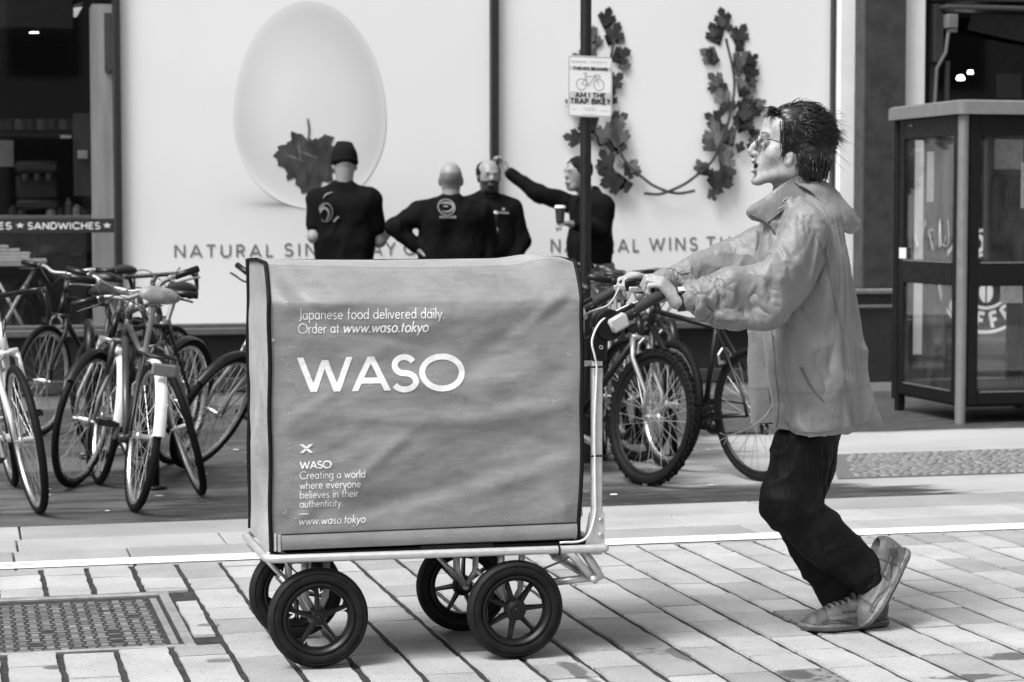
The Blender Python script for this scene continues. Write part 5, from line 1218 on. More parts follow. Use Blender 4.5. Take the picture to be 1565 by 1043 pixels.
# neck opening and standing collar, hood lying on the back
j.chain([J(1180, 328, -.065), J(1205, 308, -.085), J(1232, 296, -.065), J(1244, 292, 0), J(1232, 296, .065), J(1205, 308, .085), J(1180, 328, .065)], [.018] * 7, .02)
j.chain([J(1176, 338, -.03), J(1188, 360, -.04), J(1194, 390, -.05)], [.02, .03, .04], .03)
hemL, hemR = J(1182, 667), J(1334, 655); hn = nrm(V(-(hemR - hemL)[2], 0, (hemR - hemL)[0])); hemL = hemL + hn * .135; j.halfspace(hemL, -hn)
P, F = j.mesh(3); j.g = j.g + PG[3]; CO = j.mesh(2)
cen = P[F].mean(1); keep = (cen - hemL) @ hn > .008; keep &= np.linalg.norm(cen - NW, axis=1) > .034; keep &= np.linalg.norm(cen - (FWR - nrm(ER - FWR) * .02), axis=1) > .03
F = F[keep]; u, inv = np.unique(F, return_inverse=True); P = P[u]; F = inv.reshape(F.shape)
hd = (P - hemL) @ hn; ed = np.abs(hd - .008) < .0125; bc = np.zeros(len(P)); np.add.at(bc, F.ravel(), 1); ed &= bc < 4; P[ed] -= ((hd - .006)[ed])[:, None] * hn
cuff = np.minimum(np.linalg.norm(P - NW - nrm(EL - NW) * .03, axis=1), np.linalg.norm(P - FWR - nrm(ER - FWR) * .03, axis=1))
pw = np.maximum(np.clip(1.5 - cuff / .042, 0, 1), np.clip(1.3 - np.linalg.norm(P - J(1200, 290), axis=1) / .10, 0, 1))
P = crumple(P, F, pw, grow=PG[0], pin=1.0, frames=PG[4], grav=PG[1], bend=PG[2], col=CO); P, F = subdiv(P, F)
cuff = np.minimum(np.linalg.norm(P - NW - nrm(EL - NW) * .03, axis=1), np.linalg.norm(P - FWR - nrm(ER - FWR) * .03, axis=1))
def fold(P, ax, s_along, s_across, off):
    """ridged noise with crests running along ax"""
    ax = nrm(V(*ax)); al = (P @ ax)[:, None] * ax; Q = al * s_along + (P - al) * s_across
    wv = Q + FWARP * np.stack([vnoise(P * 9 + off), vnoise(P * 9 + off + 7), vnoise(P * 9 + off + 13)], 1)
    return (1 - np.abs(vnoise(wv + off))) ** 2.2
N = vnormals(P, F); fa = nrm(NW - EL); msk = np.clip(.7 + 1.2 * vnoise(P * 6 + 3), .1, 1.4); ms2 = np.clip(.5 + 1.3 * vnoise(P * 9 + 8), 0, 1.4)
def polyd(P, pts):
    best = np.full(len(P), 9.0)
    for a_, b_ in zip(pts[:-1], pts[1:]): d_ = b_ - a_; t_ = np.clip(((P - a_) @ d_) / (d_ @ d_), 0, 1); best = np.minimum(best, np.linalg.norm(P - (a_ + t_[:, None] * d_), axis=1))
    return best
arm_ = np.maximum(np.clip((.125 - polyd(P, [SHN * .6 + EL * .4, EL, NW])) / .04, 0, 1) * np.clip((MY - .10 - P[:, 1]) / .05, 0, 1), np.clip((.115 - polyd(P, [SHF * .6 + ER * .4, ER, FWR])) / .04, 0, 1) * np.clip((P[:, 1] - MY - .08) / .05, 0, 1))
ua = nrm(EL - SHN)
d_arm = FB * (.16 * facets(P, fa * .8 + V(0, .2, .45), 5, 16, 1.0) + .20 * ms2 * facets(P, V(.75, .2, .6), 12, 30, 4.0)) + .009 * msk * fold(P, fa * .9 + V(0, .1, .35), 1.3, 15, 21.0) + .009 * msk * fold(P, ua + V(.25, 0, 0), 1.3, 15, 23.0) - .006
d_body = FB * (.24 * msk * facets(P, V(-.3, .1, 1), 4.5, 13, 5.0) + .24 * ms2 * facets(P, V(-.6, .2, .6), 12, 28, 7.0)) + .015 * msk * fold(P, V(-.22, .05, 1), 1.2, 11, 5.0) + .012 * ms2 * fold(P, V(-.65, .1, .7), 1.4, 14, 25.0)
P = P + N * (FA * (d_arm * arm_ + d_body * (1 - arm_)) * np.clip(cuff / .09 - .3, .0, 1) * np.clip(np.linalg.norm(P - J(1200, 300), axis=1) / .12 - .3, .2, 1))[:, None]
t = NT('jacket_nylon'); n3 = t.noise(7.0, 3.0)
def crease(sc, st, di): return t.math('POWER', t.math('SUBTRACT', 1.0, t.math('ABSOLUTE', t.math('MULTIPLY', t.math('SUBTRACT', t.noise(sc, 2.0, .5, stretch=st, dist=di), .5), 4.0)), True), 2.0)
cr = t.math('ADD', t.math('ADD', crease(16.0, (1, 1, .5), .6), t.math('MULTIPLY', crease(34.0, (1, 1, .8), 1.2), .5)), t.math('MULTIPLY', t.noise(70.0, 4.0), .5))
t.color(t.math('MULTIPLY', t.math('MULTIPLY', .185, t.attr('tone')), t.ramp(n3, .3, .7, .92, 1.08))); t.bump(cr, .18, .008); m_jack = t.set(.48, 0, .40); m_jack['needs'] = 'tone'; t.b.inputs['Sheen Weight'].default_value = .1
PJ = P
tone = np.ones(len(P))
# hem seam, zip line, collar lining
hz = (P - hemL) @ hn; tone *= 1 - .22 * np.exp(-((hz - .016) / .0035) ** 2)
zp = [J(1168, 330, -.06), J(1182, 352, -.075), J(1190, 385, -.08)]
jo = npmesh('rain_jacket', P, F, m_jack, man, tone)
mb = MB(); mb.tube(smoothpath([J(1146, 327, -.04), J(1160, 334, -.062), J(1176, 345, -.078), J(1186, 362, -.088), J(1192, 385, -.10)]), .0035, 6, tone=.35)
mb.tube(smoothpath([J(1218, 300, -.088), J(1206, 303, -.098), J(1196, 308, -.098), J(1202, 312, -.10), J(1190, 320, -.098)]), .0022, 5, tone=1.6)
mb.tube(smoothpath([J(1182, 612, -.06), J(1172, 635, -.05), J(1150, 652, -.05), J(1118, 664, -.05)]), [.010, .009, .008, .006, .005, .005] + [.004] * 13, 6, flat=(1, .4), tone=.9) if False else None
mb.build('drawcord', m_jack, man, 180)
def on_jacket(px, py, lift=.0012):
    d = ray(px, py); d = d / np.linalg.norm(d); q = PJ - CPOS; t_ = q @ d; e = np.linalg.norm(q - t_[:, None] * d, axis=1); k = np.where(e < .006)[0]
    if len(k) == 0: return None
    return CPOS + d * (t_[k].min() - lift)
mb = MB()
for path in ([(1190, 655), (1240, 661), (1298, 653)], [(1300, 652), (1318, 649), (1331, 646)], [(1186, 655), (1190, 620), (1186, 580), (1182, 530), (1178, 500)], [(1262, 380), (1272, 440), (1290, 520), (1296, 590), (1300, 650)], [(1222, 560), (1238, 590), (1256, 612)], [(1225, 562), (1241, 592), (1259, 614)], [(1248, 360), (1262, 395), (1252, 430), (1236, 455)]):
    pts = [on_jacket(a[0], a[1]) for a in smoothpath([V(*p) for p in path], 10)]; pts = [p for p in pts if p is not None]
    if len(pts) > 4: pts = [pts[0]] + [(pts[i - 1] + pts[i] + pts[i + 1]) / 3 for i in range(1, len(pts) - 1)] + [pts[-1]]; mb.tube(pts, .0014, 4, tone=.72)
mb.build('jacket_seam', m_jack, man, 180)
mb = MB(); pts = smoothpath([J(1186, 600, -.06), J(1176, 628, -.05), J(1150, 652, -.045), J(1112, 667, -.045)], 6); mb.tube(pts, [.013 - .0095 * (i / (len(pts) - 1)) ** .6 for i in range(len(pts))], 6, flat=(1, .35)); e = J(1112, 667, -.045)
for q in ((1100, 674), (1106, 680), (1100, 662)): mb.tube([e, J(q[0], q[1], -.045)], .0016, 4)
mb.build('jacket_tie', m_jack, man, 180)

# standing collar, open at the throat: a doubled cloth band round the neck
def cloth_sheet(name, rows, thick, mtl, parent, amp=.003, tone=1.0):
    G = np.array([[p for p in smoothpath(r_, 8)] for r_ in rows]); nr = len(rows); q = [smoothpath([G[k, i] for k in range(nr)], 6) for i in range(G.shape[1])]
    P = np.array(q); n, m_ = P.shape[:2]; P = P.reshape(-1, 3); I = np.arange(n * m_).reshape(n, m_); F = np.stack([I[:-1, :-1], I[1:, :-1], I[1:, 1:], I[:-1, 1:]], -1).reshape(-1, 4)
    N = vnormals(P, F); P = P + N * (amp * (fold(P, V(.4, .3, .8), 8, 26, 2.2) - .4) + amp * 28 * (facets(P, V(.7, .2, -.5), 9, 24, 3.3) - .02))[:, None]; N = vnormals(P, F)
    A, B = P + N * thick / 2, P - N * thick / 2; k = len(P); E = np.concatenate([I[0], I[1:, -1], I[-1, -2::-1], I[-2:0:-1, 0]]); E2 = np.roll(E, -1)
    FF = np.concatenate([F, F[:, ::-1] + k, np.stack([E, E + k, E2 + k, E2], 1)]); return npmesh(name, np.concatenate([A, B]), FF, mtl, parent, np.full(2 * k, tone), 50)
cloth_sheet('collar', [[J(1150, 336, -.030), J(1172, 340, -.072), J(1196, 322, -.098), J(1226, 302, -.094), J(1250, 298, -.05), J(1254, 298, .0), J(1240, 304, .07), J(1200, 325, .10), J(1168, 345, .055)],
                       [J(1141, 326, -.026), J(1164, 316, -.066), J(1186, 299, -.088), J(1212, 282, -.083), J(1236, 277, -.05), J(1243, 276, .0), J(1232, 280, .06), J(1196, 300, .085), J(1155, 330, .05)],
                       [J(1148, 315, -.030), J(1168, 303, -.064), J(1190, 286, -.082), J(1212, 272, -.078), J(1232, 268, -.046), J(1238, 268, .0), J(1228, 270, .056), J(1194, 290, .082), J(1160, 318, .05)]], .004, m_jack, man, .004, .9)
# hood folded down on the back
cloth_sheet('hood', [[J(1214, 277, -.086), J(1226, 272, -.055), J(1234, 270, 0), J(1226, 272, .055), J(1214, 277, .086)],
                     [J(1240, 292, -.105), J(1258, 282, -.06), J(1262, 280, 0), J(1258, 282, .06), J(1240, 292, .105)],
                     [J(1266, 318, -.112), J(1286, 308, -.06), J(1290, 306, 0), J(1286, 308, .06), J(1266, 318, .112)],
                     [J(1284, 341, -.10), J(1310, 338, -.05), J(1312, 340, 0), J(1310, 338, .05), J(1284, 341, .10)],
                     [J(1283, 352, -.085), J(1303, 356, -.045), J(1300, 356, 0), J(1300, 354, .045), J(1280, 350, .085)],
                     [J(1268, 340, -.085), J(1280, 344, -.045), J(1280, 344, 0), J(1280, 342, .045), J(1266, 336, .085)]], .004, m_jack, man, .009, 1.05)
# trousers
PT_ = (.05, .6)
def leg_cloth(segs, lo, hi, h, amp, cuts=()):
    s = SDF(lo, hi, h)
    for pts, rs in segs: s.chain(pts, rs, .04)
    for c in cuts: s.halfspace(*c)
    P, F = s.mesh(3); s.g = s.g + .016; CO = s.mesh(2); cen = P[F].mean(1); keep = cen[:, 2] < P[:, 2].max() - .012
    for A_, K_ in ((AN, KN), (AF, KF)): keep &= ((cen - A_) @ nrm(A_ - K_) < .022) | (np.linalg.norm(cen - A_, axis=1) > .11)
    F = F[keep]; u, inv = np.unique(F, return_inverse=True); P = P[u]; F = inv.reshape(F.shape); pw = np.clip((P[:, 2] - (P[:, 2].max() - .05)) / .03, 0, 1)
    P = crumple(P, F, pw, grow=PT_[0], pin=1.0, frames=18, grav=PT_[1], bend=.10, col=CO)
    P, F = subdiv(P, F); N = vnormals(P, F); P = P + N * (amp * (12 * facets(P, V(.75, .2, -.5), 6, 16, 4.5) + 7 * facets(P, V(.5, .4, .6), 12, 30, 9.5) + .8 * fold(P, V(.85, .1, .45), 4, 17, 1.5)) - amp * .5)[:, None]; return P, F
t = NT('dark_denim'); n1 = t.noise(300.0, 2.0, .7, stretch=(1, 1, .4)); n2 = t.noise(8.0, 5.0, .6); t.color(t.math('MULTIPLY', t.math('MULTIPLY', .0045, t.attr('tone')), t.math('MULTIPLY', t.ramp(n1, .3, .7, .7, 1.4), t.ramp(n2, .35, .75, .7, 1.9))))
t.bump(n1, .25, .002); m_den = t.set(.65, 0, .15); m_den['needs'] = 'tone'
KN, KF = J(1200, 760, -.085), J(1214, 765, .065); AN, AF = J(1330, 868, -.075), J(1304, 922, .0)
HN, HF = J(1238, 630, -.060), J(1248, 630, .065)
TP = (J(1250, 648), (-.08, 0, 1)); TL, TH_ = (2.22, 6.16, .03), (3.02, 6.72, .86)
L1 = leg_cloth([([J(1246, 625, -.055), J(1247, 625, -.02)], [.095, .095]), ([HN, HN * .5 + KN * .5 + V(.008, 0, 0), KN + V(-.002, 0, .0)], [.092, .082, .070]), ([KN, KN * .55 + AN * .45 + V(-.006, 0, -.002), AN + nrm(KN - AN) * .03], [.070, .066, .056])], TL, TH_, .0078, .010, [TP])
L2 = leg_cloth([([J(1247, 625, .0), J(1248, 625, .06)], [.092, .092]), ([HF, HF * .45 + KF * .55, KF], [.090, .080, .067]), ([KF, KF * .55 + AF * .45, AF + nrm(KF - AF) * .02], [.067, .062, .050])], TL, TH_, .0078, .010, [TP])
npmesh('trousers', np.concatenate([L1[0], L2[0]]), np.concatenate([L1[1], L2[1] + len(L1[0])]), m_den, man, np.ones(len(L1[0]) + len(L2[0])))
# trainers
t = NT('trainer_leather'); n = t.noise(50.0, 4.0); t.color(t.math('MULTIPLY', t.attr('tone'), t.ramp(n, .3, .7, .82, 1.18))); t.bump(n, .2, .003); m_shoe = t.set(.55); m_shoe['needs'] = 'tone'
def trainer(heel, toe, up, side, base):
    """shoe from heel-bottom to toe-bottom; up = sole normal"""
    h0, t0 = V(*heel), V(*toe); L = np.linalg.norm(t0 - h0); f = nrm(t0 - h0); u = nrm(V(*up) - f * (V(*up) @ f)); s = np.cross(u, f)
    def W_(a, b, c): return h0 + f * a * L + s * b + u * c
    sh = SDF(np.minimum(h0, t0) - .14, np.maximum(h0, t0) + .14, .0034)
    for c_, r0, r1 in ((.012, .036, .040),):
        sh.chain([W_(.10, 0, c_), W_(.42, .0, c_), W_(.74, .002, c_), W_(.90, 0, c_ + .004)], [.034, .034, .043, .032], .03, flat=(u, .42))
    sh.chain([W_(.11, 0, .045), W_(.13, 0, .085)], [.034, .036], .02); sh.chain([W_(.14, 0, .080), W_(.36, 0, .066), W_(.62, 0, .040), W_(.86, 0, .030)], [.037, .036, .037, .028], .03)
    sh.cap(W_(.30, 0, .088), W_(.38, 0, .098), .022, .016, .015); sh.ell(W_(.16, 0, .118), (.030, .028, .024), k=.006, op='s')
    sh.halfspace(h0 - u * .001, -u)
    P, F = sh.mesh(2); q = P - h0; a = (q @ f) / L; c = q @ u; b = q @ s
    tone = np.full(len(P), base); crv = .022 + .012 * np.clip((a - .75) / .25, 0, 1) ** 2 + .006 * np.cos(a * 9)
    tone = np.where(c < crv, base * 1.7, tone); tone = np.where(np.abs(c - crv) < .0028, base * .35, tone); tone = np.where(c < .008, base * .30, tone); tone = np.where(np.abs(c - .014) < .0016, base * .6, tone)
    def line(y, w_, v, a0=0., a1=1.):
        return np.where((np.abs(c - y) < w_) & (a > a0) & (a < a1), base * v, tone)
    tone = line(.030 + .05 * np.clip(.5 - a, 0, 1) + .008 * np.sin(a * 11), .0035, .30, .04, .9); tone = line(.048 + .06 * np.clip(.45 - a, 0, 1) - .02 * np.clip(a - .5, 0, 1), .0045, 1.7, .06, .75); tone = line(.060 + .05 * np.clip(.35 - a, 0, 1), .003, .35, .05, .6)
    tone = np.where((np.abs(a - .20 - c * .9) < .012) & (c > crv), base * .4, tone); tone = np.where((np.abs(a - .46 + c * .8) < .012) & (c > crv), base * .45, tone); tone = np.where((np.abs(a - .80 + c * .5) < .010) & (c > crv), base * .4, tone)
    tone = np.where((((a - .13) / .055) ** 2 + ((c - .062) / .02) ** 2 < 1), base * .5, tone)
    lace = (np.abs(b) < .020) & (a > .36) & (a < .72) & (c > .042); tone = np.where(lace, np.where(np.sin(a * 95) > .1, base * 2.0, base * .25), tone)
    tone = np.where((a > .86) & (c > crv), base * .8, tone); P = P + vnormals(P, F) * (.0025 * np.where(c < crv, 1.4, 0) + .0012 * np.where(lace, np.sin(a * 95), 0) + .0004 * vnoise(P * 60))[:, None]
    npmesh('trainer', P, F, m_shoe, man, tone)
fo = nrm(V(-1, -.06, 0)); tz = V(float(onZ(1227, 964)[0]), MY - .06, .0); trainer(tz - fo * .292, tz, (0.03, 0, 1), None, .060)
tz = onZ(1334, 968); trainer(J(1390, 846, -.07), V(tz[0], MY - .095, .008), (-.86, .05, .35), None, .125)
# ------------------------------------------------------------------ parked bicycles
VD = V(math.sin(YAW), math.cos(YAW), 0); RD = V(math.cos(YAW), -math.sin(YAW), 0)
m_btyre = mat('bicycle_tyre', .005, .7, spec=.18, var=.3, scale=20); m_steel = mat('bright_steel', .62, .25, .85, var=.1); m_bblk = mat('bike_black', .006, .38, spec=.4, var=.2)
m_spoke = mat('spoke_steel', .42, .4, .6); m_saddle = mat('saddle_vinyl', .007, .5); m_sil = mat('bike_silver', .26, .35, .5); m_wht = mat('bike_white', .62, .35); m_gry = mat('bike_grey', .05, .35); m_brakeblk = mat('brake_black', .01, .45)
def tilted(mb, R, o):
    mb.v = [tuple(R @ V(*p) + o) for p in mb.v]; return mb
def bicycle(anchor, pxy, f, lean, label, frame=m_bblk, fork=None, steer=0, bars='flat', tyre=.0185, knob=False, size=1.0, guards=None, rack=False, saddle=True, rim=m_steel, cover=False, front_wheel=True, lamp=False, group='bicycles parked behind the cart', rise=.0, basket=False):
    fork = fork or frame; Rw = .335; WB = 1.03
    g = onZ(*pxy); fv = nrm(f[0] * VD + f[1] * RD); sv = V(-fv[1], fv[0], 0); lr = math.radians(lean)       # lean > 0: top towards picture right
    sgn = 1 if (sv @ RD) > 0 else -1; sv2 = nrm(sv * math.cos(lr) - V(0, 0, 1) * math.sin(lr) * sgn); up = np.cross(fv, sv2)
    B = np.stack([fv, sv2, up], 1); o = g - B @ V(WB if anchor == 'f' else 0, 0, 0)
    bk = empty('bicycle', o, label, 'bicycle', group)
    T = lambda mb: tilted(mb, B, o)
    ax = nrm(V(-.326, 0, .945)); fa = V(WB, 0, Rw); hb, ht = V(.862, 0, .725), V(.862, 0, .725) + ax * (.13 * size)
    S_ = np.array(Matrix.Rotation(math.radians(steer), 3, Vector([float(q) for q in ax])))
    def TS(mb): mb.v = [tuple(S_ @ (V(*p) - hb) + hb) for p in mb.v]; return T(mb)
    st = V(.285, 0, .30 + .48 * size); bb = V(.425, 0, .285); seat = V(.225, 0, .93 + .03 * size + rise)
    mb = MB(); mb.tube([bb, st], .0155); mb.tube([st - V(0, 0, .03), ht - ax * .03], .0145); mb.tube([hb + ax * .02, bb], .0175); mb.tube([hb, ht], .0185)
    for s_ in (-1, 1): mb.tube([bb + V(0, s_ * .02, 0), V(0, s_ * .062, Rw)], .0095, 6); mb.tube([st + V(0, s_ * .012, -.02), V(.03, s_ * .055, Rw + .08), V(0, s_ * .062, Rw)], .0085, 6)
    mb.tube([bb + V(0, -.035, 0), bb + V(0, .035, 0)], .022, 10); T(mb).build('frame', frame, bk, 180)
    mb = MB(); cr = hb - ax * .01
    for s_ in (-1, 1): mb.tube([cr + V(0, s_ * .048, -.005), cr + V(.02, s_ * .052, -.10), fa + V(-.012, s_ * .052, .12), fa + V(0, s_ * .05, 0)], [.0145, .0135, .0115, .009], 8)
    mb.tube([cr + V(0, -.055, 0), cr + V(0, .055, 0)], .016, 8); mb.tube([ht, ht + ax * .07], .0135, 8); TS(mb).build('fork', fork, bk, 180)
    for wc, fn in ((V(0, 0, Rw), T), (fa, TS)):
        if fn is TS and not front_wheel: continue
        w = empty('wheel', (0, 0, 0)); w.parent = bk; p0 = fn(MB().add([wc], [])).v[0]; w.location = [p0[i] - o[i] for i in range(3)]
        mb = MB(); a = np.linspace(0, 2 * math.pi, 11)[:-1]; mb.lathe([(Rw - tyre + tyre * math.cos(q), tyre * .92 * math.sin(q)) for q in a], 44, 'y', wc)
        if knob:
            for k in range(66):
                th = 2 * math.pi * k / 66; c_, s_ = math.cos(th), math.sin(th); R = np.stack([V(-s_, 0, c_), V(0, 1, 0), V(c_, 0, s_)], 1)
                for yy in ((-.016, -.003), (.003, .016)) if k % 2 else ((-.008, .008),): mb.box((-.0085, yy[0], 0), (.0085, yy[1], .009), R, wc + R[:, 2] * (Rw - .003))
                for s2 in (-1, 1): mb.box((-.008, -.004, -.004), (.008, .004, .004), R, wc + R[:, 2] * (Rw - .012) + V(0, s2 * tyre * .88, 0))
        fn(mb).build('tyre', m_btyre, w, 40)
        mb = MB(); ri = Rw - 2 * tyre + .006; mb.lathe([(ri, -.011), (ri - .016, -.009), (ri - .021, 0), (ri - .016, .009), (ri, .011)], 44, 'y', wc); fn(mb).build('rim', rim, w, 40)
        mb = MB(); mb.tube([wc + V(0, -.055, 0), wc + V(0, .055, 0)], .010, 8); mb.lathe([(.022, -.034), (.024, -.030), (.014, -.024), (.014, .024), (.024, .030), (.022, .034), (.005, .036), (.005, -.036)], 16, 'y', wc)
        if fn is T: mb.lathe([(.045, -.046), (.045, -.040), (.02, -.036), (.02, -.05)], 18, 'y', wc)
        fn(mb).build('hub', m_steel, w, 40)
        mb = MB()
        for k in range(28):
            th = 2 * math.pi * k / 28; s_ = 1 if k % 2 else -1; t2 = th + (1 if (k // 2) % 2 else -1) * .9; mb.tube([wc + V(.022 * math.cos(t2), s_ * .028, .022 * math.sin(t2)), wc + V((ri - .018) * math.cos(th), 0, (ri - .018) * math.sin(th))], .0016, 3, caps=False)
        fn(mb).build('spokes', m_spoke, w)
        if guards:
            arc_ = [(Rw + .018) * V(math.cos(math.radians(q)), 0, math.sin(math.radians(q))) for q in (range(62, 178, 8) if fn is T else range(40, 185, 10))]
            mb = MB(); P = [wc + q for q in arc_]; v = []
            for i, q in enumerate(P):
                n_ = nrm(q - wc); v += [q - n_ * .014 + V(0, -.027, 0), q - n_ * .002 + V(0, -.014, 0), q + V(0, 0, 0), q - n_ * .002 + V(0, .014, 0), q - n_ * .014 + V(0, .027, 0)]
            mb.add(v, [(5 * i + k, 5 * i + k + 1, 5 * i + k + 6, 5 * i + k + 5) for i in range(len(P) - 1) for k in range(4)])
            for s_ in (-1, 1): mb.tube([wc + V(0, s_ * .05, 0), P[-4] + V(0, s_ * .026, 0)], .0025, 4)
            fn(mb).build('mudguard', guards, bk, 180)
        # brakes
        mb = MB(); q = wc + (V(.20, 0, .33) if fn is T else V(-.10, 0, .335)) * 1.0; q = st + V(-.06, 0, -.16) if fn is T else cr + V(.025, 0, -.03)
        for s_ in (-1, 1): mb.tube([q + V(.01, s_ * .034, -.05), q + V(.015, s_ * .038, 0), q + V(.015, s_ * .01, .03)], .007, 6); mb.box(q + V(-.02, s_ * .028 - .006, -.045), q + V(.025, s_ * .028 + .006, -.032))
        fn(mb).build('brake', m_sil, bk)
    # seat
    mb = MB(); mb.tube([st - V(-.01, 0, .05), seat - V(0, 0, .04)], .0135, 8); mb.lathe([(.018, -.012), (.021, -.012), (.021, .012), (.018, .012)], 12, 'z', st); sp = T(mb).build('seat_post', m_sil, bk, 60)
    if saddle:
        mb = MB(); sec = []
        for (xq, w_, zq, th) in ((-.12, .060, .012, .030), (-.10, .078, .020, .036), (-.05, .072, .022, .036), (.02, .038, .016, .030), (.09, .024, .012, .026), (.14, .018, .006, .020), (.155, .008, .0, .010)):
            k = 1.25 if cover else 1.0; sec.append([seat + V(xq * (1.05 if cover else 1), w_ * k * math.cos(a), zq + th * k * (math.sin(a) if math.sin(a) > 0 else .7 * math.sin(a)) - .012) for a in np.linspace(0, 2 * math.pi, 13)[:-1]])
        v = [p for q in sec for p in q]; n_ = 12; mb.add(v, [(i * n_ + k, i * n_ + (k + 1) % n_, (i + 1) * n_ + (k + 1) % n_, (i + 1) * n_ + k) for i in range(len(sec) - 1) for k in range(n_)] + [tuple(range(11, -1, -1)), tuple(range(72, 84))])
        T(mb).build('saddle', mat('saddle_cover', .20, .5, var=.35, scale=25) if cover else m_saddle, bk, 180)
        mb = MB(); [mb.tube([seat + V(-.09, s_ * .022, -.03), seat + V(.0, s_ * .022, -.042), seat + V(.10, s_ * .012, -.018)], .0035, 5) for s_ in (-1, 1)]; T(mb).build('saddle_rail', m_steel, sp)
    # bars
    tp = ht + ax * .085; fwd = nrm(np.cross(V(0, 1, 0), ax)) * 1.0; hc = tp + fwd * .07 + ax * .02
    mb = MB(); mb.tube([tp - ax * .05, tp], .016, 8); mb.tube([tp, hc], .0145, 8); TS(mb).build('stem', frame if bars != 'flat' else m_sil, bk, 180)
    hand_ = []
    mb = MB()
    if bars == 'flat':
        pts = [hc + V(-.06, -.30, .035), hc + V(-.03, -.15, .03), hc + V(0, -.07, .0), hc, hc + V(0, .07, 0), hc + V(-.03, .15, .03), hc + V(-.06, .30, .035)]
        mb.tube(smoothpath(pts, 4), .0115, 8)
    else:
        pts = [hc + V(-.02, -.20, -.14), hc + V(.06, -.205, -.13), hc + V(.10, -.205, -.07), hc + V(.07, -.20, -.01), hc + V(0, -.18, 0), hc, hc + V(0, .18, 0), hc + V(.07, .20, -.01), hc + V(.10, .205, -.07), hc + V(.06, .205, -.13), hc + V(-.02, .20, -.14)]
        mb.tube(smoothpath(pts, 4), .0125, 8)
    hbp = TS(mb).build('handlebar', m_sil if bars == 'flat' else m_bblk, bk, 180)
    for s_ in (-1, 1):
        if bars == 'flat':
            mb = MB(); mb.tube([hc + V(-.062, s_ * .31, .036), hc + V(-.042, s_ * .19, .032)], .0165, 8); TS(mb).build('grip', m_bblk, hbp, 180)
            mb = MB(); mb.box(hc + V(-.055, s_ * .17 - .012, .012), hc + V(-.02, s_ * .17 + .012, .045), bev=.004); mb.tube(smoothpath([hc + V(-.02, s_ * .165, .02), hc + V(.02, s_ * .19, .01), hc + V(.005, s_ * .26, .005), hc + V(-.01, s_ * .30, .0)]), .0055, 6); TS(mb).build('brake_lever', m_sil if s_ > 0 else m_brakeblk, hbp, 180)
        else:
            mb = MB(); mb.tube(smoothpath([hc + V(.085, s_ * .2, -.01), hc + V(.12, s_ * .2, .01), hc + V(.13, s_ * .2, -.04), hc + V(.10, s_ * .2, -.12)]), .007, 6); TS(mb).build('brake_lever', m_bblk, hbp, 180)
    mb = MB()
    for s_ in (-1, 1): mb.tube(smoothpath([hc + V(-.03, s_ * .16, .02), hc + V(.10, s_ * .10, .03), hc + V(.13, 0, -.08), ht + V(.05, 0, -.06)]), .003, 4)
    TS(mb).build('brake_cable', m_bblk, bk)
    # drive
    mb = MB(); c0 = bb + V(0, -.05, 0); mb.lathe([(.088, -.003), (.092, 0), (.088, .003), (.06, .002), (.06, -.002)], 28, 'y', c0); mb.lathe([(0, -.012), (.025, -.012), (.025, .01), (0, .01)], 12, 'y', c0, False)
    for k in range(5): th = k * 1.2566; mb.tube([c0, c0 + .075 * V(math.cos(th), 0, math.sin(th))], .007, 5)
    ca = math.radians(-25); d_ = V(math.cos(ca), 0, math.sin(ca)) * .17
    mb.tube([bb + V(0, -.068, 0), bb + d_ + V(0, -.075, 0)], .011, 6); mb.tube([bb + V(0, .055, 0), bb - d_ + V(0, .065, 0)], .011, 6); crk = T(mb).build('crankset', m_sil if frame is not m_bblk else m_bblk, bk, 50)
    for q, s_ in ((d_, -1), (-d_, 1)):
        mb = MB(); pc = bb + q + V(0, s_ * .125, 0)
        for xx in (-.045, .038): mb.box(pc + V(xx, -.045, -.012), pc + V(xx + .008, .045, .012))
        for yy in (-.045, .037): mb.box(pc + V(-.045, yy, -.010), pc + V(.045, yy + .008, .010))
        mb.tube([pc + V(0, -s_ * .055, 0), pc + V(0, s_ * .04, 0)], .007, 6); T(mb).build('pedal', m_bblk, crk)
    mb = MB(); mb.tube([V(0, -.05, Rw + .036), bb + V(0, -.05, .088)], .005, 4); mb.tube([V(.02, -.05, Rw - .10), bb + V(0, -.05, -.088)], .005, 4); mb.tube([V(0, -.05, Rw - .036), V(.03, -.05, Rw - .07), V(.02, -.05, Rw - .10)], .012, 5); mb.box(V(-.01, -.07, Rw - .11), V(.045, -.055, Rw - .03), bev=.006); T(mb).build('chain', m_bblk, bk)
    if rack:
        mb = MB()
        for s_ in (-1, 1): mb.tube([st + V(0, s_ * .02, -.02), V(.12, s_ * .06, Rw + .37), V(-.22, s_ * .06, Rw + .37)], .006, 6); mb.tube([V(0, s_ * .062, Rw + .02), V(-.06, s_ * .06, Rw + .37)], .005, 6)
        for q in (-.22, -.12, 0, .1): mb.tube([V(q, -.06, Rw + .37), V(q, .06, Rw + .37)], .005, 6)
        rk = T(mb).build('luggage_rack', m_bblk, bk, 180); mb = MB(); mb.box(V(-.25, -.055, Rw + .29), V(-.225, .055, Rw + .345), bev=.008); T(mb).build('rear_reflector', mat('reflector', .12, .15), rk)
    if lamp: mb = MB(); mb.lathe([(0, -.03), (.02, -.03), (.03, .0), (.028, .012), (0, .014)], 16, 'x', hc + V(.045, .06, -.02), False); TS(mb).build('bike_lamp', m_wht, bk, 40)
    return bk
bicycle('f', (62, 785), (-.945, .33), -10, 'bicycle with white fork and drop bars, cut off by the left edge', m_wht, m_wht, 4, 'drop', .019)
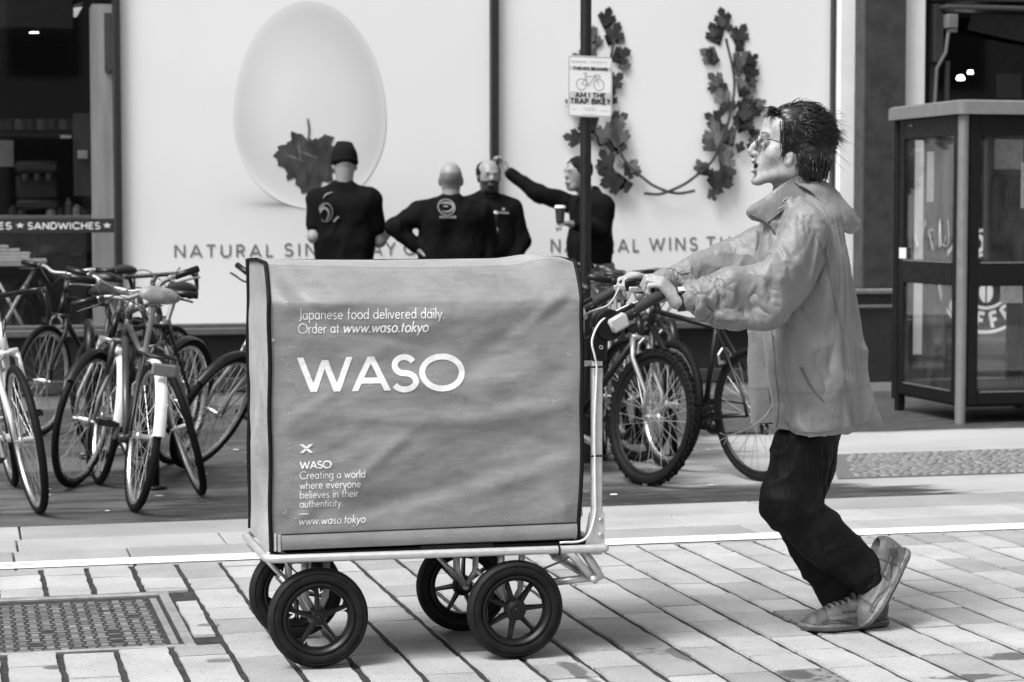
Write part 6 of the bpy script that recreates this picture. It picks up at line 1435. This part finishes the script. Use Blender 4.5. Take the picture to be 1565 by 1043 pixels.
bicycle('f', (114, 745), (-.93, -.30), 9, 'bicycle with silver fork and wide flat bars beside the white forked one', m_bblk, m_sil, 6, 'flat', .0185, guards=m_bblk, rise=-.02, lamp=True)
bicycle('r', (203, 782), (.93, -.33), 9, 'bicycle with pale padded saddle, white rear mudguard and rack, seen from behind', m_gry, m_gry, 0, 'flat', .019, guards=m_wht, rack=True, cover=True, size=.85)
bicycle('f', (304, 757), (-.90, .42), -13, 'black bicycle leaning left, front wheel just right of the white mudguard', m_bblk, m_gry, -8, 'flat', .019, rim=m_sil)
bicycle('f', (296, 716), (-.80, -.55), 24, 'bicycle with bright fork leaning hard right against the left cart side', m_bblk, m_sil, 10, 'flat', .022, guards=m_bblk)
bicycle('f', (62, 668), (-.9, -.35), 3, 'dark bicycle with black bars standing at the back of the left cluster', m_bblk, m_bblk, 5, 'flat', .02)
bicycle('r', (160, 700), (.95, .25), -4, 'dark grey bicycle half hidden behind the silver one by the shop', m_gry, m_gry, 0, 'drop', .02)
bicycle('f', (985, 742), (-.82, .55), 8, 'mountain bicycle with knobbly tyres and pale spokes beside the cart handle', m_bblk, m_sil, 0, 'flat', .025, knob=True, rim=m_bblk, size=.8)
bicycle('f', (1018, 716), (-.90, .40), 4, 'grey bicycle whose wheel shows just behind the knobbly tyre', m_gry, m_gry, 0, 'flat', .023, size=.85)
bicycle('r', (1160, 736), (.84, -.54), -3, 'black framed bicycle with bright saddle clamp, left of the running man', m_bblk, m_bblk, 0, 'flat', .019, rim=m_bblk)
bicycle('f', (925, 700), (-.95, -.2), -5, 'bicycle with silver fork seen between cart and metal handle post', m_gry, m_sil, 8, 'flat', .021, size=.9)
bicycle('f', (950, 672), (-.9, .3), 6, 'rearmost bicycle of the right cluster, dark, behind the cart handle', m_bblk, m_bblk, -6, 'flat', .02)
# hoop stands the bicycles are locked to
for (px, py, lb) in ((140, 726, 'left'), (236, 748, 'middle'), (1030, 700, 'right')):
    g = onZ(px, py); d = nrm(VD * .97 - RD * .2); mb = MB(); q = [g, g + V(0, 0, .62)] + [g + V(0, 0, .62) + d * .12 * (1 - math.cos(a)) + V(0, 0, .12 * math.sin(a)) for a in np.linspace(.3, 1.5, 5)]
    e = g + d * .75; q2 = [2 * ((g + e) / 2) * V(1, 1, 0) - p * V(1, 1, 0) + p * V(0, 0, 1) for p in q[::-1]]; mb.tube(q + q2, .025, 8); mb.lathe([(0, 0.004), (.06, 0.004), (.06, .014), (.03, .02), (0, .02)], 16, 'z', g, False); mb.lathe([(0, 0.004), (.06, 0.004), (.06, .014), (.03, .02), (0, .02)], 16, 'z', e, False)
    o = mb.build('bike_stand', m_bblk, None, 180); tag(o, {'left': 'black hoop stand behind the silver bicycle wheel', 'middle': 'black hoop stand between the rear facing bicycle and the left leaning one', 'right': 'black hoop stand behind the knobbly mountain bicycle wheel'}[lb], 'bike stand')
# ------------------------------------------------------------------ four men chatting by the window
m_skin2 = skinmat('skin_far', .25); m_navy = mat('dark_cotton', .004, .85, spec=.1, var=.3, scale=8); m_trou = mat('dark_workwear', .012, .85, spec=.1, var=.3); m_boot = mat('work_boot', .015, .5); m_logo = mat('logo_print', .20, .7)
def fnear(P, x, z, back=-1):
    """depth of cloth surface P at (x, z), camera side"""
    w = np.hypot(P[:, 0] - x, P[:, 2] - z); k = np.where(w < .016)[0]; k = k if len(k) else np.argsort(w)[:6]; return P[k][:, 1].min()
def bg_man(px, Y, top, facing, label, elbows, hands, short=False, head_turn=0, head_down=0, hair=None, beard=False, width=1.0, trou=m_trou, hx=0.0, hd0=None):
    """facing in degrees about Z: 0 looks at the camera side (-Y); elbows/hands are (px, py, dY) for his picture-left and picture-right arm"""
    c = onY(px, 560, Y); c[2] = 0; H = float(onY(px, top, Y)[2]); k = H / 1.76
    a = math.radians(facing); f = V(math.sin(a), -math.cos(a), 0); s = V(math.cos(a), math.sin(a), 0)      # s = picture right when facing 0 or 180 mirrored below
    if s @ RD < 0: s = -s
    def L(fw, sd, z): return c + f * fw + s * sd + V(0, 0, z * k)
    root = empty('person', c, label, 'person', 'men chatting by the shop window')
    ah = math.radians(facing + head_turn); hf = V(math.sin(ah), -math.cos(ah), 0); hs = np.cross(V(0, 0, 1), hf); hu = V(0, 0, 1)
    if head_down: hf, hu = nrm(hf - V(0, 0, math.tan(math.radians(head_down)))), nrm(V(0, 0, 1) + hf * math.tan(math.radians(head_down)))
    hc = L(.02 + hx, 0, 1.645); Hd = lambda x, y, z: hc + hf * x + hs * y + hu * z
    Rh = np.stack([hf, hs, hu], 1)
    sh = [L(0, -.185 * width, 1.40), L(0, .185 * width, 1.40)]; E = [onY(q[0], q[1], Y + q[2]) for q in elbows]; Hn = [onY(q[0], q[1], Y + q[2]) for q in hands]
    lo = np.min([c - V(.35, .35, 0)] + E + Hn, 0) - .15; hi = np.max([c + V(.35, .35, H)] + E + Hn, 0) + .15
    lo[2] = .55; b = SDF(lo, hi, .0062)
    b.ell(Hd(-.012, 0, .025), (.098, .076, .092), Rh, .02); b.ell(Hd(.025, 0, -.03), (.062, .062, .085), Rh, .03); b.cap(Hd(.045, -.02, -.098), Hd(.045, .02, -.098), .028, .028, .03)
    b.chain([Hd(.082, 0, .01), Hd(.098, 0, -.022)], [.010, .013], .008); b.cap(Hd(.082, -.034, .022), Hd(.082, .034, .022), .011, .011, .014)
    for sg in (-1, 1): b.ell(Hd(-.008, sg * .077, -.012), (.020, .010, .032), Rh, .005); b.ell(Hd(.088, sg * .032, .006), (.012, .016, .010), Rh, .010, 's'); b.ell(Hd(.076, sg * .031, .006), (.012, .013, .012), Rh, .003)
    b.cap(Hd(.088, -.018, -.062), Hd(.088, .018, -.062), .008, .008, .005); b.cap(Hd(.085, -.016, -.074), Hd(.085, .016, -.074), .008, .008, .005)
    b.chain([Hd(-.02, 0, -.06), L(.0, 0, 1.45), L(0, 0, 1.36)], [.058, .060, .065], .03); b.cap(L(0, 0, 1.33), L(0, 0, .95), .06, .06, .03)
    for i in (0, 1):
        b.chain([sh[i], E[i], Hn[i]], [.05, .042 if not short else .045, .028], .02); d = nrm(Hn[i] - E[i]) if not (hd0 is not None and i == 0) else nrm(V(*hd0)); kn = Hn[i] + d * .075
        hand(b, Hn[i], kn, V(0, 0, 1) if abs(d[2]) < .7 else -f, np.cross(d, V(0, 0, 1)) + V(.01, .01, 0), [(25, 45, 35)] * 4, .040, (Hn[i] + d * .06 + np.cross(d, V(0, 0, 1)) * .05, Hn[i] + d * .09 + np.cross(d, V(0, 0, 1)) * .055))
    P, F = b.mesh(2); t = np.ones(len(P)); hm = np.linalg.norm(P - hc, axis=1) < .16
    for sg in (-1, 1): t = paint(P, t, Hd(.092, sg * .034, .026), (.02, .022, .007), .45); t = paint(P, t, Hd(.09, sg * .031, .006), (.014, .012, .006), .35)
    t = paint(P, t, Hd(.095, 0, -.068), (.02, .024, .009), .6)
    q = (P - hc) @ Rh
    if beard: t = np.where(hm & (q[:, 2] < -.035 + .35 * np.clip(-q[:, 0] + .03, 0, .2) * 0) & (q[:, 0] > -.0) & (q[:, 2] > -9), .07, t); t = paint(P, t, Hd(.095, 0, -.068), (.02, .020, .005), .30); t = np.where(hm & (q[:, 2] < -.0) & (q[:, 0] > -.01) & (q[:, 0] < .03), .25, t)
    if hair == 'shaved': t = np.where(hm & (q[:, 2] > -.07) & (q[:, 2] < .045) & (q[:, 0] < .02), .62, t)
    npmesh('body', P, F, m_skin2, root, t)
    if hair in ('short', 'rim'):
        h = SDF(hc - .17, hc + .17, .006); h.ell(Hd(-.022, 0, .030), (.104, .087, .099), Rh, .01); h.halfspace(Hd(.050, 0, .03), hf * .75 - hu * .65); h.halfspace(Hd(.0, 0, -.03), -hu + hf * .5); h.halfspace(Hd(.068, 0, .09), hf)
        if hair == 'rim': h.halfspace(Hd(-.0, 0, .055), hu + hf * .7)
        A, Bf = h.mesh(1); A = A + vnormals(A, Bf) * (.004 * vnoise(A * V(90, 90, 45)))[:, None]; npmesh('hair', A, Bf, mat('short_hair', .012, .9, spec=.1, var=.6, scale=90), root)
    if hair == 'beanie':
        h = SDF(hc - .2, hc + .22, .006); h.ell(Hd(-.008, 0, .045), (.108, .090, .105), Rh, .02); h.cap(Hd(-.0, -.035, .135), Hd(-.0, .035, .140), .025, .025, .03); h.halfspace(Hd(0, 0, -.005), -hu + hf * .15); h.ell(Hd(-.006, 0, .012), (.112, .094, .030), Rh, .01)
        A, Bf = h.mesh(1); A = A + vnormals(A, Bf) * (.0022 * np.sin(np.arctan2((A - hc) @ hs, (A - hc) @ hf) * 60))[:, None]; npmesh('beanie', A, Bf, mat('beanie_knit', .008, .9, spec=.1, var=.3, scale=60), root)
    # shirt
    lo2 = lo.copy(); lo2[2] = .75; j = SDF(lo2, hi, .007)
    j.cap(L(0, -.15 * width, 1.395), L(0, .15 * width, 1.395), .072, .072, .05); j.chain([L(0, 0, 1.38), L(-.005, 0, 1.49)], [.10, .068], .04); j.chain([L(0, 0, 1.12), L(0, 0, .9)], [.115, .115], .05); [j.chain([L(-.01, sg * .05, 1.475), L(0, sg * .185 * width, 1.425)], [.055, .062], .05) for sg in (-1, 1)]
    for sg in (-1, 1): j.chain([L(0, sg * .085 * width, 1.34), L(.015, sg * .085 * width, 1.12), L(.01, sg * .08 * width, .90)], [.125, .120, .118], .06)
    for i in (0, 1):
        if short: j.chain([sh[i], sh[i] + (E[i] - sh[i]) * .66], [.080, .070], .03)
        else: j.chain([sh[i], E[i], E[i] + (Hn[i] - E[i]) * .88], [.082, .066, .046], .03)
    j.halfspace(L(0, 0, .86), (0, 0, -1))
    A, Bf = j.mesh(2); N = vnormals(A, Bf); A = A + N * (.010 * fold(A, V(.2, .1, 1), 3, 11, px * .01) + .10 * facets(A, V(.5, .2, .8), 5, 12, px * .02) - .012)[:, None]
    sho = npmesh('shirt', A, Bf, m_navy, root)
    tr = SDF(c - V(.35, .35, 0), c + V(.35, .35, 1.1), .009)
    for sg in (-1, 1): tr.chain([L(0, sg * .08, .92), L(.02, sg * .11, .50), L(0, sg * .12, .10)], [.125, .090, .075], .04)
    tr.cap(L(0, -.06, .95), L(0, .06, .95), .125, .125, .04); tr.halfspace(L(0, 0, .99), (0, 0, 1)); tr.halfspace(L(0, 0, .055), (0, 0, -1))
    A2, B2 = tr.mesh(2); N = vnormals(A2, B2); A2 = A2 + N * (.010 * fold(A2, V(.7, .2, .5), 5, 14, px * .01) - .004)[:, None]; npmesh('trousers', A2, B2, trou, root)
    for sg in (-1, 1):
        bt = SDF(L(0, sg * .12, 0) - .3, L(0, sg * .12, 0) + .3, .009); bt.chain([L(-.05, sg * .12, .045), L(.12, sg * .125, .04), L(.17, sg * .13, .035)], [.045, .048, .038], .03); bt.cap(L(-.01, sg * .12, .05), L(-.01, sg * .12, .13), .05, .052, .03); bt.halfspace((0, 0, .002), (0, 0, -1)); A2, B2 = bt.mesh(1); npmesh('boot', A2, B2, m_boot, root)
    return root, A, L, sho
def on_back(mb, P, Y, pts, lift=.006):
    v = []
    for (px, py) in pts: p = onY(px, py, Y - .12); v.append((p[0], fnear(P, p[0], p[2]) - lift, p[2]))
    return mb.add(v, [tuple(range(len(v)))])
def ribbon_px(mb, P, Y, pts, w, lift=.006):
    Q = smoothpath([V(a, b) for a, b in pts], 4) if len(pts) > 2 else [V(*p) for p in pts]; n = len(Q); ww = [w] * n if np.isscalar(w) else np.interp(np.linspace(0, 1, n), np.linspace(0, 1, len(w)), w)
    S0, S1 = [], []
    for i in range(n):
        d = nrm(Q[min(i + 1, n - 1)] - Q[max(i - 1, 0)]); m_ = V(-d[1], d[0]) * ww[i] / 2; S0.append(Q[i] + m_); S1.append(Q[i] - m_)
    v = []
    for q in S0 + S1: p = onY(q[0], q[1], Y - .12); v.append((p[0], fnear(P, p[0], p[2]) - lift, p[2]))
    mb.add(v, [(i, i + 1, n + i + 1, n + i) for i in range(n - 1)])
# 1: beanie, back to us, head bent over what he holds
r1, A1, L1, s1 = bg_man(527, 14.6, 226, 158, 'man in a black beanie and short sleeved dark T-shirt, back turned, head bent', ((480, 362, .02), (580, 368, -.04)), ((508, 376, .26), (596, 352, .06)), True, 16, 14, 'beanie', True, 1.0)
mb = MB(); ctr = (499, 325)
ribbon_px(mb, A1, 14.6, [(ctr[0] + 10 * math.cos(a), ctr[1] + 14 * math.sin(a)) for a in np.linspace(-2.6, 2.2, 12)], 1.1); ribbon_px(mb, A1, 14.6, [(491, 326), (495, 319), (501, 320), (504, 328), (500, 337)], [1, 3.5, 3, 1.5]); ribbon_px(mb, A1, 14.6, [(490, 321), (497, 314)], 2); ribbon_px(mb, A1, 14.6, [(496, 303), (501, 297), (510, 294)], [.6, 2, .6]); ribbon_px(mb, A1, 14.6, [(511, 339), (518, 331)], 2.5)
mb.build('shirt_logo', m_logo, s1)
# 2: shaved head, back to us, hand on hip
r2, A2_, L2, s2 = bg_man(690, 14.35, 250, 172, 'shaved headed man in a dark sweatshirt with round back emblem, hand on hip', ((603, 347, .05), (748, 368, .02)), ((640, 381, .0), (742, 400, -.05)), False, -8, 0, 'shaved', False, 1.16)
mb = MB(); ribbon_px(mb, A2_, 14.35, [(683.5 + 12.5 * math.cos(a), 317 + 12 * math.sin(a)) for a in np.linspace(0, 6.283, 20)], 1.6); ribbon_px(mb, A2_, 14.35, [(675, 311), (684, 310), (693, 313), (692, 320), (684, 324), (676, 323)], [1, 3, 4, 3, 3, 1]); ribbon_px(mb, A2_, 14.35, [(679, 315), (686, 316)], 2)
for i in range(7): ribbon_px(mb, A2_, 14.35, [(672 + i * 3.7, 332), (674.4 + i * 3.7, 332)], 4)
mb.build('shirt_logo', m_logo, s2)
# 3: bearded, facing us
r3, A3, L3, s3 = bg_man(746, 15.0, 246, 4, 'balding bearded man in a dark sweatshirt facing the street with a cup', ((706, 372, -.05), (797, 368, -.02)), ((738, 352, -.26), (782, 405, -.15)), False, -4, 0, 'rim', True, .98)
mb = MB(); ribbon_px(mb, A3, 15.0, [(762, 325), (778, 326)], 2.5); ribbon_px(mb, A3, 15.0, [(768, 321), (772, 319)], 4); mb.build('shirt_logo', m_logo, s3)
# 4: in profile, arm stretched to the window frame
r4, A4, L4, s4 = bg_man(904, 15.05, 242, -80, 'man in profile with short hair, one arm stretched to the window frame', ((822, 296, .25), (918, 352, -.20)), ((775, 262, .38), (873, 343, -.30)), False, 8, 0, 'short', False, 1.0, mat('grey_trousers', .10, .8), .10, (-.35, .2, .9))
def cup(px, pyb, pyt, Y, label):
    a = onY(px, pyb, Y); h = float(onY(px, pyt, Y)[2]) - a[2]; cp = empty('coffee_cup', a, label, 'cup', 'takeaway coffee cups')
    mb = MB(); mb.lathe([(0, 0), (h * .22, 0), (h * .30, h * .86), (0, h * .86)], 20, 'z', a); mb.build('cup_body', mat('cup_paper', .03, .6), cp, 50)
    mb = MB(); mb.lathe([(h * .31, h * .83), (h * .33, h * .86), (h * .31, h * .90), (h * .28, h * .99), (0, h)], 20, 'z', a, False); mb.build('cup_lid', mat('cup_lid', .75, .4), cp, 50)
cup(856, 341, 314, 14.70, 'white lidded coffee cup held by the man in profile'); cup(752.5, 352, 322.5, 14.68, 'white lidded coffee cup held in front of the bearded man')
# ------------------------------------------------------------------ pole with sign
PYp = 11.0; pp = onY(894.5, 500, PYp); pole = empty('sign_post', (pp[0], PYp, 0), 'tall slim black post rising between the bicycles and the chatting men', 'post')
mb = MB(); mb.tube([(pp[0], PYp, 0), (pp[0], PYp, 3.6)], .0295, 16); mb.tube([(pp[0], PYp, 0), (pp[0], PYp, .25)], .045, 16); mb.build('shaft', mat('post_paint', .006, .4, var=.15), pole, 60)
mb = MB(); sz1 = float(onY(901, 88, PYp)[2]); sz0 = float(onY(901, 177, PYp)[2])
for z_ in (sz0 + .06, sz1 - .06): mb.tube([(pp[0] - .035, PYp, z_), (pp[0] - .035, PYp - .034, z_)], .006, 6); mb.tube([(pp[0] + .033 * math.cos(a), PYp + .033 * math.sin(a), z_) for a in np.linspace(0, 6.28, 17)[:-1]], .005, 5, closed=True)
mb.build('clamp', mat('clamp_steel', .35, .4, .6), pole)
SY = PYp - .042; a0, a1 = float(onY(868, 130, SY)[0]), float(onY(935.5, 130, SY)[0]); z1, z0 = float(onY(901, 86, SY)[2]), float(onY(901, 179, SY)[2]); sw, shh = a1 - a0, z1 - z0
sg = empty('warning_sign', (a0 + sw / 2, SY, z0), 'small white rounded sign about thieves and a trap bike, fixed to the black post', 'sign')
def rr_poly(w, h, r, m_=0.0): 
    o = []
    for cx, cy, s_ in ((w - r, h - r, 0), (r, h - r, 90), (r, r, 180), (w - r, r, 270)): o += [(cx + (r - m_) * math.cos(math.radians(s_ + q)), cy + (r - m_) * math.sin(math.radians(s_ + q))) for q in (0, 22.5, 45, 67.5, 90)]
    return o
ti = math.radians(1.2)
def sp(u, v, y=0): u_, v_ = u - sw / 2, v; return (a0 + sw / 2 + u_ * math.cos(ti) + v_ * math.sin(ti) * .0, SY - y, z0 + v_ - u_ * math.sin(ti))
mb = MB(); q = rr_poly(sw, shh, .018); A = [sp(u, v, 0) for u, v in q]; Bk = [sp(u, v, -.004) for u, v in q]; n = len(q); mb.add(A + Bk, [tuple(range(n)), tuple(range(2 * n - 1, n - 1, -1))] + [(i, (i + 1) % n, (i + 1) % n + n, i + n) for i in range(n)]); mb.build('sign_plate', mat('sign_white', .74, .35, var=.03), sg)
m_sblk = mat('sign_black', .02, .5); m_sgry = mat('sign_grey', .50, .5); m_smid = mat('sign_midgrey', .25, .5)
mb = MB(); ou = rr_poly(sw, shh, .018, .004); inn = rr_poly(sw, shh, .018, .0065); mb.add([sp(u, v, .0008) for u, v in ou] + [sp(u, v, .0008) for u, v in inn], [(i, (i + 1) % n, (i + 1) % n + n, i + n) for i in range(n)]); mb.build('sign_border', m_sblk, sg)
fy = lambda py: (179 - py) / 93.0 * shh; fx = lambda px: (px - 868) / 67.5 * sw
mb = MB(); [mb.add([sp(fx(869.5), fy(a), .0008), sp(fx(934.2), fy(a), .0008), sp(fx(934.2), fy(b), .0008), sp(fx(869.5), fy(b), .0008)], [(0, 1, 2, 3)]) for a, b in ((108, 102.5), (159.5, 141))]; mb.build('sign_band', m_sgry, sg)
def stext(t, p0, p1, yb, yt, w, m_, tr=.1): mb = MB(); letters(mb, t, lambda u, v, l: sp(u, v, .0016 + l * .00003), fy(yt) - fy(yb), w, tr, x0=fx(p0), y0=fy(yb), fit=fx(p1) - fx(p0), seg=9); mb.build('lettering', m_, sg)
stext('THIEVES BEWARE', 875.5, 929, 107.6, 103.2, .26, m_sblk); stext('AM I THE', 879, 925, 149.6, 142.4, .26, m_sblk); stext('TRAP BIKE?', 871.5, 932, 159.2, 151.4, .26, m_sblk)
mb = MB()
def sline(pts, w=.0016): 
    P = [V(fx(a), fy(b)) for a, b in pts]
    for a, b in zip(P[:-1], P[1:]): d = nrm(b - a); k = V(-d[1], d[0]) * w; mb.add([sp(*(a + k), .0010 + .00001 * len(mb.v)), sp(*(b + k), .0010 + .00001 * len(mb.v)), sp(*(b - k), .0010 + .00001 * len(mb.v)), sp(*(a - k), .0010 + .00001 * len(mb.v))], [(0, 1, 2, 3)])
for cx in (888.5, 915): sline([(cx + 7.8 * math.cos(a), 129.5 + 8.6 * math.sin(a)) for a in np.linspace(0, 6.283, 21)])
sline([(888.5, 129.5), (899, 131), (894.5, 117), (909.5, 117), (899, 131)]); sline([(888.5, 129.5), (895.5, 119)]); sline([(915, 129.5), (909, 114.5), (916, 114.5), (917, 118), (913, 118.5)]); sline([(891, 112.8), (897, 112.6)], .002); sline([(894.5, 117), (894, 113)]); mb.build('bike_drawing', m_smid, sg)
mb = MB()
for (x0_, x1_, y_, h_) in ((872.5, 896, 95, 3), (902, 929, 95, 1.6), (891, 911, 165, 1.2), (894, 909, 168, 1.6), (873, 882, 168, 1.2), (918, 930, 169, 1.4), (890, 912, 174.5, .6)):
    k = x0_
    while k < x1_ - 1: mb.add([sp(fx(k), fy(y_ + h_ / 2), .0012), sp(fx(min(k + 2, x1_)), fy(y_ + h_ / 2), .0012), sp(fx(min(k + 2, x1_)), fy(y_ - h_ / 2), .0012), sp(fx(k), fy(y_ - h_ / 2), .0012)], [(0, 1, 2, 3)]); k += 2.7
mb.build('small_print', m_sgry, sg)

# ------------------------------------------------------------------ telephone box
bx0, by0 = 6.085, 12.44; bw_, bd_ = .92, .97; bx1, by1 = bx0 + bw_, by0 + bd_
zr1 = float(onY(1471, 155, by0 - .06)[2]); zr0 = float(onY(1471, 174, by0 - .06)[2]); zmid1, zmid0 = float(onY(1471, 402, by0)[2]), float(onY(1471, 438, by0)[2]); zb = float(onY(1471, 612, by0)[2])
pb = empty('phone_box', (bx0 + bw_ / 2, by0 + bd_ / 2, 0), 'glazed telephone box with grey roof rim and dark frames in front of the coffee shop', 'phone box')
m_bg = mat('box_grey_metal', .20, .45, .3, var=.1); m_bd = mat('box_dark_frame', .005, .5, var=.2, spec=.25); m_bgl = glass('box_glass', .965, 1.0, .03)
mb = MB()
mb.tube([(bx0, by0, 0), (bx0, by0, zr0 + .01)], .034, 12); mb.build('corner_post', m_bg, pb, 50)
for (x_, y_) in ((bx1, by0), (bx0, by1), (bx1, by1)): mb = MB(); mb.tube([(x_, y_, .08), (x_, y_, zr0 + .01)], .030, 12); mb.build('corner_post', m_bd, pb, 50)
mb = MB(); q = rr_poly(bw_ + .13, bd_ + .13, .06); lo_ = [(bx0 - .065 + u, by0 - .065 + v, zr0) for u, v in q]; hi_ = [(bx0 - .065 + u, by0 - .065 + v, zr1) for u, v in q]; q2 = rr_poly(bw_ + .07, bd_ + .07, .05); h2 = [(bx0 - .035 + u, by0 - .035 + v, zr1 + .012) for u, v in q2]
mb.add(lo_ + hi_ + h2, [tuple(range(19, -1, -1)), tuple(range(40, 60))] + [(i, (i + 1) % 20, (i + 1) % 20 + 20, i + 20) for i in range(20)] + [(i + 20, (i + 1) % 20 + 20, (i + 1) % 20 + 40, i + 40) for i in range(20)]); mb.build('roof', m_bg, pb, 40)
for side in ('left', 'front', 'back', 'right'):
    def bp(u, v, w):   # u along side 0..1, v height, w inward
        return {'left': V(bx0 + w, by0 + u * bd_, v), 'front': V(bx0 + u * bw_, by0 + w, v), 'back': V(bx0 + u * bw_, by1 - w, v), 'right': V(bx1 - w, by0 + u * bd_, v)}[side]
    def bb_(mb, u0, u1, v0, v1, w0, w1, bev=.004): a, b = bp(u0, v0, w0), bp(u1, v1, w1); mb.box(np.minimum(a, b), np.maximum(a, b), bev=bev)
    mb = MB(); e0, e1 = .045, .955; t_ = .075
    bb_(mb, e0, e0 + t_, zb - .03, zr0 - .0, -.012, .028); bb_(mb, e1 - t_, e1, zb - .03, zr0, -.012, .028)
    bb_(mb, e0 + t_, e1 - t_, zr0 - .13, zr0 - .002, -.010, .026); bb_(mb, e0 + t_, e1 - t_, zmid0, zmid1, -.014, .028); bb_(mb, e0 + t_, e1 - t_, zb - .03, zb + .05, -.010, .026)
    fr = mb.build('side_frame', m_bd, pb)
    for (v0, v1) in ((zb + .05, zmid0), (zmid1, zr0 - .13)):
        mb = MB(); bb_(mb, e0 + t_, e1 - t_, v0, v1, .004, .010, 0); mb.build('glass_pane', m_bgl, fr)
    if side in ('left', 'front'):
        for q_ in ((e0 + t_ + .02, e1 - t_ - .02, zb + .046, zb + .054, -.013, -.009, 0), (.75, .80, zr0 - .05, zr0 - .035, -.014, -.009, .001), (e0 + t_ + .01, e1 - t_ - .01, zmid1 - .004, zmid1 + .004, -.017, -.013, 0)): mb = MB(); bb_(mb, *q_); mb.build('trim_strip', m_bg, fr)
mb = MB(); [mb.box((x_ - .028, y_ - .028, 0), (x_ + .028, y_ + .028, .13), bev=.006) for x_, y_ in ((bx0 + .02, by1 - .02), (bx1 - .02, by1 - .02))]; mb.box((bx0 + .04, by0 + .04, .10), (bx1 - .04, by1 - .04, .13)); mb.build('base_plate', m_bd, pb)
ph = MB(); ph.box((bx0 + .60, by1 - .12, .95), (bx1 - .06, by1 - .045, 1.85), bev=.01); bpn = ph.build('phone_panel', mat('phone_panel', .05, .4, .3), pb)
mb = MB(); mb.box((bx0 + .62, by1 - .24, 1.10), (bx0 + .84, by1 - .125, 1.58), bev=.015); mb.build('telephone', m_bd, bpn); mb = MB(); mb.tube(smoothpath([(bx0 + .66, by1 - .27, 1.5), (bx0 + .66, by1 - .29, 1.4), (bx0 + .66, by1 - .27, 1.3)]), .018, 8); mb.tube(smoothpath([(bx0 + .66, by1 - .27, 1.3), (bx0 + .68, by1 - .3, 1.05), (bx0 + .74, by1 - .26, 1.0), (bx0 + .78, by1 - .2, 1.12)]), .007, 6); mb.build('handset', m_bblk, bpn, 180)
mb = MB(); mb.box((bx0 + .64, by1 - .13, 1.62), (bx0 + .85, by1 - .121, 1.82)); mb.box((bx0 + .70, by1 - .13, .72), (bx0 + .86, by1 - .121, .93)); mb.build('notice', mat('notice_paper', .55, .7, var=.2, scale=30), bpn)
for (px, py0, py1, w_) in ((1428, 232, 308, .055), (1518, 252, 318, .055)): p = onY(px, 270, by0 + .5); pz0, pz1 = onY(px, py1, by0 + .5)[2], onY(px, py0, by0 + .5)[2]; mb = MB(); [mb.box((bx0 + .012 if px < 1450 else p[0] - w_, (by0 + .45 if px < 1450 else by0 + .012), z_), (bx0 + .014 if px < 1450 else p[0] + w_, (by0 + .55 if px < 1450 else by0 + .014), z_ + .007)) for z_ in np.arange(pz0, pz1, .0125)]; mb.build('printed_panel', mat('panel_print', .50, .6), pb)
mb = MB(); a_ = onY(1386, 412, by0 + .6); mb.box((bx0 - .018, by0 + .80, zmid1 + .01), (bx0 - .012, by0 + .90, zmid1 + .08)); mb.build('sticker', mat('sticker_white', .75, .5), pb)

mb = MB(); rg = random.Random(8)
for k in range(5):
    yq = by0 + .22 + k * .11; mb.tube(smoothpath([(bx0 - .0035, yq + rg.uniform(-.04, .04), zmid1 + .06 + rg.uniform(0, .22)) for _ in range(6)], 5), .0022, 4)
mb.build('scratched_scrawl', mat('scrawl_white', .45, .8), pb)
# ------------------------------------------------------------------ table with stacked cartons just inside the left window
TY = WY + .75; ta = onY(72, 396, TY); tz_ = float(ta[2])
tb = empty('folding_table', (ta[0] - .4, TY + .2, 0), 'pale folding table with crossed legs inside the left shop window', 'table')
mb = MB(); mb.box((ta[0] - 1.2, TY, tz_ - .035), (ta[0], TY + .5, tz_), bev=.006); mb.box((ta[0] - 1.2, TY - .02, tz_ - .055), (ta[0] - .06, TY + .0, tz_ - .005), bev=.004); mb.build('table_top', mat('table_top', .55, .5), tb)
for yy in (TY + .03, TY + .45):
    mb = MB(); p = onY(52, 413, yy); q = onY(5, 497, yy); mb.tube([p, p + (q - p) * 2.2], .016, 8); mb.build('leg', mat('table_leg', .45, .4, .4), tb, 180); mb = MB(); p = onY(8, 450, yy); q = onY(34, 497, yy); mb.tube([p - (q - p) * .4, p + (q - p) * 2.2], .014, 8); mb.build('leg', mat('table_leg', .45, .4, .4), tb, 180)
for i, (px, n_) in enumerate(((4, 4), (22, 3), (37, 2))):
    for k in range(n_):
        p = onY(px, 390, TY + .1); mb = MB(); mb.box((p[0] - .05 + .004 * (k % 2), TY + .06, tz_ + .001 + k * .026), (p[0] + .042 + .004 * (k % 2), TY + .22, tz_ + .025 + k * .026), bev=.006); o = mb.build('food_carton', mat('carton_white', .65, .5))
        tag(o, '%s carton of the %s white stack on the folding table' % (['lowest', 'second', 'third', 'fourth'][k], ['tallest', 'middle', 'shortest'][i]), 'carton', 'white cartons on the folding table')
